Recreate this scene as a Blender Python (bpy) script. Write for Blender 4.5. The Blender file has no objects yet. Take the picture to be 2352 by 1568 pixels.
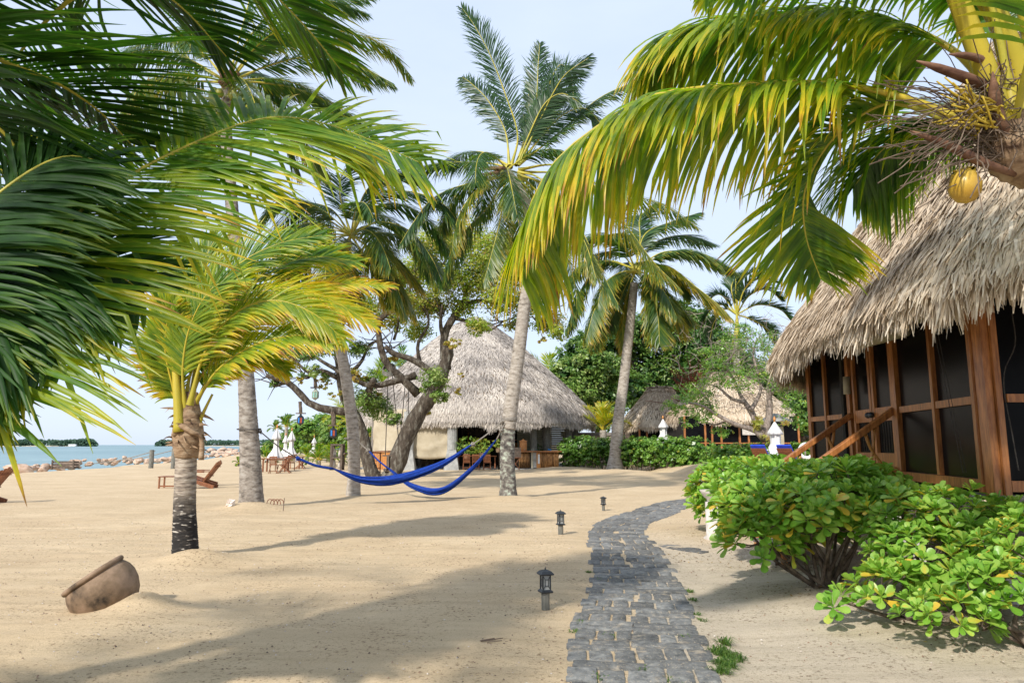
import bpy, bmesh, math, random
import numpy as np
from mathutils import Vector, Matrix

random.seed(7)
rng = np.random.default_rng(7)
SC = bpy.context.scene
COL = SC.collection
PI = math.pi

# ------------------------------------------------------------------ camera
FOC = 1633.3
PITCH = math.atan(237.0 / FOC)
CP, SP = math.cos(PITCH), math.sin(PITCH)
EYE = 1.6
cam_data = bpy.data.cameras.new("camera")
cam_data.lens = 25.0
cam_data.sensor_width = 36.0
cam_data.clip_start = 0.05
cam_data.clip_end = 9000.0
cam = bpy.data.objects.new("camera", cam_data)
cam.location = (0, 0, EYE)
cam.rotation_euler = (PI / 2 + PITCH, 0, 0)
COL.objects.link(cam)
SC.camera = cam

# ------------------------------------------------------------------ world and sun
SUN_EL = math.radians(38)
SUN_ROT = math.radians(212)
world = bpy.data.worlds.new("World")
SC.world = world
world.use_nodes = True
wt = world.node_tree
wt.nodes.clear()
w_out = wt.nodes.new("ShaderNodeOutputWorld")
w_bg = wt.nodes.new("ShaderNodeBackground")
w_sky = wt.nodes.new("ShaderNodeTexSky")
w_sky.sky_type = 'NISHITA'
w_sky.sun_disc = False
w_sky.sun_elevation = SUN_EL
w_sky.sun_rotation = SUN_ROT
w_sky.air_density = 1.0
w_sky.dust_density = 1.2
w_sky.ozone_density = 1.4
w_bg.inputs['Strength'].default_value = 0.15
w_tc = wt.nodes.new("ShaderNodeTexCoord")
w_map = wt.nodes.new("ShaderNodeMapping")
w_map.inputs['Scale'].default_value = (1.0, 1.0, 3.2)
w_noise = wt.nodes.new("ShaderNodeTexNoise")
w_noise.inputs['Scale'].default_value = 2.1
w_noise.inputs['Detail'].default_value = 6
w_noise.inputs['Roughness'].default_value = 0.55
w_ramp = wt.nodes.new("ShaderNodeValToRGB")
w_ramp.color_ramp.elements[0].position = 0.36
w_ramp.color_ramp.elements[0].color = (0.80, 0.80, 0.80, 1)
w_ramp.color_ramp.elements[1].position = 0.68
w_ramp.color_ramp.elements[1].color = (0.97, 0.97, 0.97, 1)
w_mix = wt.nodes.new("ShaderNodeMixRGB")
w_mix.inputs['Color2'].default_value = (3.0, 3.46, 4.30, 1)
L = wt.links.new
L(w_tc.outputs['Generated'], w_map.inputs['Vector'])
L(w_map.outputs['Vector'], w_noise.inputs['Vector'])
L(w_noise.outputs['Fac'], w_ramp.inputs['Fac'])
L(w_ramp.outputs['Color'], w_mix.inputs['Fac'])
L(w_sky.outputs['Color'], w_mix.inputs['Color1'])
L(w_mix.outputs['Color'], w_bg.inputs['Color'])
L(w_bg.outputs['Background'], w_out.inputs['Surface'])

sun_data = bpy.data.lights.new("sun", 'SUN')
sun_data.energy = 2.9
sun_data.angle = math.radians(2.0)
sun_data.color = (1.0, 0.95, 0.87)
sun = bpy.data.objects.new("sun", sun_data)
sd = Vector((math.sin(SUN_ROT) * math.cos(SUN_EL), math.cos(SUN_ROT) * math.cos(SUN_EL), math.sin(SUN_EL)))
sun.rotation_euler = sd.to_track_quat('Z', 'Y').to_euler()
sun.location = (-20, -30, 40)
COL.objects.link(sun)

SC.view_settings.view_transform = 'Standard'
SC.view_settings.look = 'None'
SC.view_settings.gamma = 1
SC.view_settings.use_curve_mapping = False
SC.view_settings.exposure = 0.82
SC.cycles.max_bounces = 6
SC.cycles.transparent_max_bounces = 8

# ------------------------------------------------------------------ helpers
def P(x, y, Y):
    """world point seen at (x, y) of the 2352 x 1568 picture, at forward distance Y"""
    a, b = (x - 1176) / FOC, (784 - y) / FOC
    dy, dz = CP - b * SP, SP + b * CP
    s = Y / dy
    return Vector((a * s, Y, EYE + dz * s))

def G(x, y, z=0.0):
    a, b = (x - 1176) / FOC, (784 - y) / FOC
    dy, dz = CP - b * SP, SP + b * CP
    s = (z - EYE) / dz
    return Vector((a * s, dy * s, z))

def setp(o, label=None, cat=None, group=None, kind=None):
    if label: o['label'] = label
    if cat: o['category'] = cat
    if group: o['group'] = group
    if kind: o['kind'] = kind
    return o

def thing(name, label, cat, loc=(0, 0, 0), rz=0.0, group=None):
    o = bpy.data.objects.new(name, None)
    o.empty_display_size = 0.1
    o.location = loc
    o.rotation_euler = (0, 0, rz)
    COL.objects.link(o)
    return setp(o, label, cat, group)

def woff(p):
    v = Vector((0, 0, 0))
    while p is not None:
        v += p.location
        p = p.parent
    return v

class MB:
    """collects geometry of one mesh; tone is a per-vertex 0..1 value for the material"""
    def __init__(s):
        s.V, s.F, s.M, s.T = [], [], [], []
    def add(s, vs, fs, m=0, tone=0.0):
        b = len(s.V)
        s.V.extend([tuple(v) for v in vs])
        if isinstance(tone, (int, float)): s.T.extend([tone] * len(vs))
        else: s.T.extend(tone)
        for f in fs:
            s.F.append(tuple(b + i for i in f)); s.M.append(m)
    def box(s, c, size, rot=None, m=0, tone=0.0):
        hx, hy, hz = size[0] / 2, size[1] / 2, size[2] / 2
        vs = [Vector((sx * hx, sy * hy, sz * hz)) for sz in (-1, 1) for sy in (-1, 1) for sx in (-1, 1)]
        if rot is not None: vs = [rot @ v for v in vs]
        c = Vector(c)
        s.add([v + c for v in vs], [(0, 2, 3, 1), (4, 5, 7, 6), (0, 1, 5, 4), (2, 6, 7, 3), (0, 4, 6, 2), (1, 3, 7, 5)], m, tone)
        return s
    def beam(s, p, q, w, h, m=0, up=(0, 0, 1), tone=0.0):
        p, q = Vector(p), Vector(q)
        d = (q - p); ln = d.length; d.normalize()
        u = Vector(up)
        sd_ = d.cross(u)
        if sd_.length < 1e-4: sd_ = Vector((1, 0, 0))
        sd_.normalize(); n = sd_.cross(d)
        R = Matrix((sd_, d, n)).transposed()
        return s.box((p + q) / 2, (w, ln, h), R, m, tone)
    def tube(s, pts, rad, n=8, m=0, cap=True, tone=0.0, jit=0.0):
        pts = [Vector(p) for p in pts]
        k = len(pts)
        if isinstance(rad, (int, float)): rad = [rad] * k
        b = len(s.V); ref = None
        for i, p in enumerate(pts):
            t = (pts[min(i + 1, k - 1)] - pts[max(i - 1, 0)])
            if t.length < 1e-7: t = Vector((0, 0, 1))
            t.normalize()
            if ref is None:
                ref = Vector((1, 0, 0)) if abs(t.x) < 0.8 else Vector((0, 1, 0))
            a = (ref - t * ref.dot(t)).normalized(); c = t.cross(a); ref = a
            for j in range(n):
                an = 2 * PI * j / n
                r = rad[i] * (1 + (random.uniform(-jit, jit) if jit else 0))
                s.V.append(tuple(p + (a * math.cos(an) + c * math.sin(an)) * r))
                s.T.append(tone)
        for i in range(k - 1):
            for j in range(n):
                j2 = (j + 1) % n
                s.F.append((b + i * n + j, b + i * n + j2, b + (i + 1) * n + j2, b + (i + 1) * n + j)); s.M.append(m)
        if cap:
            s.F.append(tuple(b + j for j in reversed(range(n)))); s.M.append(m)
            s.F.append(tuple(b + (k - 1) * n + j for j in range(n))); s.M.append(m)
        return s
    def lathe(s, prof, c=(0, 0, 0), n=20, m=0, rot=None, tone=0.0, wob=None):
        b = len(s.V); c = Vector(c)
        for r, z in prof:
            for j in range(n):
                an = 2 * PI * j / n
                rr = r * (wob(an, z) if wob else 1)
                v = Vector((rr * math.cos(an), rr * math.sin(an), z))
                if rot is not None: v = rot @ v
                s.V.append(tuple(v + c)); s.T.append(tone)
        for i in range(len(prof) - 1):
            for j in range(n):
                j2 = (j + 1) % n
                s.F.append((b + i * n + j, b + i * n + j2, b + (i + 1) * n + j2, b + (i + 1) * n + j)); s.M.append(m)
        for i in (0, len(prof) - 1):
            if prof[i][0] > 1e-4:
                f = [b + i * n + j for j in range(n)]
                s.F.append(tuple(reversed(f)) if i == 0 else tuple(f)); s.M.append(m)
        return s

def link(name, me, mats, parent=None, smooth=False, kind=None):
    for m in (mats if isinstance(mats, (list, tuple)) else [mats]):
        me.materials.append(m)
    if smooth:
        me.polygons.foreach_set('use_smooth', np.ones(len(me.polygons), dtype=bool))
    o = bpy.data.objects.new(name, me)
    COL.objects.link(o)
    if parent is not None: o.parent = parent
    if kind: o['kind'] = kind
    return o

def mk(name, mb, mats, parent=None, smooth=False, local=False, kind=None, bevel=0, loc=None):
    """link the collected geometry as one object; world coordinates unless local"""
    V = np.array(mb.V, dtype=float)
    if loc is not None: V = V - np.array(loc)
    elif parent is not None and not local: V = V - np.array(woff(parent))
    me = bpy.data.meshes.new(name)
    me.from_pydata(V.tolist(), [], mb.F)
    me.polygons.foreach_set('material_index', mb.M)
    at = me.attributes.new('tone', 'FLOAT', 'POINT')
    at.data.foreach_set('value', np.array(mb.T, dtype=np.float32))
    me.update()
    o = link(name, me, mats, parent, smooth, kind)
    if loc is not None: o.location = loc
    if bevel:
        md = o.modifiers.new('bevel', 'BEVEL'); md.width = bevel; md.segments = 2; md.limit_method = 'ANGLE'
    return o

def np_mesh(name, V, Q, tone=None, mi=None, smooth=False):
    me = bpy.data.meshes.new(name)
    V = np.asarray(V, dtype=np.float32).reshape(-1, 3); Q = np.asarray(Q, dtype=np.int32)
    m, k = Q.shape
    me.vertices.add(len(V)); me.vertices.foreach_set('co', V.ravel())
    me.loops.add(m * k); me.loops.foreach_set('vertex_index', Q.ravel())
    me.polygons.add(m); me.polygons.foreach_set('loop_start', np.arange(m, dtype=np.int32) * k)
    if mi is not None: me.polygons.foreach_set('material_index', np.asarray(mi, dtype=np.int32))
    if smooth: me.polygons.foreach_set('use_smooth', np.ones(m, dtype=bool))
    me.update(calc_edges=True)
    if tone is not None:
        at = me.attributes.new('tone', 'FLOAT', 'POINT')
        at.data.foreach_set('value', np.asarray(tone, dtype=np.float32))
    return me

def cat(pts, n=24):
    """smooth curve through points"""
    p = [np.array(q, dtype=float) for q in pts]
    if len(p) < 3:
        return [Vector(p[0] + (p[-1] - p[0]) * t) for t in np.linspace(0, 1, n)]
    p = [2 * p[0] - p[1]] + p + [2 * p[-1] - p[-2]]
    out = []
    segs = len(p) - 3
    for i in range(n):
        u = i / (n - 1) * segs
        k = min(int(u), segs - 1); t = u - k
        a, b, c, d = p[k], p[k + 1], p[k + 2], p[k + 3]
        out.append(Vector(0.5 * ((2 * b) + (-a + c) * t + (2 * a - 5 * b + 4 * c - d) * t * t + (-a + 3 * b - 3 * c + d) * t ** 3)))
    return out

def hsh(i, j):
    n = np.sin(i * 127.1 + j * 311.7) * 43758.5453
    return n - np.floor(n)

def vn(x, y):
    x = np.asarray(x, dtype=float); y = np.asarray(y, dtype=float)
    i, j = np.floor(x), np.floor(y); u, v = x - i, y - j
    u = u * u * (3 - 2 * u); v = v * v * (3 - 2 * v)
    return (hsh(i, j) * (1 - u) + hsh(i + 1, j) * u) * (1 - v) + (hsh(i, j + 1) * (1 - u) + hsh(i + 1, j + 1) * u) * v

# ------------------------------------------------------------------ materials
def newmat(name):
    m = bpy.data.materials.new(name); m.use_nodes = True
    nt = m.node_tree
    return m, nt, nt.nodes['Principled BSDF'], nt.links.new

def ramp_node(nt, stops):
    r = nt.nodes.new('ShaderNodeValToRGB'); e = r.color_ramp.elements
    while len(e) < len(stops): e.new(0.5)
    for i, (p, c) in enumerate(stops):
        e[i].position = p; e[i].color = (c[0], c[1], c[2], 1)
    return r

def noisy(name, c1, c2, scale=8, stretch=(1, 1, 1), rough=0.8, bump=0.3, bscale=None, lo=0.35, hi=0.65, detail=6, spec=0.3, rnd=0.0, c3=None, dist=0.02):
    m, nt, b, l = newmat(name)
    tc = nt.nodes.new('ShaderNodeTexCoord'); mp = nt.nodes.new('ShaderNodeMapping')
    mp.inputs['Scale'].default_value = stretch
    l(tc.outputs['Object'], mp.inputs['Vector'])
    n = nt.nodes.new('ShaderNodeTexNoise'); n.inputs['Scale'].default_value = scale; n.inputs['Detail'].default_value = detail
    n.inputs['Roughness'].default_value = 0.62
    l(mp.outputs['Vector'], n.inputs['Vector'])
    r = ramp_node(nt, [(lo, c1), (hi, c2)] if c3 is None else [(lo, c1), ((lo + hi) / 2, c2), (hi, c3)])
    l(n.outputs['Fac'], r.inputs['Fac'])
    src = r.outputs['Color']
    if rnd:
        oi = nt.nodes.new('ShaderNodeObjectInfo'); mr = nt.nodes.new('ShaderNodeMapRange')
        mr.inputs['To Min'].default_value = 1 - rnd; mr.inputs['To Max'].default_value = 1 + rnd
        l(oi.outputs['Random'], mr.inputs['Value'])
        hv = nt.nodes.new('ShaderNodeHueSaturation'); l(mr.outputs['Result'], hv.inputs['Value']); l(src, hv.inputs['Color'])
        src = hv.outputs['Color']
    l(src, b.inputs['Base Color'])
    b.inputs['Roughness'].default_value = rough
    b.inputs['Specular IOR Level'].default_value = spec
    if bump:
        n2 = nt.nodes.new('ShaderNodeTexNoise'); n2.inputs['Scale'].default_value = bscale or scale * 2.5; n2.inputs['Detail'].default_value = 5
        l(mp.outputs['Vector'], n2.inputs['Vector'])
        bp = nt.nodes.new('ShaderNodeBump'); bp.inputs['Strength'].default_value = bump; bp.inputs['Distance'].default_value = dist
        l(n2.outputs['Fac'], bp.inputs['Height']); l(bp.outputs['Normal'], b.inputs['Normal'])
    return m

def leafmat(name, stops, trans=0.35, rough=0.4, spec=0.5, tcol=None, nscale=0, rnd=0.0, tgain=1.6):
    """leaf: colour from the tone attribute, some light passing through"""
    m, nt, b, l = newmat(name)
    at = nt.nodes.new('ShaderNodeAttribute'); at.attribute_name = 'tone'
    fac = at.outputs['Fac']
    if nscale:
        tc = nt.nodes.new('ShaderNodeTexCoord')
        n = nt.nodes.new('ShaderNodeTexNoise'); n.inputs['Scale'].default_value = nscale; n.inputs['Detail'].default_value = 3
        l(tc.outputs['Object'], n.inputs['Vector'])
        ma = nt.nodes.new('ShaderNodeMath'); ma.operation = 'MULTIPLY_ADD'; ma.inputs[1].default_value = 0.5; ma.inputs[2].default_value = -0.25
        l(n.outputs['Fac'], ma.inputs[0])
        ad = nt.nodes.new('ShaderNodeMath'); ad.operation = 'ADD'; ad.use_clamp = True
        l(fac, ad.inputs[0]); l(ma.outputs[0], ad.inputs[1]); fac = ad.outputs[0]
    if rnd:
        oi = nt.nodes.new('ShaderNodeObjectInfo')
        ma = nt.nodes.new('ShaderNodeMath'); ma.operation = 'MULTIPLY_ADD'; ma.inputs[1].default_value = rnd; ma.inputs[2].default_value = -rnd / 2
        l(oi.outputs['Random'], ma.inputs[0])
        ad = nt.nodes.new('ShaderNodeMath'); ad.operation = 'ADD'; ad.use_clamp = True
        l(fac, ad.inputs[0]); l(ma.outputs[0], ad.inputs[1]); fac = ad.outputs[0]
    r = ramp_node(nt, stops); l(fac, r.inputs['Fac'])
    l(r.outputs['Color'], b.inputs['Base Color'])
    b.inputs['Roughness'].default_value = rough; b.inputs['Specular IOR Level'].default_value = spec
    tr = nt.nodes.new('ShaderNodeBsdfTranslucent')
    g = nt.nodes.new('ShaderNodeMixRGB'); g.blend_type = 'MULTIPLY'; g.inputs['Fac'].default_value = 1
    tt = tcol or (1.25 * tgain / 1.6, 1.35 * tgain / 1.6, 0.5 * tgain / 1.6)
    g.inputs['Color2'].default_value = (tt[0], tt[1], tt[2], 1)
    l(r.outputs['Color'], g.inputs['Color1']); l(g.outputs['Color'], tr.inputs['Color'])
    mx = nt.nodes.new('ShaderNodeMixShader'); mx.inputs['Fac'].default_value = trans
    out = nt.nodes['Material Output']
    l(b.outputs['BSDF'], mx.inputs[1]); l(tr.outputs['BSDF'], mx.inputs[2]); l(mx.outputs['Shader'], out.inputs['Surface'])
    return m

M = {}
FR = [(0.0, (0.03, 0.09, 0.012)), (0.25, (0.09, 0.20, 0.018)), (0.5, (0.30, 0.36, 0.02)), (0.72, (0.62, 0.46, 0.03)), (0.88, (0.36, 0.17, 0.03)), (1.0, (0.16, 0.08, 0.045))]
M['frond'] = leafmat('palm_leaf', FR, 0.50, 0.38, 0.5, nscale=7, tgain=2.1)
M['frond_shaded'] = leafmat('shaded_palm_leaf', [(0.0, (0.014, 0.050, 0.008)), (0.25, (0.035, 0.105, 0.012)), (0.5, (0.12, 0.20, 0.015)), (0.75, (0.46, 0.36, 0.03)), (1.0, (0.16, 0.08, 0.045))], 0.42, 0.45, 0.35, nscale=5, tgain=1.9)  # copy of the palm leaf with its shade painted in as darker greens
M['frond_far'] = leafmat('palm_leaf_far', [(0.0, (0.022, 0.06, 0.022)), (0.3, (0.055, 0.13, 0.03)), (0.55, (0.19, 0.22, 0.025)), (0.75, (0.48, 0.34, 0.04)), (1.0, (0.15, 0.085, 0.05))], 0.42, 0.4, 0.5, tgain=2.0)
M['rachis'] = noisy('palm_rachis', (0.30, 0.30, 0.04), (0.50, 0.40, 0.05), 3, rough=0.4, bump=0.1)
M['petiole'] = noisy('palm_petiole', (0.34, 0.29, 0.03), (0.50, 0.38, 0.04), 2, (1, 1, 0.3), rough=0.38, bump=0.12)
M['bark'] = noisy('palm_bark', (0.07, 0.06, 0.05), (0.25, 0.215, 0.18), 3.5, (1.6, 1.6, 3.2), 0.9, 0.9, 9, 0.3, 0.68, c3=(0.38, 0.35, 0.31))
M['bark_lichen'] = noisy('palm_bark_lichen', (0.045, 0.042, 0.038), (0.17, 0.15, 0.13), 6, (1, 1, 1.3), 0.9, 0.9, 14, 0.36, 0.66, c3=(0.42, 0.47, 0.38))
M['bark_pale'] = noisy('palm_bark_pale', (0.10, 0.085, 0.07), (0.31, 0.27, 0.225), 3.5, (1.5, 1.5, 3.6), 0.9, 0.9, 9, 0.28, 0.64, c3=(0.43, 0.39, 0.34))
M['bark_black'] = noisy('palm_bark_black', (0.012, 0.010, 0.009), (0.03, 0.025, 0.02), 6, (1.6, 1.6, 7), 0.9, 1.0, 12, 0.40, 0.66, c3=(0.50, 0.46, 0.40))
M['fibre'] = noisy('palm_fibre', (0.09, 0.05, 0.03), (0.30, 0.20, 0.12), 5, (1, 1, 3), 0.85, 0.7, c3=(0.42, 0.32, 0.22), lo=0.3, hi=0.7)
M['spathe'] = noisy('palm_spathe', (0.10, 0.045, 0.028), (0.24, 0.13, 0.08), 6, (1, 1, 3), 0.6, 0.3)
M['twig'] = noisy('twig', (0.09, 0.06, 0.045), (0.20, 0.15, 0.11), 8, rough=0.85, bump=0.3)
M['yellow_stalk'] = noisy('yellow_stalk', (0.36, 0.25, 0.02), (0.52, 0.38, 0.05), 9, rough=0.5, bump=0.1)
M['coconut_green'] = noisy('green_coconut_skin', (0.10, 0.13, 0.02), (0.28, 0.26, 0.05), 4, rough=0.4, bump=0.05)
M['coconut'] = noisy('coconut_skin', (0.40, 0.22, 0.02), (0.55, 0.37, 0.06), 4, rough=0.32, bump=0.05, spec=0.5)
M['wood_dark'] = noisy('weathered_wood', (0.06, 0.045, 0.035), (0.17, 0.13, 0.10), 6, (4, 4, 0.8), 0.85, 0.5)
M['teak'] = noisy('teak', (0.13, 0.045, 0.02), (0.30, 0.12, 0.055), 9, (3, 3, 3), 0.6, 0.2, rnd=0.15)
M['varnish'] = noisy('varnished_wood', (0.22, 0.075, 0.02), (0.50, 0.20, 0.06), 5, (5, 5, 0.7), 0.38, 0.15, spec=0.5, rnd=0.12)
M['varnish_pale'] = noisy('varnished_branch', (0.34, 0.13, 0.025), (0.52, 0.24, 0.06), 8, rough=0.4, bump=0.2, spec=0.5)
M['grey_wood'] = noisy('grey_wood', (0.12, 0.105, 0.09), (0.30, 0.27, 0.24), 6, (5, 1, 5), 0.9, 0.4, rnd=0.1)
M['grey_post'] = noisy('grey_post', (0.10, 0.10, 0.085), (0.24, 0.23, 0.20), 8, (4, 4, 0.6), 0.9, 0.5)
M['concrete'] = noisy('concrete', (0.26, 0.26, 0.25), (0.42, 0.42, 0.40), 4, rough=0.9, bump=0.2)
M['white_stone'] = noisy('white_stone', (0.42, 0.37, 0.32), (0.62, 0.58, 0.53), 9, rough=0.85, bump=0.5)
M['canvas'] = noisy('canvas', (0.40, 0.34, 0.24), (0.46, 0.40, 0.29), 3, rough=0.85, bump=0.1)
M['white_cloth'] = noisy('white_cloth', (0.56, 0.55, 0.53), (0.66, 0.655, 0.65), 4, rough=0.85, bump=0.1)
M['blue_cloth'] = noisy('blue_cloth', (0.008, 0.03, 0.30), (0.015, 0.06, 0.42), 20, rough=0.75, bump=0.2)
M['blue_pad'] = noisy('blue_pad', (0.015, 0.04, 0.40), (0.02, 0.06, 0.50), 5, rough=0.8, bump=0.1)
M['hammock'] = noisy('hammock_cloth', (0.002, 0.018, 0.16), (0.006, 0.055, 0.36), 9, (1, 6, 6), 0.75, 0.6, 30, dist=0.01)
M['rope'] = noisy('rope', (0.16, 0.14, 0.12), (0.34, 0.31, 0.27), 40, rough=0.9, bump=0.5)
M['rope_dark'] = noisy('rope_dark', (0.03, 0.025, 0.025), (0.08, 0.07, 0.06), 40, rough=0.9, bump=0.5)
M['black_metal'] = noisy('black_metal', (0.012, 0.014, 0.018), (0.03, 0.035, 0.04), 9, rough=0.45, bump=0.05, spec=0.5)
M['lamp_glass'] = noisy('frosted_glass', (0.34, 0.35, 0.34), (0.42, 0.43, 0.42), 5, rough=0.15, bump=0, spec=0.6)
M['clay'] = noisy('old_clay', (0.035, 0.026, 0.018), (0.20, 0.135, 0.085), 4, rough=0.75, bump=0.4, c3=(0.32, 0.22, 0.15), lo=0.32, hi=0.66)
M['stone_plain'] = noisy('basalt_paver', (0.07, 0.075, 0.08), (0.20, 0.20, 0.195), 7, rough=0.85, bump=0.9, bscale=26, rnd=0.3, c3=(0.46, 0.38, 0.28), lo=0.30, hi=0.70)
M['rock'] = noisy('coral_rock', (0.26, 0.18, 0.12), (0.52, 0.36, 0.26), 2, rough=0.9, bump=0.7, rnd=0.2, c3=(0.60, 0.48, 0.38), lo=0.3, hi=0.7)
M['thatch_base'] = noisy('thatch_base', (0.16, 0.12, 0.085), (0.30, 0.24, 0.18), 8, rough=0.95, bump=0.4)
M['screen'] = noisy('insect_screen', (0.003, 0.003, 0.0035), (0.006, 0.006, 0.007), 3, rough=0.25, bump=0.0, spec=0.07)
M['plaster'] = noisy('plaster', (0.42, 0.35, 0.24), (0.58, 0.50, 0.38), 1.2, rough=0.9, bump=0.2)
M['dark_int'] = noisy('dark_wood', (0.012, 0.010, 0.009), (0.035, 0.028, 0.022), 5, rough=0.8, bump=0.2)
M['board_pale'] = noisy('pale_boards', (0.26, 0.29, 0.23), (0.46, 0.47, 0.40), 4, (0.5, 1, 6), 0.85, 0.2, rnd=0.12)
M['bamboo'] = noisy('bamboo', (0.16, 0.065, 0.02), (0.42, 0.23, 0.09), 6, (3, 3, 0.8), 0.5, 0.15, rnd=0.3)
M['orange_board'] = noisy('orange_board', (0.42, 0.17, 0.045), (0.60, 0.28, 0.09), 6, (4, 4, 0.7), 0.5, 0.1, rnd=0.1)
M['terracotta'] = noisy('terracotta', (0.42, 0.17, 0.06), (0.52, 0.24, 0.09), 5, rough=0.6, bump=0.1)
M['rust'] = noisy('rusty_metal', (0.10, 0.03, 0.015), (0.22, 0.07, 0.035), 8, rough=0.8, bump=0.2)
M['glass_blue'] = noisy('blue_glass', (0.01, 0.13, 0.42), (0.02, 0.20, 0.55), 5, rough=0.15, bump=0, spec=0.7)
M['glass_green'] = noisy('green_glass', (0.12, 0.34, 0.28), (0.30, 0.50, 0.42), 5, rough=0.15, bump=0, spec=0.7)
M['glass_red'] = noisy('red_glass', (0.40, 0.06, 0.03), (0.50, 0.10, 0.05), 5, rough=0.15, bump=0, spec=0.7)
M['tree_bark'] = noisy('tree_bark', (0.028, 0.022, 0.017), (0.085, 0.068, 0.052), 4, (1.5, 1.5, 0.6), 0.95, 1.0, 9, 0.3, 0.72, c3=(0.26, 0.25, 0.21), dist=0.06)
M['grey_bark'] = noisy('grey_bark', (0.14, 0.11, 0.09), (0.36, 0.30, 0.26), 4, (2, 2, 1), 0.9, 0.5)
M['shrub_stem'] = noisy('shrub_stem', (0.06, 0.042, 0.03), (0.19, 0.15, 0.115), 14, rough=0.9, bump=0.5)
M['shell'] = noisy('shell', (0.55, 0.45, 0.38), (0.78, 0.72, 0.66), 9, rough=0.6, bump=0.4)
M['white_paint'] = noisy('white_paint', (0.72, 0.72, 0.70), (0.80, 0.80, 0.78), 5, rough=0.5, bump=0)
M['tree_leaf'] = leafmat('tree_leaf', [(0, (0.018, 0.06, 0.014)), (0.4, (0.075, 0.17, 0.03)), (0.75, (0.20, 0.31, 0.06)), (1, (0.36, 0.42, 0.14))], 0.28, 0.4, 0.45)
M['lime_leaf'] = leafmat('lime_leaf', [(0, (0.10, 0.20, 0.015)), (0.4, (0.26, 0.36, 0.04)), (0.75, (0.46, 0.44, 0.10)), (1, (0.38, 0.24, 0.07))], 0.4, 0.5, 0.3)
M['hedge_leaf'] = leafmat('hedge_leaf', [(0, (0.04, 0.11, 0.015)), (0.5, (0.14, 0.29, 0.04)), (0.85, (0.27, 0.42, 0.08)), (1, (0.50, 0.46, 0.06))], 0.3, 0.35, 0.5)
M['naupaka'] = leafmat('fleshy_leaf', [(0, (0.07, 0.19, 0.02)), (0.45, (0.18, 0.37, 0.04)), (0.8, (0.34, 0.50, 0.09)), (0.93, (0.55, 0.45, 0.06)), (1, (0.62, 0.42, 0.05))], 0.32, 0.36, 0.45, rnd=0.3, nscale=9)
M['grass'] = leafmat('grass_blade', [(0, (0.04, 0.11, 0.015)), (1, (0.14, 0.22, 0.04))], 0.3, 0.5, 0.3)
M['far_leaf'] = leafmat('far_leaf', [(0, (0.03, 0.075, 0.05)), (1, (0.09, 0.15, 0.10))], 0.2, 0.7, 0.2)
TH = [(0.0, (0.15, 0.12, 0.095)), (0.35, (0.40, 0.31, 0.22)), (0.7, (0.62, 0.51, 0.38)), (1.0, (0.78, 0.69, 0.57))]
M['thatch'] = leafmat('thatch_leaf', TH, 0.15, 0.85, 0.15, tcol=(1, 0.9, 0.7))
M['thatch_grey'] = leafmat('thatch_grey', [(0.0, (0.12, 0.11, 0.105)), (0.35, (0.34, 0.305, 0.275)), (0.7, (0.54, 0.485, 0.43)), (1.0, (0.68, 0.62, 0.54))], 0.1, 0.9, 0.1, tcol=(1, 0.9, 0.7))

def young_bark():
    """pale ringed bark that turns black with pale flecks over its lower half"""
    m, nt, b, l = newmat('young_bark')
    tc = nt.nodes.new('ShaderNodeTexCoord'); sp = nt.nodes.new('ShaderNodeSeparateXYZ'); l(tc.outputs['Object'], sp.inputs[0])
    def nz(scale, st, det=5):
        mp = nt.nodes.new('ShaderNodeMapping'); mp.inputs['Scale'].default_value = st; l(tc.outputs['Object'], mp.inputs['Vector'])
        n = nt.nodes.new('ShaderNodeTexNoise'); n.inputs['Scale'].default_value = scale; n.inputs['Detail'].default_value = det; l(mp.outputs['Vector'], n.inputs['Vector']); return n
    a = nz(5, (1.2, 1.2, 6)); ra = ramp_node(nt, [(.3, (.13, .10, .08)), (.5, (.34, .28, .22)), (.65, (.46, .40, .33))]); l(a.outputs['Fac'], ra.inputs['Fac'])
    c = nz(7, (1.3, 1.3, 5), 7); rc = ramp_node(nt, [(.50, (.014, .012, .011)), (.60, (.05, .042, .036)), (.66, (.50, .46, .40))]); l(c.outputs['Fac'], rc.inputs['Fac'])
    d = nz(3, (1, 1, 1.4), 8)
    m1 = nt.nodes.new('ShaderNodeMath'); m1.operation = 'MULTIPLY_ADD'; m1.inputs[1].default_value = 1.1; m1.inputs[2].default_value = -.55; l(d.outputs['Fac'], m1.inputs[0])
    m2 = nt.nodes.new('ShaderNodeMath'); m2.operation = 'ADD'; l(sp.outputs['Z'], m2.inputs[0]); l(m1.outputs[0], m2.inputs[1])
    mr = nt.nodes.new('ShaderNodeMapRange'); mr.inputs['From Min'].default_value = .50; mr.inputs['From Max'].default_value = 1.0; l(m2.outputs[0], mr.inputs['Value'])
    x = nt.nodes.new('ShaderNodeMixRGB'); l(mr.outputs['Result'], x.inputs['Fac']); l(rc.outputs['Color'], x.inputs['Color1']); l(ra.outputs['Color'], x.inputs['Color2']); l(x.outputs['Color'], b.inputs['Base Color'])
    b.inputs['Roughness'].default_value = .9
    bp = nt.nodes.new('ShaderNodeBump'); bp.inputs['Strength'].default_value = .9; bp.inputs['Distance'].default_value = .02; l(c.outputs['Fac'], bp.inputs['Height']); l(bp.outputs['Normal'], b.inputs['Normal'])
    return m
M['bark_young'] = young_bark()

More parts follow.
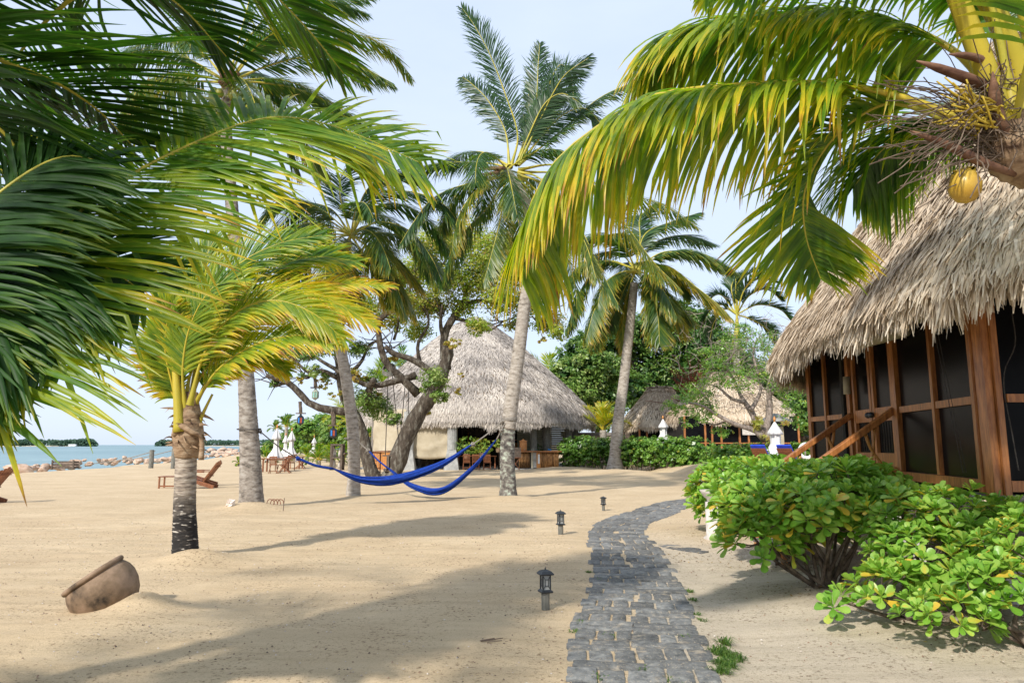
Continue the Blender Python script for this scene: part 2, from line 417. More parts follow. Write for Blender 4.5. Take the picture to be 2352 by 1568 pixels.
def stone_mat():
    """grey pavers, each of its own shade, with pale sand drifted over them"""
    m, nt, b, l = newmat('basalt_paver')
    tc = nt.nodes.new('ShaderNodeTexCoord'); ge = nt.nodes.new('ShaderNodeNewGeometry')
    def nz(src, scale, det=6, rough=.62):
        n = nt.nodes.new('ShaderNodeTexNoise'); n.inputs['Scale'].default_value = scale; n.inputs['Detail'].default_value = det; n.inputs['Roughness'].default_value = rough; l(src, n.inputs['Vector']); return n
    a = nz(ge.outputs['Position'], 14); ra = ramp_node(nt, [(.3, (.075, .078, .078)), (.55, (.165, .165, .158)), (.75, (.26, .255, .235))]); l(a.outputs['Fac'], ra.inputs['Fac'])
    oi = nt.nodes.new('ShaderNodeObjectInfo'); mr = nt.nodes.new('ShaderNodeMapRange'); mr.inputs['To Min'].default_value = .68; mr.inputs['To Max'].default_value = 1.35; l(oi.outputs['Random'], mr.inputs['Value'])
    hv = nt.nodes.new('ShaderNodeHueSaturation'); l(mr.outputs['Result'], hv.inputs['Value']); l(ra.outputs['Color'], hv.inputs['Color'])
    c = nz(ge.outputs['Position'], 4.5, 9, .72); rc = ramp_node(nt, [(.56, (0, 0, 0)), (.68, (.75, .75, .75))]); l(c.outputs['Fac'], rc.inputs['Fac'])
    g = nz(ge.outputs['Position'], 60, 3, .7); rg = ramp_node(nt, [(.60, (0, 0, 0)), (.66, (.8, .8, .8))]); l(g.outputs['Fac'], rg.inputs['Fac'])
    mx = nt.nodes.new('ShaderNodeMath'); mx.operation = 'MAXIMUM'; l(rc.outputs['Color'], mx.inputs[0]); l(rg.outputs['Color'], mx.inputs[1])
    x = nt.nodes.new('ShaderNodeMixRGB'); l(mx.outputs[0], x.inputs['Fac']); l(hv.outputs['Color'], x.inputs['Color1']); x.inputs['Color2'].default_value = (.48, .39, .275, 1)
    l(x.outputs['Color'], b.inputs['Base Color']); b.inputs['Roughness'].default_value = .9; b.inputs['Specular IOR Level'].default_value = .25
    bp = nt.nodes.new('ShaderNodeBump'); bp.inputs['Strength'].default_value = .8; bp.inputs['Distance'].default_value = .012; g2 = nz(ge.outputs['Position'], 30); l(g2.outputs['Fac'], bp.inputs['Height']); l(bp.outputs['Normal'], b.inputs['Normal'])
    return m
M['stone'] = stone_mat()
# ================================================================== GROUND
PATH_PX = [(1290, 1650, 1720), (1310, 1655, 1568), (1302, 1622, 1480), (1330, 1592, 1400), (1352, 1556, 1320), (1354, 1516, 1260),
           (1348, 1484, 1225), (1392, 1497, 1195), (1446, 1556, 1175), (1510, 1606, 1155), (1600, 1700, 1140)]
path_c, path_w = [], []
for xl, xr, y in PATH_PX:
    a, b = G(xl, y), G(xr, y)
    path_c.append((a + b) / 2); path_w.append((b - a).length)
PATH = cat(path_c, 90)
pc = np.array([(p.x, p.y) for p in PATH])
cum = np.concatenate([[0], np.cumsum(np.linalg.norm(np.diff(pc, axis=0), axis=1))])
def path_at(s):
    x = np.interp(s, cum, pc[:, 0]); y = np.interp(s, cum, pc[:, 1])
    x2 = np.interp(s + 0.15, cum, pc[:, 0]); y2 = np.interp(s + 0.15, cum, pc[:, 1])
    x1 = np.interp(s - 0.15, cum, pc[:, 0]); y1 = np.interp(s - 0.15, cum, pc[:, 1])
    d = np.array([x2 - x1, y2 - y1]); d /= max(np.linalg.norm(d), 1e-6)
    return np.array([x, y]), d
PATH_HALF = 0.54

SHORE = [(-33, -60), (-30, 20), (-30.8, 43), (-31.9, 53), (-34, 64), (-35.5, 75), (-41, 97), (-53, 137), (-60, 200), (-72, 400), (-90, 900), (-200, 6000)]
sx = np.array([a for a, b in SHORE]); sy = np.array([b for a, b in SHORE])

PALM_BASE = {'p1': G(427, 1284), 'p2': G(578, 1166), 'p3': G(811, 1141), 'p4': G(1167, 1147), 'p5': G(1412, 1082)}
MOUNDS = []
b1 = PALM_BASE['p1']; MOUNDS += [(b1.x + 0.25, b1.y - 0.15, 0.55, 0.13), (b1.x, b1.y, 0.9, 0.05)]
b2 = PALM_BASE['p2']; MOUNDS += [(b2.x + 0.1, b2.y - 0.3, 1.1, 0.17)]
b4 = PALM_BASE['p4']; MOUNDS += [(b4.x, b4.y - 0.2, 1.2, 0.12)]
b3 = PALM_BASE['p3']; MOUNDS += [(b3.x, b3.y, 0.9, 0.07)]
pot_c = G(232, 1398)
MOUNDS += [(pot_c.x + 0.42, pot_c.y - 0.04, 0.36, 0.15), (pot_c.x + 0.35, pot_c.y - 0.5, 0.7, 0.04)]
MOUNDS += [(3.6, 7.9, 1.6, 0.12), (4.4, 6.3, 1.6, 0.10), (4.2, 13.3, 1.5, 0.1)]
for hx, hy in ((3.6, 46), (6, 41), (8.6, 36)): MOUNDS.append((hx, hy, 3.2, 0.22))

def height(x, y, fine=True):
    x = np.asarray(x, dtype=float); y = np.asarray(y, dtype=float)
    h = 0.05 * (vn(x * 0.35 + 5, y * 0.3) - 0.5) * np.clip((y - 3) / 10, 0.3, 1)
    if fine:
        h = h + 0.022 * (vn(x * 1.1 + 9, y * 2.4 + 3) - 0.5) + 0.012 * (vn(x * 1.5, y * 9.0) - 0.5) + 0.018 * (vn(x * 4.3, y * 5.1) - 0.5) + 0.010 * (vn(x * 9.3, y * 9.1) - 0.5)
    if fine:   # old footprints, half smoothed by the rake
        for cs, dep, rad in ((.46, .034, .0050), (.31, .020, .0030)):
            i, j = np.floor(x / cs), np.floor(y / cs)
            ox, oy = hsh(i + 3, j) * .6 + .2, hsh(i, j + 7) * .6 + .2
            dx, dy = x - (i + ox) * cs, (y - (j + oy) * cs) * .75
            on = (hsh(i + 11, j + 5) > .45) * vn(x * .5 + 2, y * .5)
            d2 = dx * dx + dy * dy
            h = h - dep * on * (np.exp(-d2 / rad) - .45 * np.exp(-d2 / (rad * 3.2)))
    for mx, my, r, a in MOUNDS:
        d2 = ((x - mx) ** 2 + (y - my) ** 2) / (r * r)
        h = h + a * np.exp(-d2 * 1.8)
    # the sand right of the path lies a little lower
    px = np.interp(y, pc[:, 1], pc[:, 0])
    dp = np.full(x.shape, 9.0)
    nearm = (np.abs(x) < 12) & (y < 26)
    if nearm.any():
        qx, qy = x[nearm], y[nearm]; dm = np.full(qx.shape, 9.0)
        for a_, b_ in pc[::2]: dm = np.minimum(dm, np.hypot(qx - a_, qy - b_))
        dp[nearm] = dm
    side = np.clip((x - px - PATH_HALF * 1.0) / 0.10, 0, 1) * np.clip((13.0 - y) / 2.0, 0, 1)
    h = h - 0.055 * side
    k_ = np.clip((dp - PATH_HALF * .95) / .35, 0, 1)
    h = h * (.12 + .88 * k_) - 0.010 * (1 - k_)
    xs_ = np.interp(y, sy, sx)
    dsh = xs_ + 2.0 - x
    h = np.where(dsh > 0, h - np.minimum(dsh * 0.28, 2.5), h)
    # terrace rise on the right
    h = h + 0.5 * np.clip((y - 27) / 3, 0, 1) * np.clip((x - 8.2) / 1.5, 0, 1)
    return h

def hz(x, y): return float(height(np.array([x]), np.array([y]), False)[0])

def grow(start, step, end, k):
    out = [start]
    while abs(out[-1]) < abs(end):
        out.append(out[-1] + step); step *= k
    return out
xs = sorted(set([-v for v in grow(9, .12, 6000, 1.14)] + list(np.arange(-8.9, 9, 0.085)) + grow(9, .12, 6000, 1.14)))
ys = [-60, -30, -15, -8, -4, -1, 1, 2.5, 3.2] + list(np.arange(3.4, 17, 0.075)) + grow(17, 0.09, 7000, 1.035)
X, Y = np.meshgrid(np.array(xs), np.array(ys))
Z = height(X, Y)
V = np.stack([X, Y, Z], -1).reshape(-1, 3)
ny, nx = X.shape
idx = np.arange(ny * nx).reshape(ny, nx)
Q = np.stack([idx[:-1, :-1], idx[:-1, 1:], idx[1:, 1:], idx[1:, :-1]], -1).reshape(-1, 4)
pxv = np.interp(Y, pc[:, 1], pc[:, 0])
pale = np.clip((X - pxv + 0.2) / 0.5, 0, 1) * np.clip((14 - Y) / 3, 0, 1)
me = np_mesh('ground', V, Q, pale.ravel(), smooth=True)

m, nt, b, l = newmat('sand')
tc = nt.nodes.new('ShaderNodeTexCoord')
def tex(scale, stretch=(1, 1, 1), detail=5, rough=0.6, kind='ShaderNodeTexNoise'):
    mp = nt.nodes.new('ShaderNodeMapping'); mp.inputs['Scale'].default_value = stretch
    l(tc.outputs['Object'], mp.inputs['Vector'])
    n = nt.nodes.new(kind); n.inputs['Scale'].default_value = scale
    if kind == 'ShaderNodeTexNoise':
        n.inputs['Detail'].default_value = detail; n.inputs['Roughness'].default_value = rough
    l(mp.outputs['Vector'], n.inputs['Vector']); return n
def mixc(f, c1, c2, mode='MIX'):
    x = nt.nodes.new('ShaderNodeMixRGB'); x.blend_type = mode
    for k, v in (('Fac', f), ('Color1', c1), ('Color2', c2)):
        if isinstance(v, (int, float)): x.inputs[k].default_value = v
        elif isinstance(v, tuple): x.inputs[k].default_value = (v[0], v[1], v[2], 1)
        else: l(v, x.inputs[k])
    return x.outputs['Color']
big = tex(0.55, detail=4); r1 = ramp_node(nt, [(0.3, (0.53, 0.40, 0.25)), (0.7, (0.62, 0.485, 0.315))]); l(big.outputs['Fac'], r1.inputs['Fac'])
at = nt.nodes.new('ShaderNodeAttribute'); at.attribute_name = 'tone'
c = mixc(at.outputs['Fac'], r1.outputs['Color'], (0.53, 0.45, 0.34))
grain = tex(75, detail=4, rough=0.8); rg = ramp_node(nt, [(0.30, (0.50, 0.45, 0.40)), (0.47, (1, 1, 1)), (0.62, (1.0, 1.0, 1.0)), (0.80, (1.30, 1.25, 1.2))]); l(grain.outputs['Fac'], rg.inputs['Fac'])
c = mixc(0.85, c, rg.outputs['Color'], 'MULTIPLY')
grit = tex(26, detail=3, rough=0.7); rgr = ramp_node(nt, [(0.33, (0.36, 0.31, 0.27)), (0.45, (1, 1, 1))]); l(grit.outputs['Fac'], rgr.inputs['Fac'])
gm = tex(1.3, detail=3); rgm = ramp_node(nt, [(0.36, (0, 0, 0)), (0.56, (0.95, 0.95, 0.95))]); l(gm.outputs['Fac'], rgm.inputs['Fac'])
c = mixc(rgm.outputs['Color'], c, mixc(1.0, c, rgr.outputs['Color'], 'MULTIPLY'))
rake = tex(2.2, (0.22, 2.6, 1), detail=4); rr = ramp_node(nt, [(0.35, (0.90, 0.89, 0.87)), (0.6, (1.04, 1.04, 1.04))]); l(rake.outputs['Fac'], rr.inputs['Fac'])
c = mixc(0.8, c, rr.outputs['Color'], 'MULTIPLY')
moss = tex(1.5, (1, 1.6, 1), detail=9, rough=0.75); rm = ramp_node(nt, [(0.60, (0, 0, 0)), (0.70, (0.75, 0.75, 0.75))]); l(moss.outputs['Fac'], rm.inputs['Fac'])
mk_ = mixc(1.0, rm.outputs['Color'], at.outputs['Color'], 'MULTIPLY')
c = mixc(mk_, c, (0.10, 0.095, 0.075))
l(c, b.inputs['Base Color']); b.inputs['Roughness'].default_value = 0.95; b.inputs['Specular IOR Level'].default_value = 0.15
bp = nt.nodes.new('ShaderNodeBump'); bp.inputs['Strength'].default_value = 0.7; bp.inputs['Distance'].default_value = 0.016
bp2 = nt.nodes.new('ShaderNodeBump'); bp2.inputs['Strength'].default_value = 0.35; bp2.inputs['Distance'].default_value = 0.03
n3 = tex(9, (0.6, 2.2, 1), detail=6); l(n3.outputs['Fac'], bp2.inputs['Height'])
l(grain.outputs['Fac'], bp.inputs['Height']); l(bp2.outputs['Normal'], bp.inputs['Normal']); l(bp.outputs['Normal'], b.inputs['Normal'])
M['sand'] = m
ground = link('ground', me, m, kind='structure')

# ================================================================== SEA
m, nt, b, l = newmat('sea_water')
tc = nt.nodes.new('ShaderNodeTexCoord')
def tex(scale, stretch=(1, 1, 1), detail=5, rough=0.6, kind='ShaderNodeTexNoise'):
    mp = nt.nodes.new('ShaderNodeMapping'); mp.inputs['Scale'].default_value = stretch
    l(tc.outputs['Object'], mp.inputs['Vector'])
    n = nt.nodes.new(kind); n.inputs['Scale'].default_value = scale; n.inputs['Detail'].default_value = detail; n.inputs['Roughness'].default_value = rough
    l(mp.outputs['Vector'], n.inputs['Vector']); return n
big = tex(0.012, (1, .5, 1)); r1 = ramp_node(nt, [(0.35, (0.15, 0.245, 0.265)), (0.65, (0.215, 0.32, 0.335))]); l(big.outputs['Fac'], r1.inputs['Fac'])
foam = tex(0.11, (0.35, 1.0, 1), detail=9, rough=0.72); rf = ramp_node(nt, [(0.645, (0, 0, 0)), (0.68, (1, 1, 1))]); l(foam.outputs['Fac'], rf.inputs['Fac'])
chop = tex(0.5, (0.4, 1.2, 1), detail=6); rc = ramp_node(nt, [(0.35, (0.84, 0.86, 0.88)), (0.65, (1.12, 1.10, 1.08))]); l(chop.outputs['Fac'], rc.inputs['Fac'])
c = mixc(1.0, r1.outputs['Color'], rc.outputs['Color'], 'MULTIPLY')
c = mixc(rf.outputs['Color'], c, (0.82, 0.86, 0.86))
l(c, b.inputs['Base Color']); b.inputs['Roughness'].default_value = 0.45; b.inputs['Specular IOR Level'].default_value = 0.3
bp = nt.nodes.new('ShaderNodeBump'); bp.inputs['Strength'].default_value = 0.8; bp.inputs['Distance'].default_value = 0.5; l(chop.outputs['Fac'], bp.inputs['Height']); l(bp.outputs['Normal'], b.inputs['Normal'])
SEA_Z = -0.55
yy = [-80, -20, 10, 25, 40, 50, 60, 75, 95, 130, 200, 400, 900, 2500, 7800]
V, Qs = [], []
for y in yy:
    xr = float(np.interp(y, sy, sx)) + 4.5
    V += [(-7800, y, SEA_Z), (xr - 40, y, SEA_Z), (xr, y, SEA_Z)]
for i in range(len(yy) - 1):
    for j in range(2):
        a = i * 3 + j; Qs.append((a, a + 1, a + 4, a + 3))
link('sea', np_mesh('sea', V, Qs), m, kind='structure')

# ================================================================== PATH
random.seed(11)
def stone_mesh(seed):
    random.seed(seed)
    bm = bmesh.new()
    bmesh.ops.create_grid(bm, x_segments=5, y_segments=3, size=0.5)
    ph = random.random() * 9
    for v in bm.verts:
        e = max(abs(v.co.x), abs(v.co.y)) * 2
        v.co.x += random.uniform(-.016, .016); v.co.y += random.uniform(-.03, .03)
        cx_, cy_ = abs(v.co.x) * 2, abs(v.co.y) * 2
        if cx_ > .85 and cy_ > .85: v.co.x *= .985; v.co.y *= .97
        v.co.z = random.uniform(-.09, .06) - (0.20 if e > 0.85 else 0)
    top = bm.faces[:]
    bd = [e for e in bm.edges if e.is_boundary]
    r = bmesh.ops.extrude_edge_only(bm, edges=bd)
    for v in [g for g in r['geom'] if isinstance(g, bmesh.types.BMVert)]:
        v.co.z = -2.2; v.co.x *= 1.03; v.co.y *= 1.04
    me = bpy.data.meshes.new('paving_stone'); bm.to_mesh(me); bm.free()
    me.materials.append(M['stone'])
    me.polygons.foreach_set('use_smooth', np.ones(len(me.polygons), dtype=bool))
    return me
stones = [stone_mesh(s) for s in range(14)]
random.seed(21)
path_root = bpy.data.objects.new('path', None); path_root['kind'] = 'structure'; path_root.location = (PATH[8].x, PATH[8].y, 0)
COL.objects.link(path_root)
n_st = 0
def place_stone(x, y, ang, lx, ly, z=0.012):
    """lx: size along the path, ly: size across"""
    global n_st
    if n_st >= 298: return
    o = bpy.data.objects.new('paving_stone', random.choice(stones))
    COL.objects.link(o); o.parent = path_root; n_st += 1
    o.location = Vector((x, y, z + random.uniform(-.006, .006))) - path_root.location
    long_across = ly > lx
    a = ang + (PI / 2 if long_across else 0) + random.choice((0, PI)) + random.uniform(-.03, .03)
    s1, s2 = (ly, lx) if long_across else (lx, ly)
    o.rotation_euler = (random.uniform(-.02, .02), random.uniform(-.02, .02), a)
    o.scale = (s1, s2, 0.042)
total = cum[-1]
for side in (-1, 1):
    s = 0.1 if side < 0 else 0.24
    k = 0
    while s < total - 0.2:
        near = s < 8.2
        c, d = path_at(s)
        nrm = np.array([d[1], -d[0]])
        gap = 0.013
        jit = random.uniform(-.05, .06); seam = 0.05 * math.sin(s * 1.7) + random.uniform(-.045, .045)
        w = PATH_HALF - 0.01 + jit - side * seam
        if k % 2 == 0:
            nrow = random.choice((1, 2, 2)) if near else 2
            for q in range(nrow):
                h = random.uniform(.12, .19) if near else random.uniform(0.2, 0.3)
                c2, d2 = path_at(s + h / 2); n2 = np.array([d2[1], -d2[0]])
                if random.random() < 0.78:
                    ctr = c2 + n2 * side * (w / 2 + 0.004) + n2 * seam
                    place_stone(ctr[0], ctr[1], math.atan2(d2[1], d2[0]), h, w - .02)
                else:
                    sp = random.uniform(.35, .65)
                    for f0, f1 in ((0, sp), (sp, 1)):
                        ctr = c2 + n2 * side * (w * (f0 + f1) / 2 + 0.004) + n2 * seam
                        place_stone(ctr[0], ctr[1], math.atan2(d2[1], d2[0]), h, w * (f1 - f0) - .02)
                s += h + gap
        else:
            h = random.uniform(.27, .34)
            c2, d2 = path_at(s + h / 2); n2 = np.array([d2[1], -d2[0]])
            cuts = [0, random.uniform(.27, .4), random.uniform(.6, .7), 1]
            for f0, f1 in zip(cuts[:-1], cuts[1:]):
                ctr = c2 + n2 * side * (w * (f0 + f1) / 2 + 0.004) + n2 * seam
                place_stone(ctr[0], ctr[1], math.atan2(d2[1], d2[0]), h * random.uniform(.9, 1), w * (f1 - f0) - .022)
            s += h + gap
        k += 1
bp0, bp1 = G(1505, 1248), G(1668, 1268)
for i in range(6):
    t = (i + .5) / 6; p = bp0.lerp(bp1, t)
    for q in (-.13, .13):
        place_stone(p.x, p.y + q, math.atan2(bp1.y - bp0.y, bp1.x - bp0.x), 0.27, .22, -0.01)

# grass tufts along the path edge
def grass_patch(name, label, spots, hgt=0.07):
    V, Qg, T = [], [], []
    for (gx, gy, rad, n) in spots:
        z0 = hz(gx, gy)
        for i in range(n):
            a = random.uniform(0, 2 * PI); r = rad * math.sqrt(random.random())
            x, y = gx + r * math.cos(a) * .8, gy + r * math.sin(a)
            a2 = random.uniform(0, 2 * PI); le = random.uniform(.4, 1.3); dx, dy = math.cos(a2) * hgt * le, math.sin(a2) * hgt * le
            w = .0035; wx, wy = -math.sin(a2) * w, math.cos(a2) * w; hh = hgt * random.uniform(.3, .9)
            b0 = len(V); zz = z0 - 0.012
            V += [(x - wx, y - wy, zz), (x + wx, y + wy, zz), (x + dx * .6 + wx, y + dy * .6 + wy, zz + hh), (x + dx * .6 - wx, y + dy * .6 - wy, zz + hh)]
            V += [(x + dx * 1.3, y + dy * 1.3, zz + hh * .55), (x + dx * 1.32, y + dy * 1.32, zz + hh * .55)]
            t = random.random(); T += [t] * 6
            Qg += [(b0, b0 + 1, b0 + 2, b0 + 3), (b0 + 3, b0 + 2, b0 + 5, b0 + 4)]
    o = link(name, np_mesh(name, V, Qg, T), M['grass'], kind='stuff')
    setp(o, label, 'grass')
def gs(x, y, r, n):
    p = G(x, y); return (p.x, p.y, r, n)
grass_patch('grass', 'thick green grass tuft at the right edge of the stone path', [gs(1666, 1520, .085, 230), gs(1655, 1490, .09, 200), gs(1665, 1465, .06, 70), gs(1684, 1500, .10, 130), gs(1656, 1540, .06, 90)])
grass_patch('grass', 'sparse green grass sprigs growing between the grey paving stones', [gs(1352, 1312, .04, 40), gs(1372, 1330, .04, 30), gs(1335, 1428, .05, 40), gs(1318, 1448, .04, 20), gs(1398, 1458, .06, 30), gs(1582, 1355, .06, 60), gs(1590, 1375, .05, 40), gs(1600, 1408, .04, 30), gs(1575, 1462, .06, 30), gs(1612, 1420, .05, 40), gs(1380, 1555, .08, 40), gs(1480, 1536, .06, 25), gs(1545, 1560, .06, 25)], .045)

# ================================================================== ISLANDS, BOATS, ROCKS
def island(name, pts, Y0, label, n):
    V, Qg, T = [], [], []
    mbl = MB()
    for i in range(len(pts) - 1):
        (xa, ya), (xb, yb) = pts[i], pts[i + 1]
        for k in range(n):
            t = random.random()
            x = xa + (xb - xa) * t; yt = ya + (yb - ya) * t
            Yd = Y0 + random.uniform(-25, 25)
            top = P(x, yt, Yd).z
            c = P(x, 1021, Yd); z = SEA_Z + (top - SEA_Z) * random.uniform(0, 1) ** .7 + random.uniform(-1, 1.2)
            for q in range(2):
                nrm = np.array([random.gauss(0, 1), -abs(random.gauss(0, 1)), abs(random.gauss(0, .8))]); nrm /= np.linalg.norm(nrm)
                u = np.cross(nrm, [0, 0, 1.0]); u /= np.linalg.norm(u) + 1e-6; w = np.cross(nrm, u)
                s = random.uniform(.9, 2.2); cc = np.array([c.x + random.uniform(-1, 1), c.y, z])
                b0 = len(V); V += [cc - u * s, cc - w * s * .7, cc + u * s, cc + w * s * .7]; t2 = random.random(); T += [t2] * 4
                Qg.append((b0, b0 + 1, b0 + 2, b0 + 3))
    root = thing(name, label, 'island', (P(pts[0][0], 1021, Y0).x, Y0, SEA_Z))
    off = np.array(root.location)
    o = link('woodland', np_mesh('woodland', np.array(V) - off, Qg, T), M['far_leaf'], root, kind='stuff')
    l_ = MB()
    xa, xb = P(pts[0][0], 1021, Y0).x, P(pts[-1][0], 1021, Y0).x
    N = 30; vs = []; fs = []
    for i in range(N + 1):
        x = xa + (xb - xa) * i / N
        e = math.sin(PI * i / N) ** .3
        vs += [(x, Y0 - 30 * e, SEA_Z - .5), (x, Y0 - 22 * e, SEA_Z + 1.0), (x, Y0 + 22 * e, SEA_Z + 1.0), (x, Y0 + 30 * e, SEA_Z - .5)]
        if i: fs += [((i - 1) * 4 + j, (i - 1) * 4 + j + 1, i * 4 + j + 1, i * 4 + j) for j in range(3)]
    l_.add(vs, fs); mk('shore', l_, M['plaster'], root)
    h_ = MB()
    xx = P(pts[-1][0] - 22, 1021, Y0).x
    h_.box((xx, Y0 - 31, SEA_Z + 1.6), (9, 3, 2.4)); mk('low_house', h_, M['white_paint'], root)
island('island', [(-260, 1006), (-40, 1010), (40, 1013), (60, 1008), (140, 1012), (180, 1010), (200, 1007), (212, 1010), (222, 1019)], 950, 'low wooded island on the horizon at the far left of the sea', 420)
island('island', [(358, 1018), (372, 1011), (420, 1013), (480, 1011), (555, 1012), (640, 1010), (760, 1012)], 1050, 'low wooded spit of land on the horizon behind the grey palm trunk', 500)

def boat(px, Y0, s, label):
    c = P(px, 1021, Y0); root = thing('sailboat', label, 'boat', (c.x, Y0, SEA_Z))
    mb = MB()
    mb.add([(-6 * s, -2, 0), (5 * s, -2, 0), (7 * s, 0, 2), (5 * s, 2, 0), (-6 * s, 2, 0), (-6.5 * s, -2, 2), (6 * s, -2, 2), (6 * s, 2, 2), (-6.5 * s, 2, 2)],
           [(0, 1, 6, 5), (1, 2, 6), (2, 3, 7), (3, 4, 8, 7), (4, 0, 5, 8), (5, 6, 2, 7, 8)])
    mk('hull', mb, M['white_paint'], root, local=True)
    mb = MB(); mb.box((-1, 0, 2.7), (6 * s, 2.6, 1.5)); mk('cabin', mb, M['white_paint'], root, local=True, bevel=.3)
    mb = MB(); mb.tube([(0, 0, 2), (0, 0, 12 * s)], .16, 5); mk('mast', mb, M['white_paint'], root, local=True)
boat(452, 1150, 1.0, 'small white sailboat on the horizon, nearer to the left island')
boat(508, 1200, .7, 'smaller white sailboat on the horizon, closer to the right wooded spit')

def rock_mesh(seed):
    random.seed(seed)
    bm = bmesh.new(); bmesh.ops.create_icosphere(bm, subdivisions=2, radius=1)
    pl = [(Vector((random.gauss(0, 1), random.gauss(0, 1), random.gauss(0, 1))).normalized(), random.uniform(.55, .85)) for _ in range(9)]
    for v in bm.verts:
        for n, d in pl:
            k = v.co.dot(n)
            if k > d: v.co -= n * (k - d)
        v.co *= random.uniform(.94, 1.06); v.co.z *= .72
    me = bpy.data.meshes.new('rock'); bm.to_mesh(me); bm.free(); me.materials.append(M['rock']); return me
rocks = [rock_mesh(s) for s in range(8)]
random.seed(5)
def rock(x, y, z, s, label, group):
    o = bpy.data.objects.new('rock', random.choice(rocks)); COL.objects.link(o)
    o.location = (x, y, z); o.scale = (s * random.uniform(.8, 1.4), s * random.uniform(.8, 1.2), s * random.uniform(.7, 1))
    o.rotation_euler = (random.uniform(-.3, .3), random.uniform(-.3, .3), random.uniform(0, 6.3))
    setp(o, label, 'rock', group); return o
p = G(42, 1083)
o = rock(p.x, p.y, 0.12, 0.52, 'large lone tan boulder at the waterline on the left edge', None); o.scale = (.85, .6, .62)
line = [(70, 1079), (140, 1073), (200, 1069), (260, 1064), (330, 1060), (400, 1055), (470, 1049), (520, 1044), (560, 1040)]
GR = 'coral rocks heaped along the shoreline'
for i in range(len(line) - 1):
    a, b_ = G(*line[i]), G(*line[i + 1])
    nk = int(13 + (b_ - a).length * .55)
    for k in range(nk):
        t = (k + random.random()) / nk; p = a.lerp(b_, t)
        s = random.choice((.15, .22, .28, .4)) * (1 + .3 * i / 8)
        hgt = 0.45 if i == 3 or i == 2 else .15
        rock(p.x - random.uniform(-.6, 1.4), p.y + random.uniform(-.8, .8), random.uniform(-.12, hgt), s, 'pale coral rock in the heaped breakwater line between sand and sea', GR)
for k in range(22):
    a, b_ = P(484, 1031, 190), P(556, 1033, 170); t = random.random(); p = a.lerp(b_, t)
    rock(p.x, p.y + random.uniform(-2, 2), SEA_Z + random.uniform(0, .7), random.uniform(.7, 1.3), 'brownish rock of the low spit jutting into the sea', 'rocks of the low spit in the water')

# two posts with ropes at the waterline
for (x, yb, yt, lab) in ((346, 1075, 1033, 'left grey mooring post standing among the shore rocks'), (397, 1076, 1030, 'right grey mooring post standing among the shore rocks')):
    p = G(x, yb); q = P(x + 3, yt, p.y + .05)
    mb = MB(); mb.tube([(p.x, p.y, -.3), (p.x + .02, p.y, .5), tuple(q)], [.16, .155, .15], 10)
    o = mk('mooring_post', mb, M['grey_post'], loc=(p.x, p.y, 0)); setp(o, lab, 'post', 'mooring posts by the water')
for (xa, ya, xb, yb, lab) in ((356, 1035, 215, 1064, 'thin rope running from the left mooring post into the sea'), (407, 1031, 262, 1058, 'thin rope running from the right mooring post into the sea')):
    pa = P(xa, ya, G(346, 1075).y); pb = P(xb, yb, 58); pb.z = max(pb.z, SEA_Z)
    mb = MB(); mb.tube(cat([pa, (pa + pb) / 2 + Vector((0, 0, -.15)), pb], 8), .03, 5)
    o = mk('mooring_rope', mb, M['rope'], loc=tuple(pa)); setp(o, lab, 'rope')
p = G(149, 1077); root = thing('wooden_crate', 'dark wooden crate lying among the rocks by the water', 'crate', tuple(p))
for k in range(3):
    mb = MB(); mb.box((p.x, p.y, .12 + k * .17), (1.5, .5, .13)); mk('plank', mb, M['wood_dark'], root)
for k in (-.7, .7):
    mb = MB(); mb.box((p.x + k, p.y - .27, .3), (.09, .05, .62)); mk('batten', mb, M['wood_dark'], root)
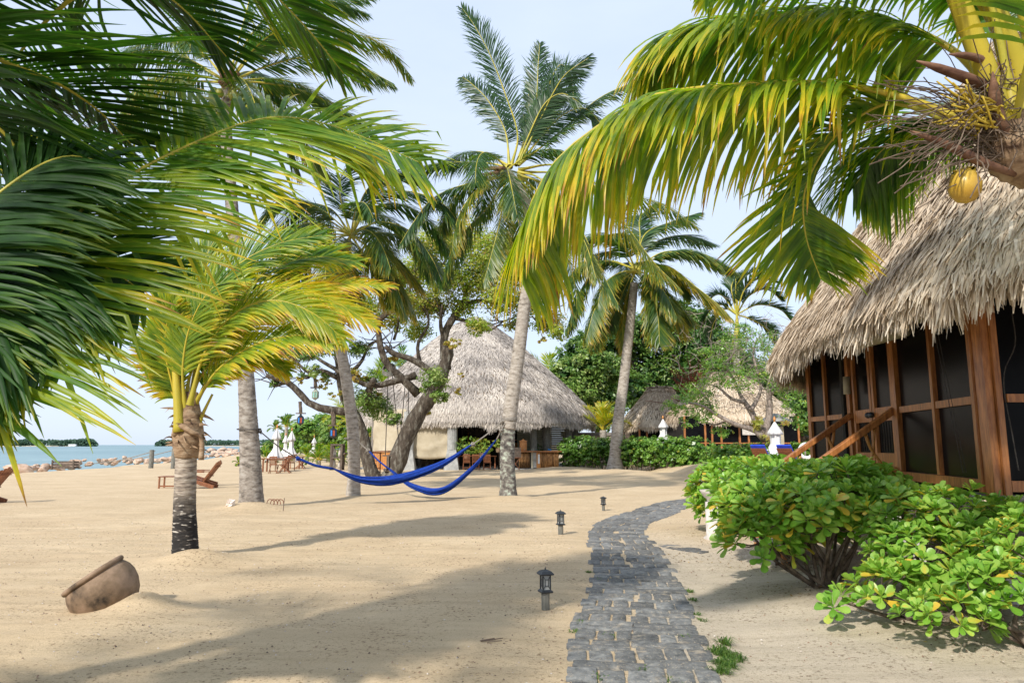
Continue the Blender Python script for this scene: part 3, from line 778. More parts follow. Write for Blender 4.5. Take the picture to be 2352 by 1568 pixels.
# ================================================================== PALMS
def frond_arrays(pts, nl=80, L=0.8, w=0.02, seg=4, p0=0.2, droop=0.8, wind=(0.25, 0.1, 0.0), yel=0.15, tip=0.5,
                 fold=True, lift=0.15, ang0=35, ang1=65, up=None, sides=(1, 1), noise=0.12, brk=0.0, twist=0.0, prof=(.5, .25)):
    C_ = np.array([tuple(p) for p in cat(pts, 60)])
    u = np.linspace(0, 1, 60)
    seglen = np.linalg.norm(np.diff(C_, axis=0), axis=1); u = np.concatenate([[0], np.cumsum(seglen)]); u /= u[-1]
    Tn = np.gradient(C_, axis=0); Tn /= np.linalg.norm(Tn, axis=1)[:, None]
    outV, outT = [], []
    for si, side in enumerate((-1, 1)):
        n = int(nl * sides[si])
        if n < 2: continue
        t = p0 + (1 - p0) * (np.arange(n) + rng.uniform(-.3, .3, n) + .5) / n
        t = np.clip(t, p0, 1)
        pos = np.stack([np.interp(t, u, C_[:, i]) for i in range(3)], -1)
        T = np.stack([np.interp(t, u, Tn[:, i]) for i in range(3)], -1); T /= np.linalg.norm(T, axis=1)[:, None]
        ref = np.array([0, 0, 1.0]) if up is None else np.array(up, dtype=float)
        N = ref[None] - T * (T @ ref)[:, None]
        ln = np.linalg.norm(N, axis=1); N /= np.maximum(ln, 1e-4)[:, None]
        S = np.cross(T, N)
        uu = (t - p0) / (1 - p0)
        if twist:
            ca, sa = np.cos(twist * uu)[:, None], np.sin(twist * uu)[:, None]
            S, N = S * ca + N * sa, N * ca - S * sa
        a = np.radians(90 - (90 - ang0) + (ang1 - ang0) * uu + rng.normal(0, 4, n))
        d = S * (side * np.cos(a))[:, None] + T * np.sin(a)[:, None] + N * (lift + rng.normal(0, .08, n))[:, None]
        d /= np.linalg.norm(d, axis=1)[:, None]
        l = L * (prof[0] + (1 - prof[0]) * np.sin(PI * np.clip(uu * 1.25, 0, 1) * .5)) * (1 - (1 - prof[1]) * np.clip((uu - .45) / .55, 0, 1) ** 1.7) * rng.uniform(.88, 1.1, n)
        W0 = T.copy()
        cur = pos.copy(); base = rng.normal(0, noise, (n, 3))
        wp = np.interp(np.linspace(0, 1, seg + 1), [0, .12, .4, .7, .9, 1], [.35, .85, 1, .75, .4, .04])
        yl = yel + rng.normal(0, .07, n); tb = rng.uniform(.2, 1.2, n) * tip
        bk = rng.random(n) < brk; bj = rng.integers(1, max(2, seg), n)
        Wn = np.array(wind, dtype=float)
        for j in range(seg + 1):
            f = j / seg
            Wd = W0 - d * np.sum(W0 * d, 1)[:, None]
            wl = np.linalg.norm(Wd, axis=1)[:, None]
            alt = np.cross(d, np.array([0.3, 0.9, 0.3])[None]); Wd = np.where(wl > .15, Wd / np.maximum(wl, 1e-4), alt)
            nb = np.cross(d, Wd)
            ww = (w * wp[j])
            lft = cur - Wd * ww * .5; rgt = cur + Wd * ww * .5
            tone = np.clip(yl + tb * f ** 2.5, 0, 1)
            if fold:
                mid = cur + nb * ww * .22
                outV.append(np.stack([lft, mid, rgt], 1)); outT.append(np.stack([tone + .06, tone - .02, tone + .06], 1))
            else:
                outV.append(np.stack([lft, rgt], 1)); outT.append(np.stack([tone, tone], 1))
            cur = cur + d * (l / seg)[:, None]
            g = droop * (0.35 + f * 1.3) / seg
            d = d + np.array([0, 0, -1.0]) * g + Wn[None] * (f + .3) / seg + base / seg
            kk = bk & (bj == j)
            d[kk] += np.array([0, 0, -1.6])
            d /= np.linalg.norm(d, axis=1)[:, None]
        # regroup: leaflet major
    k = 3 if fold else 2
    Vs, Ts = [], []
    per = seg + 1
    for g in range(len(outV) // per):
        A = np.stack(outV[g * per:(g + 1) * per], 1); B = np.stack(outT[g * per:(g + 1) * per], 1)
        Vs.append(A.reshape(A.shape[0], -1, 3)); Ts.append(B.reshape(B.shape[0], -1))
    V = np.concatenate(Vs); T_ = np.clip(np.concatenate(Ts), 0, 1)
    q = []
    for j in range(seg):
        for c in range(k - 1):
            q.append((j * k + c, j * k + c + 1, (j + 1) * k + c + 1, (j + 1) * k + c))
    return V, T_, np.array(q)

def frond(parent, pts, r0=0.02, mats=None, petiole_w=None, single=0, label=None, p0=0.2, leaf_obj=True, flat=0.55, rach_mat='rachis', kw=None):
    """one frond: midrib plus leaflets in one mesh; for the nearest palms the leaflets are objects of their own"""
    kw = dict(kw or {}); kw['p0'] = p0
    V, T_, q = frond_arrays(pts, **kw)
    off = np.array(woff(parent))
    c = cat(pts, 30)
    ns = 6
    mb = MB()
    rad = [r0 * (1.0 - .85 * (i / 29) ** .8) * (1 + (petiole_w or 0) * max(0, 1 - i / 29 / max(p0, .05)) ** 2) for i in range(30)]
    mb.tube(c, rad, ns)
    RV = np.array(mb.V) - off; RF = np.array([f for f in mb.F if len(f) == 4])
    lm = mats or 'frond'
    if not single:
        n, m = V.shape[0], V.shape[1]
        LV = V.reshape(-1, 3) - off
        LQ = (q[None] + (np.arange(n) * m)[:, None, None]).reshape(-1, 4)
        allV = np.concatenate([LV, RV]); allQ = np.concatenate([LQ, RF + len(LV)])
        mi = np.concatenate([np.zeros(len(LQ)), np.ones(len(RF))])
        tn = np.concatenate([T_.ravel(), np.zeros(len(RV))])
        me = np_mesh('frond', allV, allQ, tn, mi, smooth=True)
        o = link('frond', me, [M[lm], M[rach_mat]], parent)
    else:
        me = np_mesh('frond', RV, RF, np.zeros(len(RV)), smooth=True)
        o = link('frond', me, [M[rach_mat]], parent)
        idxs = np.arange(len(V))
        take = idxs if len(V) <= single else rng.choice(idxs, single, replace=False)
        rest = np.setdiff1d(idxs, take)
        for i in take:
            me = np_mesh('leaflet', V[i] - off, q, T_[i], smooth=True)
            link('leaflet', me, M[lm], o)
        if len(rest):
            n, m = len(rest), V.shape[1]
            LQ = (q[None] + (np.arange(n) * m)[:, None, None]).reshape(-1, 4)
            link('leaflet', np_mesh('leaflet', V[rest].reshape(-1, 3) - off, LQ, T_[rest].ravel(), smooth=True), M[lm], o, kind='stuff')
    if label: o['label'] = label
    return o

def ringed(pts, rads, n=16, rings=60, amp=0.03, flare=None):
    """trunk with leaf-scar rings"""
    mb = MB(); c = cat(pts, rings * 2 + 1); rr = []
    xs_ = np.linspace(0, 1, len(rads))
    for i in range(len(c)):
        r = float(np.interp(i / (len(c) - 1), xs_, rads))
        rr.append(r * (1 + (amp if i % 2 else -amp * .4) * random.uniform(.3, 1.2)))
    mb.tube(c, rr, n, jit=0.018)
    return mb

def crown_nuts(root, c, n, r, spread=0.35):
    for i in range(n):
        a = random.uniform(0, 2 * PI); p = Vector(c) + Vector((math.cos(a) * spread * random.uniform(.5, 1), math.sin(a) * spread, -random.uniform(.1, .5)))
        mb = MB(); mb.lathe([(0.001, r * 1.15), (r * .5, r), (r * .9, r * .45), (r, 0), (r * .85, -r * .6), (r * .4, -r), (0.001, -r * 1.1)], p, 10)
        mk('coconut', mb, M['coconut_green'], root, smooth=True)

def arc(c, az, el, ln, sag, wx=0.0, wy=0.0, n=7):
    """a frond midrib: starts at azimuth az and elevation el and bends down under its weight"""
    p = Vector(c); d = Vector((math.cos(az) * math.cos(el), math.sin(az) * math.cos(el), math.sin(el)))
    out = [p.copy()]
    for i in range(n):
        p = p + d * (ln / n); out.append(p.copy())
        d = (d + Vector((wx, wy, -sag)) * ((i + 1.2) / n) * (1.6 / n) * 2).normalized()
    return out

FK_FAR = dict(nl=62, L=0.85, w=0.034, seg=3, fold=False, droop=1.0, yel=.12, tip=.35, wind=(.35, .1, 0))
def far_crown(root, c, n, ln, kw, el=(-.5, 1.2), sag=1.0, az0=0.0, azr=2 * PI, r0=.03, mats='frond_far', dead=0, wx=.25):
    for i in range(n):
        az = az0 + azr * (i + random.uniform(-.3, .3)) / n
        t = ((i * 0.618) % 1.0)
        e = el[0] + (el[1] - el[0]) * t
        k = dict(kw); k['yel'] = k['yel'] + (0.22 * (1 - t)) + random.uniform(-.05, .08)
        frond(root, arc(c, az, e, ln * random.uniform(.85, 1.1), sag * random.uniform(.8, 1.2), wx, .05), r0, mats, kw=k)

# ---- young palm near left (p1)
random.seed(31)
B1 = PALM_BASE['p1']; d1 = B1.y
root = thing('palm_tree', 'young palm with yellow stalks and black-and-white lower trunk, beyond the clay pot', 'palm tree', (B1.x, B1.y, hz(B1.x, B1.y)))
pts = [(B1.x, B1.y, -.1), P(425, 1225, d1), P(424, 1165, d1), P(426, 1105, d1), P(428, 1040, d1)]
mb = ringed(pts, [.188, .165, .150, .146, .142], 22, 56, .035); mk('trunk', mb, M['bark_young'], root, smooth=True)
pts = [P(428, 1052, d1), P(430, 1020, d1), P(432, 985, d1), P(434, 950, d1), P(438, 900, d1)]
mb = MB(); mb.tube(cat(pts, 16), list(np.interp(np.linspace(0, 1, 16), [0, .3, .55, .8, 1], [.15, .215, .20, .15, .10])), 16, jit=.06)
mk('leaf_base', mb, M['fibre'], root, smooth=True)
for k in range(42):  # torn fibre flaps round the crown shaft
    a = random.uniform(0, 2 * PI); z0 = P(432, random.uniform(930, 1035), d1).z; r = .16
    cx, cy = P(431, 1000, d1).x, d1
    p0_ = Vector((cx + r * math.cos(a), cy + r * math.sin(a), z0)); out_ = Vector((math.cos(a), math.sin(a), 0)); ta = Vector((-out_.y, out_.x, 0))
    ln = random.uniform(.1, .26); mb = MB(); prev = p0_; d = (ta * random.choice((-1, 1)) * .6 + out_ * .7 + Vector((0, 0, random.uniform(-.5, .6)))).normalized()
    vs = []; nn = 5; w0 = random.uniform(.03, .08)
    for j in range(nn + 1):
        ww = w0 * (1 - j / nn) ** .7
        side = d.cross(Vector((0, 0, 1))).cross(d); vs += [prev - side * ww * .5, prev + side * ww * .5]
        prev = prev + d * ln / nn; d = (d + Vector((0, 0, random.uniform(-.5, .1))) + out_ * random.uniform(-.3, .3)).normalized()
    mb.add(vs, [(2 * j, 2 * j + 1, 2 * j + 3, 2 * j + 2) for j in range(nn)])
    mk('fibre_flap', mb, M['fibre'], root)
mb = MB(); pts = [P(402, 1000, d1 - .16), P(416, 978, d1 - .2), P(440, 992, d1 - .2), P(458, 1000, d1 - .14), P(464, 1020, d1 - .1), P(462, 1056, d1 - .1)]
mb.tube(cat(pts, 16), list(np.interp(np.linspace(0, 1, 16), [0, .2, .6, 1], [.05, .05, .03, .045])), 6); mk('dry_sheath', mb, M['fibre'], root, smooth=True)
mb = MB(); mb.tube(cat([P(412, 992, d1 - .17), P(409, 930, d1 - .15), P(401, 820, d1 - .1)], 10), list(np.interp(np.linspace(0, 1, 10), [0, 1], [.085, .045])), 10)
mk('cut_stalk', mb, M['petiole'], root, smooth=True)
C1 = P(432, 925, d1)
def px(seq, d_a, d_b):
    n = len(seq) - 1
    return [P(x, y, d_a + (d_b - d_a) * i / n) for i, (x, y) in enumerate(seq)]
K1 = dict(nl=120, L=0.85, w=.034, seg=7, droop=.55, up=(0, -.75, .6), lift=.05, yel=.30, tip=.5, wind=(.45, .1, 0), noise=.13)
def K(base, **o):
    r = dict(base); r.update(o); return r
frs = [
    (px([(425, 940), (440, 850), (490, 760), (560, 690), (640, 662), (740, 680), (860, 745)], d1, d1 + .3), K(K1, yel=.52, tip=.55, droop=.75, L=0.84, nl=114, wind=(.5, .1, -.15))),
    (px([(430, 940), (470, 850), (560, 770), (650, 700), (760, 655), (900, 655)], d1 + .1, d1 + .9), K(K1, yel=.52, tip=.7, droop=.9, L=0.64, nl=105, wind=(.5, .1, -.15))),
    (px([(418, 945), (410, 850), (404, 740), (396, 650), (400, 575)], d1, d1 + .1), K(K1, yel=.30, L=0.70, droop=.25, wind=(.5, .1, .1), nl=90)),
    (px([(412, 950), (395, 880), (380, 810), (384, 740), (400, 690)], d1 + .1, d1 - .3), K(K1, yel=.36, L=0.64, droop=.5, wind=(.25, .1, 0))),
    (px([(438, 930), (455, 800), (480, 700), (545, 610), (640, 560), (740, 540)], d1 + .2, d1 + .4), K(K1, yel=.22, L=0.92, droop=.4, nl=111, wind=(.6, .1, 0))),
    (px([(438, 930), (470, 790), (530, 690), (620, 620), (720, 590), (820, 600)], d1 + .3, d1 + 1.0), K(K1, yel=.26, L=0.92, droop=.5, nl=111, wind=(.6, .1, 0))),
    (px([(436, 930), (450, 820), (455, 700), (470, 600), (500, 540)], d1 + .3, d1 + .8), K(K1, yel=.28, L=0.83, droop=.3, wind=(.7, .1, .1))),
    (px([(440, 940), (500, 850), (590, 790), (690, 770), (760, 790)], d1, d1 - .5), K(K1, yel=.42, L=0.70, droop=.7, nl=96)),
    (px([(442, 940), (480, 880), (540, 830), (600, 820), (660, 850)], d1, d1 + .2), K(K1, yel=.40, L=0.64, droop=.8, nl=84)),
    (px([(440, 950), (470, 880), (500, 800), (560, 740), (640, 720)], d1 + .3, d1 + .9), K(K1, yel=.32, L=0.77, droop=.5, nl=90)),
    (px([(436, 930), (470, 810), (540, 720), (630, 690), (720, 720), (790, 780)], d1 - .2, d1 - .4), K(K1, yel=.42, tip=.5, L=.85, droop=.9, nl=110, wind=(.5, .1, -.1))),
    (px([(436, 930), (460, 780), (500, 670), (580, 590), (680, 570), (790, 600)], d1 + .4, d1 + 1.4), K(K1, yel=.40, L=1.0, droop=.7, nl=110)),
    (px([(425, 940), (420, 840), (440, 740), (490, 660), (560, 640)], d1 - .1, d1 - .5), K(K1, yel=.34, L=.85, droop=.5, nl=100)),
    (px([(420, 945), (385, 880), (365, 820), (350, 790)], d1 + .1, d1 - .1), K(K1, yel=.45, L=.55, droop=.8, wind=(.1, 0, 0), nl=80)),
]
for pts, k in frs: frond(root, pts, .026, 'frond', petiole_w=1.2, rach_mat='petiole', kw=k)
mb = MB(); mb.tube(cat([P(452, 990, d1), P(466, 950, d1), P(488, 905, d1 + .05)], 8), [.035, .032, .03, .027, .025, .022, .02, .018], 8); mk('leaf_stalk', mb, M['petiole'], root, smooth=True)

# ---- left foreground palms, crowns outside the frame, fronds reaching in
random.seed(33); rng = np.random.default_rng(33)
root = thing('palm_tree', 'near palm at the left edge whose broad dark frond arches over the beach', 'palm tree', (-3.6, 3.1, 0))
mb = ringed([(-3.6, 3.1, -.1), (-3.5, 3.15, .7), (-3.35, 3.25, 1.5)], [.22, .17, .15], 16, 20); mk('trunk', mb, M['bark_pale'], root, smooth=True)
KN = dict(nl=170, L=1.15, w=.033, seg=8, droop=.62, yel=.16, tip=.45, wind=(.55, .1, -.05), noise=.10, lift=.22, ang0=30, ang1=55)
frond(root, px([(-330, 1060), (-120, 850), (30, 665), (123, 551), (197, 478), (274, 422), (352, 373), (492, 309), (580, 278), (668, 270), (791, 298), (960, 372)], 3.4, 5.3), .024, 'frond', petiole_w=1.0, single=290, p0=.10,
      kw=K(KN, nl=200, L=1.2, w=.036, yel=.26, tip=.5, brk=.2, prof=(.85, .4), wind=(.12, 0, -.1), droop=.45, ang0=4, ang1=36, lift=0, up=(0, -.75, .65)))
frond(root, px([(-330, 1060), (-270, 860), (-170, 730), (-50, 640), (80, 590), (220, 605), (330, 670)], 3.4, 4.0), .022, 'frond_shaded', kw=K(KN, nl=150, L=1.05, yel=.08, droop=.5, tip=.45, wind=(.12, 0, -.1), up=(0, -.8, .6), lift=0, ang0=5, ang1=34), p0=.1)
frond(root, px([(-330, 1060), (-280, 900), (-190, 790), (-80, 735), (40, 730), (150, 790)], 3.4, 3.6), .022, 'frond_shaded', kw=K(KN, nl=120, L=.9, yel=.06, droop=.5, tip=.5, wind=(.12, 0, -.1), up=(0, -.8, .6), lift=0, ang0=5, ang1=34), p0=.1)
frond(root, px([(-330, 1060), (-290, 960), (-210, 880), (-110, 845), (-10, 880)], 3.4, 3.8), .022, 'frond_shaded', kw=K(KN, nl=120, L=.8, yel=.06, droop=.6, tip=.5, wind=(.12, 0, -.1), up=(0, -.8, .6), lift=0, ang0=5, ang1=34), p0=.1)
frond(root, px([(-330, 1060), (-250, 780), (-120, 560), (30, 420), (150, 360), (260, 380)], 3.4, 3.9), .022, 'frond_shaded', kw=K(KN, nl=140, L=1.0, yel=.08, droop=.6, up=(0, -.8, .6), lift=0, wind=(.15, .1, 0), ang0=10, ang1=38), p0=.1)
c0 = P(-330, 1060, 3.4)
for az, el, ln in ((2.6, .9, 2.8), (3.6, .6, 2.8), (4.4, .7, 2.6)):  # out-of-frame fronds added to shade the fronds and sand below
    frond(root, arc(c0, az, el, ln, 1.0, .1), .024, 'frond', kw=K(KN, seg=4, fold=False, nl=60, yel=.2))

root = thing('palm_tree', 'tall near palm outside the left edge, its long fronds crossing the top left corner', 'palm tree', (-4.9, 2.6, 0))
mb = ringed([(-4.9, 2.6, -.1), (-4.7, 2.8, 1.5), (-4.3, 3.0, 3.0), (-4.0, 3.2, 4.3)], [.26, .18, .16, .15], 16, 40); mk('trunk', mb, M['bark_pale'], root, smooth=True)
cT = Vector((-4.0, 3.2, 4.4))
KT = K(KN, nl=180, L=1.2, w=.031, droop=.42, yel=.15, tip=.3, seg=7)
frond(root, [cT] + px([(-120, 70), (0, 137), (98, 176), (165, 211), (235, 262), (300, 330)], 3.6, 4.6), .024, 'frond_shaded', kw=K(KT, nl=100, L=1.25, ang0=20, ang1=45, wind=(.9, .3, .1), droop=.3), p0=.15)
frond(root, [cT] + px([(200, -60), (158, 0), (102, 53), (40, 130), (-20, 240), (-40, 360)], 4.4, 4.6), .024, 'frond_shaded', kw=K(KT, nl=85, L=1.3, ang0=5, ang1=25, wind=(1.1, .2, .12), droop=.3, yel=.12), p0=.15)
frond(root, [cT] + px([(60, -220), (250, -260), (420, -200), (560, -80), (700, 60), (790, 170)], 4.0, 5.6), .024, 'frond_shaded', kw=K(KT, nl=100, L=1.05, w=.036, droop=.9, wind=(.8, .3, -.1), yel=.26, tip=.4), p0=.15)
frond(root, [cT] + px([(-40, -150), (120, -150), (280, -80), (420, 20), (520, 130)], 3.8, 4.8), .024, 'frond_shaded', kw=K(KT, nl=95, L=1.1, droop=.6, yel=.14), p0=.15)
frond(root, [cT] + px([(-150, 150), (-60, 240), (30, 330), (90, 440), (120, 560)], 3.7, 4.2), .024, 'frond_shaded', kw=K(KT, nl=90, L=1.1, droop=.5, yel=.10, ang0=20), p0=.15)
for az, el, ln in ((2.8, .6, 3.2), (3.8, .5, 3.4), (4.9, .5, 3.4), (4.4, 1.1, 3.0), (5.2, .1, 3.0)):  # sparse unseen fronds, added to block sun from lower fronds and foreground sand
    frond(root, arc(cT, az, el, ln, 1.0, .15), .026, 'frond', kw=K(KN, seg=4, fold=False, nl=34, w=.028, yel=.2))

# ---- tall palm behind (p2), hammock tied to it
random.seed(35); rng = np.random.default_rng(35)
B2 = PALM_BASE['p2']; d2 = B2.y
root = thing('palm_tree', 'thick grey coconut palm left of the blue hammock, its crown high at the top', 'palm tree', tuple(B2))
mb = ringed([(B2.x, B2.y, -.15), P(577, 1130, d2), P(575, 1060, d2), P(571, 980, d2), P(566, 880, d2), P(556, 740, d2), P(540, 560, d2 + .1), P(528, 420, d2 + .2), P(520, 300, d2 + .2), P(522, 205, d2 + .2)],
            [.36, .295, .27, .245, .22, .195, .18, .17, .16, .15, .15], 22, 110, .022)
mk('trunk', mb, M['bark'], root, smooth=True)
C2 = P(524, 190, d2 + .2)
KF = dict(nl=130, L=1.2, w=.040, seg=4, fold=False, lift=-.25, droop=.9, yel=.16, tip=.5, wind=(.8, .1, 0), noise=.22)
for seq, dz, k in [
    ([(524, 190), (570, 90), (640, 20), (740, 0), (840, 30)], .6, {}),
    ([(524, 190), (600, 110), (700, 75), (800, 75), (890, 110), (945, 180)], .8, dict(yel=.42, tip=.5)),
    ([(524, 190), (620, 150), (720, 130), (820, 150), (900, 190)], -.3, dict(yel=.2)),
    ([(524, 190), (560, 50), (600, -60), (700, -120), (800, -110)], .3, {}),
    ([(524, 190), (500, 60), (480, -60), (520, -160)], .4, {}),
    ([(524, 190), (470, 160), (430, 130), (425, 90), (450, 75)], .2, dict(L=.5, yel=.3, nl=50)),
    ([(524, 190), (600, 190), (700, 210), (800, 260), (880, 330)], .4, dict(yel=.25)),
    ([(524, 190), (580, 230), (650, 300), (690, 400)], .2, dict(yel=.3)),
    ([(524, 190), (430, 190), (340, 230), (270, 310)], .5, {}),
    ([(524, 190), (450, 110), (360, 90), (270, 130)], .8, {}),
    ([(524, 190), (480, 250), (430, 340), (410, 440)], .6, dict(yel=.3)),
    ([(524, 190), (640, 60), (740, 10), (860, -10)], 1.4, {}),
    ([(524, 190), (560, 120), (640, 90), (760, 120), (850, 200)], 1.8, dict(yel=.2)),
]:
    frond(root, px(seq, C2.y, C2.y + dz * 2), .035, 'frond_far', petiole_w=.8, kw=K(KF, **k))
crown_nuts(root, C2, 7, .12, .35)
for k in range(6):
    mb = MB(); q = C2 + Vector((random.uniform(-.2, .4), -.3, random.uniform(-.2, .5))); mb.tube(cat([C2 + Vector((0, 0, -.2)), q, q + Vector((random.uniform(-.3, .5), -.1, random.uniform(-.1, .4)))], 6), [.06, .07, .06, .04, .02, .005], 6)
    mk('spathe', mb, M['spathe'], root, smooth=True)

far_crown(root, C2, 12, 3.8, KF, el=(-.5, 1.0), sag=1.1)

# ---- slim palm in the middle (p3), dark crown
random.seed(37); rng = np.random.default_rng(37)
B3 = PALM_BASE['p3']; d3 = B3.y
root = thing('palm_tree', 'slim pale palm before the branching tree, with dark crown above', 'palm tree', tuple(B3))
mb = ringed([(B3.x, B3.y, -.1), P(813, 1090, d3), P(812, 1010, d3), P(804, 930, d3), P(790, 840, d3), P(774, 760, d3), P(768, 690, d3 + .2), P(775, 620, d3 + .4), P(800, 555, d3 + .6)],
            [.24, .195, .19, .185, .18, .17, .165, .16, .16, .15], 18, 90, .025)
mk('trunk', mb, M['bark_pale'], root, smooth=True)
C3 = P(806, 540, d3 + .6)
for seq, dz, k in [
    ([(806, 540), (850, 480), (920, 470), (990, 510), (1040, 590)], .8, dict(yel=.14)),
    ([(806, 540), (870, 510), (940, 530), (990, 590), (1020, 660)], -.6, dict(yel=.22)),
    ([(806, 540), (860, 560), (920, 600), (970, 660)], .2, dict(yel=.38, tip=.6)),
    ([(806, 540), (840, 590), (880, 640), (900, 700)], -.4, dict(yel=.35, tip=.7)),
    ([(806, 540), (760, 480), (700, 470), (650, 510), (620, 570)], .5, {}),
    ([(806, 540), (780, 440), (800, 380), (860, 350)], .4, dict(yel=.1)),
    ([(806, 540), (840, 440), (900, 400), (970, 410)], .4, dict(yel=.1)),
    ([(806, 540), (860, 450), (940, 440), (1020, 470), (1070, 540)], -1.0, dict(yel=.10)),
    ([(806, 540), (750, 540), (700, 570), (670, 640)], .3, dict(yel=.3)),
    ([(806, 540), (790, 600), (770, 660), (740, 700)], -.2, dict(yel=.4, tip=.7)),
    ([(806, 540), (830, 500), (890, 500), (960, 560), (990, 640)], 1.5, {}),
    ([(806, 540), (740, 500), (690, 520), (640, 600)], 1.2, {}),
]:
    frond(root, px(seq, C3.y, C3.y + dz * 2), .035, 'frond_far', petiole_w=.8, kw=K(KF, L=1.35, **k))


far_crown(root, C3, 14, 3.6, K(KF, L=1.3, wind=(.4, .1, 0)), el=(-.6, .8), sag=1.2)

# ---- centre palm (p4)
random.seed(39); rng = np.random.default_rng(39)
B4 = PALM_BASE['p4']; d4 = B4.y
root = thing('palm_tree', 'tall coconut palm in the centre with lichen-spotted grey base and two hammock ropes', 'palm tree', tuple(B4))
tp = [(B4.x, B4.y, -.15), P(1167, 1110, d4), P(1165, 1050, d4), P(1167, 980, d4)]
mb = ringed(tp, [.335, .245, .225, .215, .21], 22, 40, .02); mk('trunk_base', mb, M['bark_lichen'], root, smooth=True)
tp = [P(1167, 985, d4), P(1175, 920, d4), P(1190, 820, d4), P(1205, 700, d4), P(1217, 620, d4), P(1220, 540, d4), P(1210, 470, d4 + .1), P(1185, 425, d4 + .2), P(1165, 395, d4 + .2)]
mb = ringed(tp, [.225, .215, .20, .19, .175, .165, .16, .15, .15, .14], 20, 90, .022); mk('trunk', mb, M['bark_pale'], root, smooth=True)
C4 = P(1165, 390, d4 + .2)
KG = K(KF, nl=110, L=1.15, w=.036, noise=.28)
for seq, dz, k in [
    ([(1175, 380), (1189, 309), (1160, 215), (1125, 125), (1090, 60), (1062, 20)], -.3, dict(up=(0, -1, .2), L=1.0, droop=.25, wind=(.35, 0, .05), yel=.08, tip=.15, lift=.05)),
    ([(1170, 380), (1160, 300), (1120, 230), (1080, 190), (1062, 178)], .4, dict(up=(0, -1, .2), L=1.05, droop=.6, yel=.08, tip=.2)),
    ([(1195, 370), (1225, 300), (1233, 220), (1236, 150), (1240, 100)], .3, dict(up=(0, -1, .2), L=1.05, droop=.3, yel=.08, tip=.2)),
    ([(1195, 370), (1240, 280), (1260, 200), (1285, 150), (1310, 170), (1318, 230)], .6, dict(up=(0, -1, .2), L=1.1, droop=.6, yel=.05, tip=.15)),
    ([(1195, 370), (1245, 266), (1270, 215), (1300, 170), (1352, 133)], -.4, dict(up=(0, -1, .2), L=1.1, droop=.7, yel=.05, tip=.15)),
    ([(1165, 385), (1120, 375), (1026, 374), (970, 385), (936, 405)], .3, dict(L=1.0, droop=1.4, yel=.08, wind=(.2, 0, 0))),
    ([(1165, 395), (1138, 410), (1048, 430), (990, 460), (950, 510), (919, 560)], -.4, dict(L=1.1, droop=1.3, yel=.08, wind=(.3, 0, 0))),
    ([(1160, 400), (1125, 470), (1070, 530), (1035, 590), (1018, 650)], .2, dict(L=1.25, droop=1.2, yel=.22, tip=.4)),
    ([(1160, 410), (1150, 500), (1130, 580), (1110, 650)], -.3, dict(L=1.15, droop=1.2, yel=.34, tip=.5)),
    ([(1190, 380), (1290, 300), (1370, 230), (1440, 195), (1475, 185)], .6, dict(L=1.05, droop=.8, yel=.12)),
    ([(1190, 390), (1280, 380), (1370, 430), (1440, 520), (1500, 600), (1560, 660)], -.2, dict(L=1.3, droop=.8, yel=.45, tip=.55)),
    ([(1190, 400), (1260, 430), (1330, 520), (1380, 620), (1420, 700)], -.6, dict(L=1.3, droop=.9, yel=.30, tip=.5)),
    ([(1190, 400), (1240, 450), (1290, 560), (1320, 650), (1325, 710)], .3, dict(L=1.25, droop=1.0, yel=.28, tip=.5)),
    ([(1190, 395), (1300, 400), (1420, 440), (1520, 470), (1600, 520)], .9, dict(L=1.25, droop=.9, yel=.32, tip=.5)),
    ([(1190, 400), (1220, 470), (1250, 580), (1260, 690)], .5, dict(L=1.15, droop=1.0, yel=.18, tip=.5)),
    ([(1195, 375), (1255, 300), (1300, 260), (1345, 250), (1385, 290)], .2, dict(up=(0, -1, .3), L=1.0, droop=.9, yel=.12)),
    ([(1190, 375), (1215, 310), (1250, 240), (1290, 215), (1330, 235)], -.3, dict(up=(0, -1, .3), L=1.0, droop=.7, yel=.1)),
    ([(1190, 395), (1240, 410), (1300, 480), (1345, 560), (1370, 640)], -.8, dict(L=1.2, droop=1.0, yel=.42, tip=.5)),
    ([(1185, 380), (1210, 300), (1215, 240), (1212, 190)], 1.0, dict(up=(0, -1, .2), L=.7, droop=.5, yel=.05)),
    ([(1175, 385), (1110, 350), (1060, 355), (1010, 380)], 1.4, dict(L=1.05, droop=1.2, yel=.05)),
]:
    frond(root, px(seq, C4.y, C4.y + dz * 2), .036, 'frond_far', petiole_w=.8, kw=K(KG, **k))
crown_nuts(root, C4, 3, .11, .3)
for k in range(4):
    mb = MB(); q = C4 + Vector((random.uniform(-.6, -.2), -.3, random.uniform(-.3, .1))); mb.tube(cat([C4, q, q + Vector((-.5, -.1, -.1))], 6), [.03, .07, .07, .05, .03, .005], 6)
    mk('spathe', mb, M['spathe'], root, smooth=True)

far_crown(root, C4, 9, 3.4, K(KG, wind=(.3, .1, 0)), el=(-.7, .5), sag=1.2)

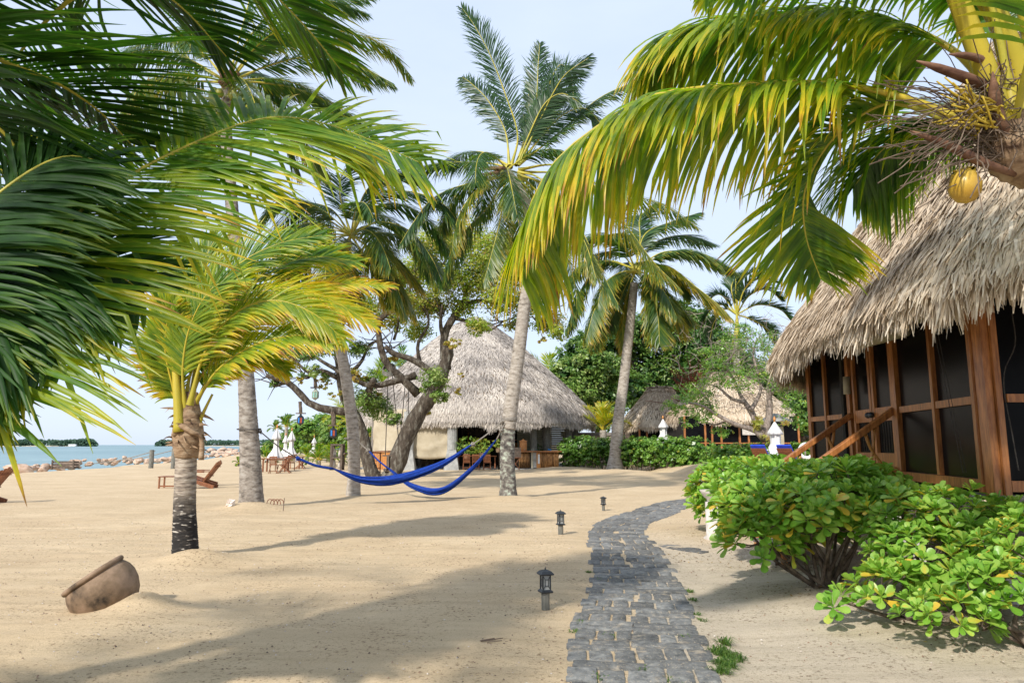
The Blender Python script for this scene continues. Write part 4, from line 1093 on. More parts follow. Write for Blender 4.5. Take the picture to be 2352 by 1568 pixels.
# ---- palm by the hedge (p5)
random.seed(41); rng = np.random.default_rng(41)
B5 = PALM_BASE['p5']; d5 = B5.y
root = thing('palm_tree', 'tall leaning palm at the front of the green hedge with drooping yellow-green fronds', 'palm tree', tuple(B5))
mb = ringed([(B5.x, B5.y, -.2), P(1414, 1040, d5), P(1421, 960, d5), P(1432, 880, d5), P(1441, 800, d5), P(1449, 730, d5), P(1457, 650, d5)],
            [.62, .38, .35, .32, .30, .29, .27, .25], 18, 90, .022)
mk('trunk', mb, M['bark_pale'], root, smooth=True)
C5 = P(1460, 620, d5)
KH = K(KF, nl=120, L=2.1, w=.08, droop=1.0)
for seq, dz, k in [
    ([(1460, 620), (1400, 600), (1350, 640), (1320, 700), (1300, 760)], .4, dict(yel=.2, tip=.5)),
    ([(1460, 620), (1410, 640), (1370, 700), (1345, 780)], -1.0, dict(yel=.3, tip=.7)),
    ([(1460, 620), (1430, 560), (1380, 540), (1330, 570)], .5, dict(yel=.15)),
    ([(1460, 620), (1480, 540), (1540, 510), (1600, 490)], .8, dict(yel=.1)),
    ([(1460, 620), (1520, 580), (1590, 580), (1650, 600), (1690, 625)], .6, dict(yel=.15)),
    ([(1460, 620), (1530, 610), (1600, 660), (1650, 700), (1680, 730)], -.8, dict(yel=.5, tip=.4)),
    ([(1460, 620), (1490, 660), (1510, 720), (1515, 790)], -1.0, dict(yel=.32)),
    ([(1460, 620), (1500, 640), (1560, 700), (1590, 740)], .5, dict(yel=.25, tip=.6)),
    ([(1460, 620), (1440, 680), (1430, 760), (1445, 840)], .5, dict(yel=.5, tip=.8, L=1.2)),
    ([(1460, 620), (1470, 550), (1470, 500), (1500, 470)], 1.0, dict(yel=.1)),
    ([(1460, 620), (1500, 560), (1570, 540), (1640, 560)], 2.0, dict(yel=.1)),
    ([(1460, 620), (1420, 580), (1360, 590), (1310, 640)], 2.0, dict(yel=.2)),
    ([(1460, 620), (1440, 650), (1410, 720), (1390, 760)], 1.5, dict(yel=.2)),
]:
    frond(root, px(seq, C5.y, C5.y + dz * 2), .06, 'frond_far', petiole_w=.8, kw=K(KH, **k))


far_crown(root, C5, 12, 5.4, KH, el=(-.7, .8), sag=1.2, r0=.05)

# ---- near right palm with yellow stalks and a coconut
random.seed(43); rng = np.random.default_rng(43)
root = thing('palm_tree', 'near coconut palm at the top right with yellow stalks and one yellow coconut', 'palm tree', (4.6, 3.6, 0))
mb = ringed([(4.6, 3.6, -.1), (4.3, 3.7, 1.2), (3.9, 3.9, 2.4), (3.45, 4.1, 3.15), P(2335, 340, 4.2), P(2330, 240, 4.25)], [.26, .19, .18, .17, .19, .16], 18, 44, .05); mk('trunk', mb, M['fibre'], root, smooth=True)
C8 = P(2320, 330, 4.2)
K8 = dict(nl=90, L=1.0, w=.034, seg=8, droop=1.35, yel=.27, tip=.5, wind=(-.05, .05, 0), noise=.10, lift=.35, ang0=22, ang1=50, brk=.25)
frond(root, px([(2330, 370), (2275, 335), (2200, 275), (2133, 243), (2040, 215), (1961, 198), (1832, 189), (1682, 196), (1560, 208), (1477, 228), (1384, 283), (1284, 361), (1225, 455), (1200, 537), (1180, 610)], 4.2, 4.9), .030, 'frond', petiole_w=1.3, single=298, p0=.27, rach_mat='petiole',
      kw=K(K8, nl=185, L=1.12, w=.032, yel=.33, tip=.55, prof=(.8, .5), ang1=45, lift=-.45, droop=1.5))
frond(root, px([(2330, 300), (2240, 163), (2154, 94), (2047, 52), (1918, 28), (1746, 34), (1630, 52), (1540, 90), (1465, 175)], 4.3, 5.2), .028, 'frond', petiole_w=1.2, p0=.25, rach_mat='petiole', kw=K(K8, nl=180, L=1.1, w=.031, yel=.30, prof=(.8, .5), lift=-.4, droop=1.4))
frond(root, px([(2320, 350), (2200, 290), (2077, 241), (2004, 249), (1909, 322), (1850, 430), (1850, 537), (1885, 640)], 4.4, 5.0), .024, 'frond', p0=.3, kw=K(K8, nl=140, L=.85, w=.030, yel=.26, tip=.6, droop=.55, lift=.1, ang0=25, ang1=40))
frond(root, px([(2320, 340), (2230, 290), (2120, 290), (2030, 340), (1960, 430)], 4.6, 5.6), .024, 'frond', p0=.25, kw=K(K8, nl=140, L=1.0, w=.030, yel=.10, droop=1.2, lift=-.2))
frond(root, px([(2330, 260), (2280, 60), (2180, -60), (2040, -100), (1880, -90), (1740, -60), (1640, -40)], 4.1, 4.0), .028, 'frond', petiole_w=1.2, p0=.25, rach_mat='petiole', kw=K(K8, nl=95, L=.8, yel=.15, droop=2.0))
frond(root, px([(2330, 260), (2300, 60), (2240, -80), (2120, -130), (1960, -110), (1800, -60)], 4.2, 5.6), .028, 'frond', p0=.22, kw=K(K8, nl=95, L=.9, yel=.14, droop=1.6))
frond(root, px([(2330, 260), (2250, -50), (2050, -200), (1750, -190), (1480, -130), (1260, -60)], 4.1, 3.4), .026, 'frond', p0=.25, kw=K(K8, nl=95, L=.42, yel=.15, droop=1.6, w=.026))
for seq, w in (([(2310, 300), (2270, 180), (2225, 60), (2185, -40)], .085), ([(2345, 280), (2345, 180), (2300, 60), (2265, -40)], .085), ([(2350, 330), (2380, 200), (2360, 40), (2340, -60)], .07)):
    mb = MB(); c = cat(px(seq, 4.15, 4.0), 12); mb.tube(c, list(np.linspace(w * .85, w * .65, 12)), 12); mk('leaf_stalk', mb, M['petiole'], root, smooth=True)
for az, el, ln in ((.3, .6, 3.2), (1.3, .7, 3.2), (5.2, .6, 3.2), (4.4, .7, 3.0), (6.0, 1.0, 3)):
    frond(root, arc(C8, az, el, ln, 1.0, .0), .028, 'frond', kw=K(K8, seg=4, fold=False, nl=60, L=.9, brk=0))
for seq, r in (([(2330, 230), (2245, 190), (2180, 165), (2105, 140)], .036), ([(2345, 330), (2300, 290), (2285, 230), (2280, 165)], .042), ([(2330, 400), (2250, 370), (2180, 335), (2090, 300)], .032), ([(2350, 200), (2280, 150), (2230, 130), (2180, 125)], .028)):
    c = cat(px(seq, 4.15, 3.95), 10); mb = MB()
    mb.tube(c, list(np.interp(np.linspace(0, 1, 10), [0, .4, .8, 1], [.02, r, r * .7, .004])), 10); mk('spathe', mb, M['spathe'], root, smooth=True)
mb = MB()
for k in range(150):  # thin dry flower stalks
    s0 = P(random.uniform(2240, 2330), random.uniform(200, 390), 4.15)
    e = P(random.gauss(2150, 80), random.gauss(270, 90) + 40, 4.1 + random.uniform(-.4, .3))
    mid = (s0 + e) / 2 + Vector((random.uniform(-.06, .06), random.uniform(-.05, .05), random.uniform(-.02, .12)))
    c = cat([s0, mid, e], 7); c = [p + Vector((random.uniform(-.012, .012), 0, random.uniform(-.012, .012))) for p in c]
    mb.tube(c, .0035, 4, cap=False)
for k in range(60):
    s0 = P(random.uniform(2260, 2352), random.uniform(120, 330), 4.05)
    e = s0 + Vector((random.uniform(-.25, .2), random.uniform(-.2, .1), random.uniform(-.25, .3)))
    mb.tube([s0, (s0 + e) / 2 + Vector((random.uniform(-.05, .05), 0, .03)), e], .0035, 4, cap=False)
mk('flower_stalk', mb, M['twig'], root, kind='stuff')
mb = MB()
for k in range(46):
    s0 = P(random.uniform(2230, 2300), random.uniform(230, 300), 4.0)
    e = s0 + Vector((random.uniform(-.28, -.02), random.uniform(-.1, .1), random.uniform(-.10, .16)))
    mb.tube(cat([s0, (s0 + e) / 2 + Vector((0, 0, random.uniform(-.04, .04))), e], 5), [.007, .006, .008, .006, .005], 5)
for k in range(12):
    s0 = P(2240, 385, 4.1); e = P(2215 + random.uniform(-30, 20), 400 + random.uniform(-8, 12), 4.1)
    mb.tube(cat([s0, (s0 + e) / 2 + Vector((0, 0, random.uniform(-.03, .03))), e], 5), .006, 5)
mk('yellow_flower_stalk', mb, M['yellow_stalk'], root, smooth=True, kind='stuff')
mb = MB(); r = .092
mb.lathe([(.002, r * 1.18), (r * .35, r * 1.1), (r * .75, r * .72), (r, r * .1), (r * .92, -r * .5), (r * .55, -r * 1.02), (.002, -r * 1.22)], P(2216, 426, 4.1), 24, wob=lambda a, z: 1 + .04 * math.cos(3 * a))
mk('coconut', mb, M['coconut'], root, smooth=True)
# ================================================================== BROADLEAF TREES
def leaf_cloud(blobs, n, size, flat=0.4, shell=0.55, tone=(0.15, 0.8), clump=24, csz=0.28, asp=0.45, up=0.5, seed=1, down_dark=False):
    """leaf-sized faces gathered in clumps through the volume of the crown; returns a mesh"""
    r = np.random.default_rng(seed)
    B = np.array([tuple(c) + (tuple(rad) if hasattr(rad, '__len__') else (rad, rad, rad)) for c, rad in blobs], dtype=float)
    vol = (B[:, 3] * B[:, 4] * B[:, 5]) ** (2 / 3); pr = vol / vol.sum()
    nc = max(8, n // clump)
    bi = r.choice(len(B), nc, p=pr)
    d = r.normal(0, 1, (nc, 3)); d /= np.linalg.norm(d, axis=1)[:, None]
    rr = shell + (1 - shell) * r.random(nc) ** .7
    cc = B[bi, :3] + d * B[bi, 3:] * rr[:, None]
    ctone = r.uniform(tone[0], tone[1], nc)
    li = r.integers(0, nc, n)
    scl = (B[bi, 3:].mean(1) * csz)[li]
    off = r.normal(0, 1, (n, 3)); off /= np.linalg.norm(off, axis=1)[:, None]; off *= (r.random(n) ** .5)[:, None]
    pos = cc[li] + off * scl[:, None] * np.array([1, 1, .65])
    nrm = off * .6 + d[li] * .5 + np.array([0, 0, up]) + r.normal(0, .45, (n, 3)); nrm /= np.linalg.norm(nrm, axis=1)[:, None]
    a = np.cross(nrm, r.normal(0, 1, (n, 3))); a /= np.linalg.norm(a, axis=1)[:, None]
    b_ = np.cross(nrm, a)
    s = size * r.uniform(.6, 1.25, n)[:, None]
    V = np.stack([pos - a * s * .5, pos - b_ * s * asp * .5 + nrm * s * .06, pos + a * s * .5 - nrm * s * .1, pos + b_ * s * asp * .5 + nrm * s * .06], 1)
    tn = np.clip(ctone[li] + r.normal(0, .1, n), 0, 1)
    Q = np.arange(n * 4).reshape(n, 4)
    return V.reshape(-1, 3), Q, np.repeat(tn, 4)

def crown(root, name, blobs, n, size, mat, kind=None, **kw):
    V, Qc, T_ = leaf_cloud(blobs, n, size, **kw)
    return link(name, np_mesh(name, V - np.array(woff(root)), Qc, T_), M[mat], root, kind=kind)

def limb(root, name, pts, r0, r1, mat, n=10, amp=.12, k=16):
    mb = MB(); c = cat(pts, k); r = [(r0 + (r1 - r0) * (i / (k - 1)) ** .8) * random.uniform(1 - amp, 1 + amp) for i in range(k)]
    mb.tube(c, r, n, jit=.05); return mk(name, mb, mat, root, smooth=True)

# ---- branching tree before the restaurant
random.seed(51); rng = np.random.default_rng(51)
DT = G(900, 1097).y
root = thing('shade_tree', 'large branching tree with forked dark lichened trunks and yellow-green foliage before the restaurant', 'tree', tuple(G(880, 1098)))
TB = M['tree_bark']
def pt(seq, a=DT, b=None): return px(seq, a, a if b is None else b)
limb(root, 'trunk', pt([(888, 1112), (905, 1080), (930, 1010), (958, 955), (985, 915), (1008, 879), (1024, 830), (1030, 800)]), .50, .27, TB, 14)
limb(root, 'trunk', pt([(868, 1110), (850, 1075), (832, 1000), (812, 950), (792, 915), (782, 870), (776, 820)]), .40, .17, TB, 14)
br = [
    ([(808, 945), (770, 943), (715, 929), (682, 896), (655, 874), (630, 868), (612, 862)], .24, .10),
    ([(655, 876), (635, 886), (626, 880)], .10, .03),
    ([(961, 906), (925, 870), (893, 842), (876, 805), (868, 746), (885, 722), (915, 708), (936, 686)], .25, .09),
    ([(1005, 880), (985, 850), (945, 825), (905, 812), (885, 795)], .22, .12),
    ([(1026, 850), (1020, 775), (1041, 730), (1070, 700), (1110, 690), (1150, 700)], .26, .07),
    ([(1018, 778), (1012, 740), (1016, 700)], .14, .04),
    ([(1041, 730), (1080, 740), (1120, 760), (1160, 735)], .12, .03),
    ([(955, 862), (920, 872), (866, 885), (830, 880), (806, 862), (770, 850)], .20, .08),
    ([(782, 870), (740, 852), (716, 858), (690, 840), (665, 810)], .16, .05),
    ([(716, 858), (705, 868), (694, 862)], .10, .05),
    ([(776, 850), (740, 830), (720, 815), (700, 805)], .12, .04),
    ([(776, 820), (770, 780), (790, 740), (780, 700)], .18, .05),
    ([(800, 862), (830, 830), (850, 790), (880, 780)], .12, .04),
    ([(935, 690), (945, 650), (960, 610)], .09, .03),
    ([(1016, 720), (1000, 670), (1010, 620), (1040, 580)], .13, .04),
    ([(1060, 705), (1080, 650), (1120, 610), (1160, 590)], .10, .03),
    ([(1110, 695), (1170, 680), (1220, 700), (1260, 740)], .09, .03),
    ([(965, 840), (960, 790), (985, 740), (970, 690)], .11, .04),
    ([(905, 780), (915, 740), (905, 700)], .08, .03),
    ([(838, 925), (850, 890), (858, 872)], .22, .14),
]
for seq, a, b_ in br: limb(root, 'branch', pt(seq, DT, DT + random.uniform(-1.5, 1.5)), a, b_, TB, 8, k=12)
mb = MB()  # fine twigs
tips = [(seq[-1], seq[-2]) for seq, a, b_ in br]
for (ex, ey), (qx, qy) in tips:
    for k in range(9):
        a = random.uniform(0, 2 * PI); r = random.uniform(25, 75)
        s0 = P(ex + (qx - ex) * random.random(), ey + (qy - ey) * random.random(), DT); e = P(ex + r * math.cos(a), ey + r * .7 * math.sin(a) - 10, DT + random.uniform(-2, 2))
        mb.tube([s0, (s0 + e) / 2 + Vector((random.uniform(-.2, .2), 0, random.uniform(-.2, .2))), e], [.035, .022, .01], 4, cap=False)
mk('twig', mb, TB, root, kind='stuff')
def pb(x, y, r, Y, sq=.75): return (P(x, y, Y), (r * Y / FOC, r * Y / FOC, r * sq * Y / FOC))
green = [pb(640, 855, 24, DT), pb(632, 880, 14, DT), pb(718, 855, 26, DT - 1), pb(745, 865, 16, DT), pb(870, 935, 38, DT + 1), pb(830, 915, 40, DT), pb(900, 960, 22, DT), pb(1000, 870, 36, DT - 1), pb(1010, 910, 22, DT - 1), pb(985, 890, 24, DT), pb(700, 815, 30, DT), pb(820, 800, 30, DT), pb(850, 870, 24, DT)]
crown(root, 'foliage', green, 9000, .19, 'tree_leaf', seed=5, tone=(.45, .95), clump=26, csz=.45, shell=.2, asp=.35)
lime = [pb(x, y, r, DT + random.uniform(-2, 2)) for x, y, r in ((1000, 560, 55), (1060, 540, 60), (1120, 580, 60), (1180, 620, 60), (1090, 640, 60), (1020, 640, 50), (960, 620, 50), (1150, 680, 50), (1220, 690, 45), (1240, 640, 45), (1265, 740, 35), (1280, 765, 22), (1190, 740, 30),
    (930, 690, 40), (980, 700, 45), (1060, 700, 40), (910, 640, 40), (900, 740, 30), (960, 760, 32), (1100, 750, 30), (860, 720, 30), (830, 700, 40), (790, 700, 40), (760, 720, 40), (700, 760, 40), (740, 790, 35), (660, 810, 32), (1160, 560, 45), (1230, 600, 40))]
crown(root, 'foliage', lime, 52000, .155, 'lime_leaf', seed=6, tone=(.15, .9), clump=22, csz=.62, shell=.25, asp=.55)
brn = [pb(x, y, r, DT + random.uniform(-1, 1)) for x, y, r in ((655, 830, 22), (690, 870, 16), (745, 880, 20), (820, 860, 30), (770, 900, 18), (1060, 860, 14), (975, 940, 16), (1050, 900, 16), (870, 905, 16), (1280, 755, 22), (1250, 780, 16), (905, 820, 22), (1040, 790, 24))]
crown(root, 'blossom', brn, 1500, .15, 'lime_leaf', seed=7, tone=(.75, 1), clump=12, csz=.3, shell=.1, asp=.8)
# wire coil on the branch
mb = MB(); p = P(893, 845, DT - .3)
for k in range(4): mb.tube([p + Vector((.32 * math.cos(t), .1 + .3 * math.sin(t), -.05 * k + .26 * math.sin(t * 1.0))) for t in np.linspace(0, 2 * PI, 12)], .035, 5)
o = mk('wire_coil', mb, M['grey_post'], loc=tuple(p)); setp(o, 'coil of grey cable wound round the limb above the swing ropes', 'cable')

# dark straight trunk between branching tree and restaurant
q = G(980, 1076)
root = thing('tree_stump', 'dark straight bare trunk standing close before the beige canvas', 'tree trunk', tuple(q))
limb(root, 'trunk', px([(980, 1082), (979, 1060), (981, 1020), (983, 960), (988, 915), (1000, 880)], q.y, q.y), .60, .36, TB, 14, k=20)

def bg_tree(label, base, blobs, n, size, mat, trunk_r=.35, tone=(.15, .8), branches=3, seed=1, clump=26, csz=.3, shell=.6, name='broadleaf_tree', **kw):
    random.seed(seed)
    bx, by = base.x, base.y
    root = thing(name, label, 'tree', (bx, by, base.z))
    c0_ = Vector(blobs[0][0])
    top = Vector((c0_.x, c0_.y, c0_.z))
    limb(root, 'trunk', [base, base.lerp(top, .4) + Vector((random.uniform(-.3, .3), 0, 0)), top], trunk_r, trunk_r * .5, M['tree_bark'], 9, k=10)
    for k in range(branches):
        tb = Vector(random.choice(blobs)[0]); s0 = base.lerp(top, random.uniform(.35, .7))
        limb(root, 'branch', [s0, (s0 + tb) / 2 + Vector((0, 0, -.3)), tb], trunk_r * .45, trunk_r * .12, M['tree_bark'], 6, k=8)
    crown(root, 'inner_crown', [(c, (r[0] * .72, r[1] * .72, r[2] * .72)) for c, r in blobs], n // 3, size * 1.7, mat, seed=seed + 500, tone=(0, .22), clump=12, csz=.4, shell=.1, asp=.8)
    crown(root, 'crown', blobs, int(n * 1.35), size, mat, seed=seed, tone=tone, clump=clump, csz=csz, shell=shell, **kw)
    return root

def bl(lst, Y, sq=.8, dy=3):
    return [pb(x, y, r, Y + random.uniform(-dy, dy), sq) for x, y, r in lst]
random.seed(61)
bg_tree('big round bright green tree right of the restaurant roof', Vector((8.5, 66, 0)), bl([(1340, 890, 60), (1300, 860, 48), (1385, 850, 50), (1350, 830, 50), (1290, 905, 40), (1400, 920, 45), (1330, 950, 45), (1380, 960, 40)], 64), 15000, .38, 'tree_leaf', .4, (.35, .95), seed=62, csz=.33)
bg_tree('huge dark green fig tree behind the leaning palm, towering over the small huts', Vector((15, 74, 0)), bl([(1480, 850, 80), (1400, 800, 60), (1330, 810, 50), (1460, 770, 60), (1540, 760, 62), (1590, 800, 60), (1560, 860, 70), (1620, 740, 42), (1380, 860, 60), (1620, 860, 50), (1500, 740, 40), (1500, 930, 60), (1430, 760, 45), (1570, 720, 40), (1360, 780, 40), (1650, 790, 50), (1440, 900, 60), (1560, 930, 60)], 73, dy=4), 26000, .42, 'tree_leaf', .9, (.12, .8), branches=7, seed=63, csz=.28, shell=.7, asp=.4)
# hanging roots of the fig
bg_tree('dark green tree behind the thatched huts on the right', Vector((24, 70, 0)), bl([(1640, 800, 60), (1690, 850, 60), (1620, 900, 60), (1700, 920, 60), (1760, 880, 60), (1750, 960, 50)], 72), 13000, .4, 'tree_leaf', .5, (.05, .6), seed=64)
bg_tree('dark shrubby tree filling the gap left of the near hut', Vector((22, 50, 0)), bl([(1800, 960, 40), (1830, 920, 35), (1840, 1000, 40), (1800, 1010, 40), (1870, 960, 50), (1930, 960, 60), (2000, 980, 60)], 48), 9000, .28, 'tree_leaf', .3, (.15, .7), seed=65)
bg_tree('leafy tree beyond the hut whose dark crown meets the fig', Vector((31, 80, 0)), bl([(1830, 900, 70), (1900, 880, 80), (1980, 900, 80)], 82), 9000, .45, 'tree_leaf', .5, (.1, .6), seed=66)

# left background, row of trees behind the young palms
for i, (lst, Y, mat, lab, tn, sd_) in enumerate([
    ([(720, 1000, 38), (700, 985, 30), (745, 975, 34), (690, 1015, 30)], 105, 'hedge_leaf', 'pale green rounded tree behind the closed white umbrellas', (.35, .9), 71),
    ([(770, 985, 34), (790, 965, 28), (800, 1000, 36), (755, 1010, 28)], 98, 'tree_leaf', 'grey-green tree behind the blue hanging lantern', (.3, .8), 72),
    ([(655, 1015, 26), (630, 1025, 20), (675, 1000, 20), (610, 1032, 16)], 125, 'tree_leaf', 'low dark green tree at the left end of the far tree line', (.3, .8), 73),
    ([(830, 990, 40), (850, 1020, 40), (815, 1025, 30)], 90, 'tree_leaf', 'dark green tree behind the left corner of the restaurant', (.1, .6), 74)]):
    x0 = lst[0][0]; p = P(x0, 1035, Y)
    bg_tree(lab, Vector((p.x, Y, 0)), bl(lst, Y), 5200, .5, mat, .35, tn, seed=sd_, csz=.35)

# ---- small grey-branched tree by the loungers
random.seed(81)
TZ = 0.5
q = P(1772, 1051, 32); q.z = TZ; Y2 = 32
root = thing('grey_tree', 'small tree with smooth pale grey forked branches beside the white closed umbrella', 'tree', tuple(q))
GB = M['grey_bark']
limb(root, 'trunk', [q] + px([(1772, 1020), (1762, 1000), (1750, 985)], Y2, Y2), .30, .22, GB, 12)
for seq, a, b_ in [
    ([(1757, 992), (1738, 972), (1728, 948), (1712, 925), (1700, 905), (1690, 880)], .20, .06),
    ([(1755, 990), (1766, 960), (1768, 920), (1765, 890), (1775, 860), (1800, 840)], .20, .05),
    ([(1755, 1010), (1742, 994), (1720, 983), (1695, 977), (1670, 965), (1640, 948), (1610, 930), (1580, 925)], .16, .05),
    ([(1724, 942), (1740, 915), (1748, 890), (1742, 860)], .12, .04),
    ([(1712, 925), (1680, 915), (1650, 890), (1620, 880)], .10, .03),
    ([(1768, 905), (1800, 890), (1830, 895), (1850, 880)], .10, .03),
    ([(1640, 948), (1620, 910), (1590, 880)], .07, .02),
    ([(1690, 880), (1670, 840), (1690, 800)], .07, .02), ([(1742, 860), (1730, 810), (1745, 770)], .07, .02), ([(1800, 840), (1810, 800), (1790, 770)], .06, .02),
    ([(1670, 965), (1640, 975), (1600, 960)], .06, .02)]:
    limb(root, 'branch', px(seq, Y2, Y2 + random.uniform(-1, 1)), a, b_, GB, 7, k=12)
mb = MB()
for k in range(520):
    x, y = random.gauss(1715, 65), random.gauss(840, 55)
    s0 = P(x, y, Y2 + random.uniform(-1.5, 1.5)); a = random.uniform(-.4, PI + .4)
    e = s0 + Vector((math.cos(a), random.uniform(-.4, .4), math.sin(a))) * random.uniform(.3, .8)
    mb.tube([s0, (s0 + e) / 2 + Vector((random.uniform(-.08, .08), 0, random.uniform(-.08, .08))), e], [.014, .009, .004], 3, cap=False)
mk('bare_twig', mb, GB, root, kind='stuff')
sp = [pb(x, y, r, Y2 + random.uniform(-1, 1), .8) for x, y, r in ((1690, 800, 50), (1740, 780, 45), (1780, 820, 45), (1650, 860, 48), (1600, 900, 42), (1560, 925, 35), (1620, 940, 38), (1540, 940, 22), (1660, 985, 25), (1590, 965, 30), (1800, 880, 40), (1830, 920, 35), (1700, 870, 45), (1760, 860, 40), (1700, 760, 30), (1640, 820, 35), (1820, 960, 35))]
crown(root, 'foliage', sp, 11000, .12, 'hedge_leaf', seed=82, tone=(.35, .85), clump=16, csz=.34, shell=.3, asp=.5)
brm = [pb(x, y, 14, Y2 - .3) for x, y in ((1745, 960), (1735, 975), (1765, 1005), (1775, 1015), (1800, 965))]
crown(root, 'bromeliad', brm, 500, .22, 'lime_leaf', seed=83, tone=(.6, 1), clump=40, csz=.8, shell=.1, asp=.18)

# bare reddish small tree, behind
q = Vector((P(1590, 1000, 50).x, 50, 0)); root = thing('bare_tree', 'thin leafless reddish tree above the ridge of the left hut', 'tree', tuple(q))
mb = MB()
for k in range(90):
    a = random.gauss(0, .7); ln = random.uniform(1, 3)
    s0 = P(1600 + random.gauss(0, 12), 920 + random.uniform(-40, 30), 50); e = s0 + Vector((math.sin(a) * ln, 0, math.cos(a) * ln))
    mb.tube([s0, (s0 + e) / 2 + Vector((random.uniform(-.3, .3), 0, 0)), e], [.05, .03, .01], 4, cap=False)
mk('branch', mb, M['rust'], root, kind='stuff'); limb(root, 'trunk', [q, P(1602, 960, 50), P(1600, 900, 50)], .16, .06, M['grey_bark'], 7)

# young palms -------------------------------------------------------
def small_palm(label, x, yb, hpx, n, ln_px, Y=None, trunk=True, yel=.25, group=None, name='young_palm', kw=None, crown_y=None, r=None, wind=.25, el=(.1, 1.4), tr_mat='bark_pale', z=0):
    random.seed(int(x * 7 + yb)); 
    q = G(x, yb, z) if Y is None else Vector((P(x, yb, Y).x, Y, z))
    s = q.y / FOC
    root = thing(name, label, 'palm', tuple(q), group=group)
    top = q + Vector((0, 0, hpx * s))
    mb = ringed([q + Vector((0, 0, -.1)), q.lerp(top, .5) + Vector((.03, 0, 0)), top], [r or 5 * s, (r or 5 * s) * .8, (r or 5 * s) * .7], 10, 12, .05); mk('trunk', mb, M[tr_mat], root, smooth=True)
    k0 = dict(nl=30, L=ln_px * s * .42, w=max(.03, 1.6 * s), seg=3, fold=False, droop=.7, yel=yel, tip=.3, wind=(wind, 0, 0)); k0.update(kw or {})
    for i in range(n):
        t = (i * .618) % 1; az = 2 * PI * i / n + random.uniform(-.2, .2); e = el[0] + (el[1] - el[0]) * t
        frond(root, arc(top, az, e, ln_px * s * random.uniform(.8, 1.1), .9, .3), 1.2 * s, 'frond', petiole_w=.5, rach_mat='petiole', kw=k0)
    return root
GY = 'young palms planted in the sand on the left'
for lab, x, yb, h, n, ln in [
    ('young palm in the sand, front one between the umbrellas and the grey stand', 732, 1071, 14, 11, 42),
    ('young palm second from the left, right behind the front one', 761, 1069, 16, 11, 40),
    ('small young palm left of the grey wooden stand', 788, 1066, 12, 10, 36),
    ('small palm farther back between two taller young palms', 747, 1061, 10, 9, 34),
    ('small yellowish palm right beside the second umbrella', 705, 1058, 10, 9, 34),
    ('distant small palm behind the right end of the row', 806, 1058, 12, 9, 38),
    ('low palm sprout at the left of the thick grey trunk', 549, 1070, 5, 7, 18),
    ('low palm shoot just right of the thick grey trunk', 612, 1062, 6, 8, 34),
    ('small bushy palm right of the first umbrella', 644, 1056, 8, 9, 32)]:
    small_palm(lab, x, yb, h, n, ln, group=GY)
small_palm('taller yellow-fronded palm behind the blue lantern, left of the slim trunk', 802, 1072, 88, 13, 75, Y=70, yel=.45, r=.32, name='palm_tree', z=0)
small_palm('palm with shaggy boots behind the slim pale trunk', 818, 1064, 62, 12, 52, Y=78, yel=.35, r=.32, name='palm_tree')
small_palm('windblown palm crown rising over the far tree line', 655, 1040, 62, 9, 34, Y=120, yel=.15, name='palm_tree', wind=.9)
small_palm('small windblown palm crown left end of the far tree line', 632, 1040, 55, 8, 24, Y=135, yel=.15, name='palm_tree', wind=.9)
small_palm('green palm standing behind the left end of the restaurant', 845, 1060, 60, 12, 50, Y=62, yel=.15, r=.25, name='palm_tree')
small_palm('palm glimpsed behind the branching tree with yellowing fronds', 880, 1000, 165, 14, 80, Y=72, yel=.3, name='palm_tree', r=.25)
small_palm('palm behind the crossing limbs of the branching tree', 930, 1000, 190, 14, 70, Y=76, yel=.15, name='palm_tree', r=.25)
small_palm('young yellow palm standing behind the green hedge', 1386, 1050, 85, 9, 72, Y=50, yel=.52, r=.32, name='young_palm', wind=.5, el=(.7, 1.5), kw=dict(nl=40, tip=.4))
small_palm('palm leaves showing above the right slope of the restaurant roof', 1262, 1020, 185, 11, 75, Y=80, yel=.4, name='palm_tree')
# royal palm at the back
random.seed(91)
q = Vector((P(1692, 1000, 58).x, 58, 0)); root = thing('palm_tree', 'slender palm with green crownshaft rising behind the right huts against the sky', 'palm tree', tuple(q))
mk('trunk', ringed([q, P(1692, 850, 58), P(1692, 775, 58)], [.3, .25, .22], 12, 30), M['bark_pale'], root, smooth=True)
mb = MB(); mb.tube(cat([P(1692, 778, 58), P(1693, 750, 58), P(1692, 715, 58)], 8), [.24, .27, .25, .22, .18, .13, .1, .07], 10); mk('crownshaft', mb, M['rachis'], root, smooth=True)
mb = MB(); mb.tube([P(1692, 720, 58), P(1690, 670, 58), P(1690, 628, 58)], [.07, .05, .02], 6); mk('spear_leaf', mb, M['rachis'], root)
c0 = P(1692, 722, 58)
KR = dict(nl=110, L=1.6, w=.08, seg=3, fold=False, droop=.7, yel=.08, tip=.1, wind=(.4, 0, 0), noise=.25, lift=.3)
for seq in ([(1692, 722), (1720, 680), (1760, 665), (1795, 690)], [(1692, 722), (1710, 665), (1745, 640), (1785, 650)], [(1692, 722), (1740, 700), (1790, 710), (1815, 735)], [(1692, 722), (1660, 680), (1640, 680), (1625, 700)],
            [(1692, 722), (1680, 665), (1690, 640), (1712, 632)], [(1692, 722), (1665, 710), (1640, 740), (1630, 780)], [(1692, 722), (1660, 700), (1630, 715), (1612, 750)], [(1692, 722), (1730, 735), (1760, 755), (1780, 790)], [(1692, 722), (1700, 650), (1740, 620), (1770, 625)]):
    frond(root, px(seq, 58, 58 + random.uniform(-3, 3)), .08, 'frond_far', kw=KR)

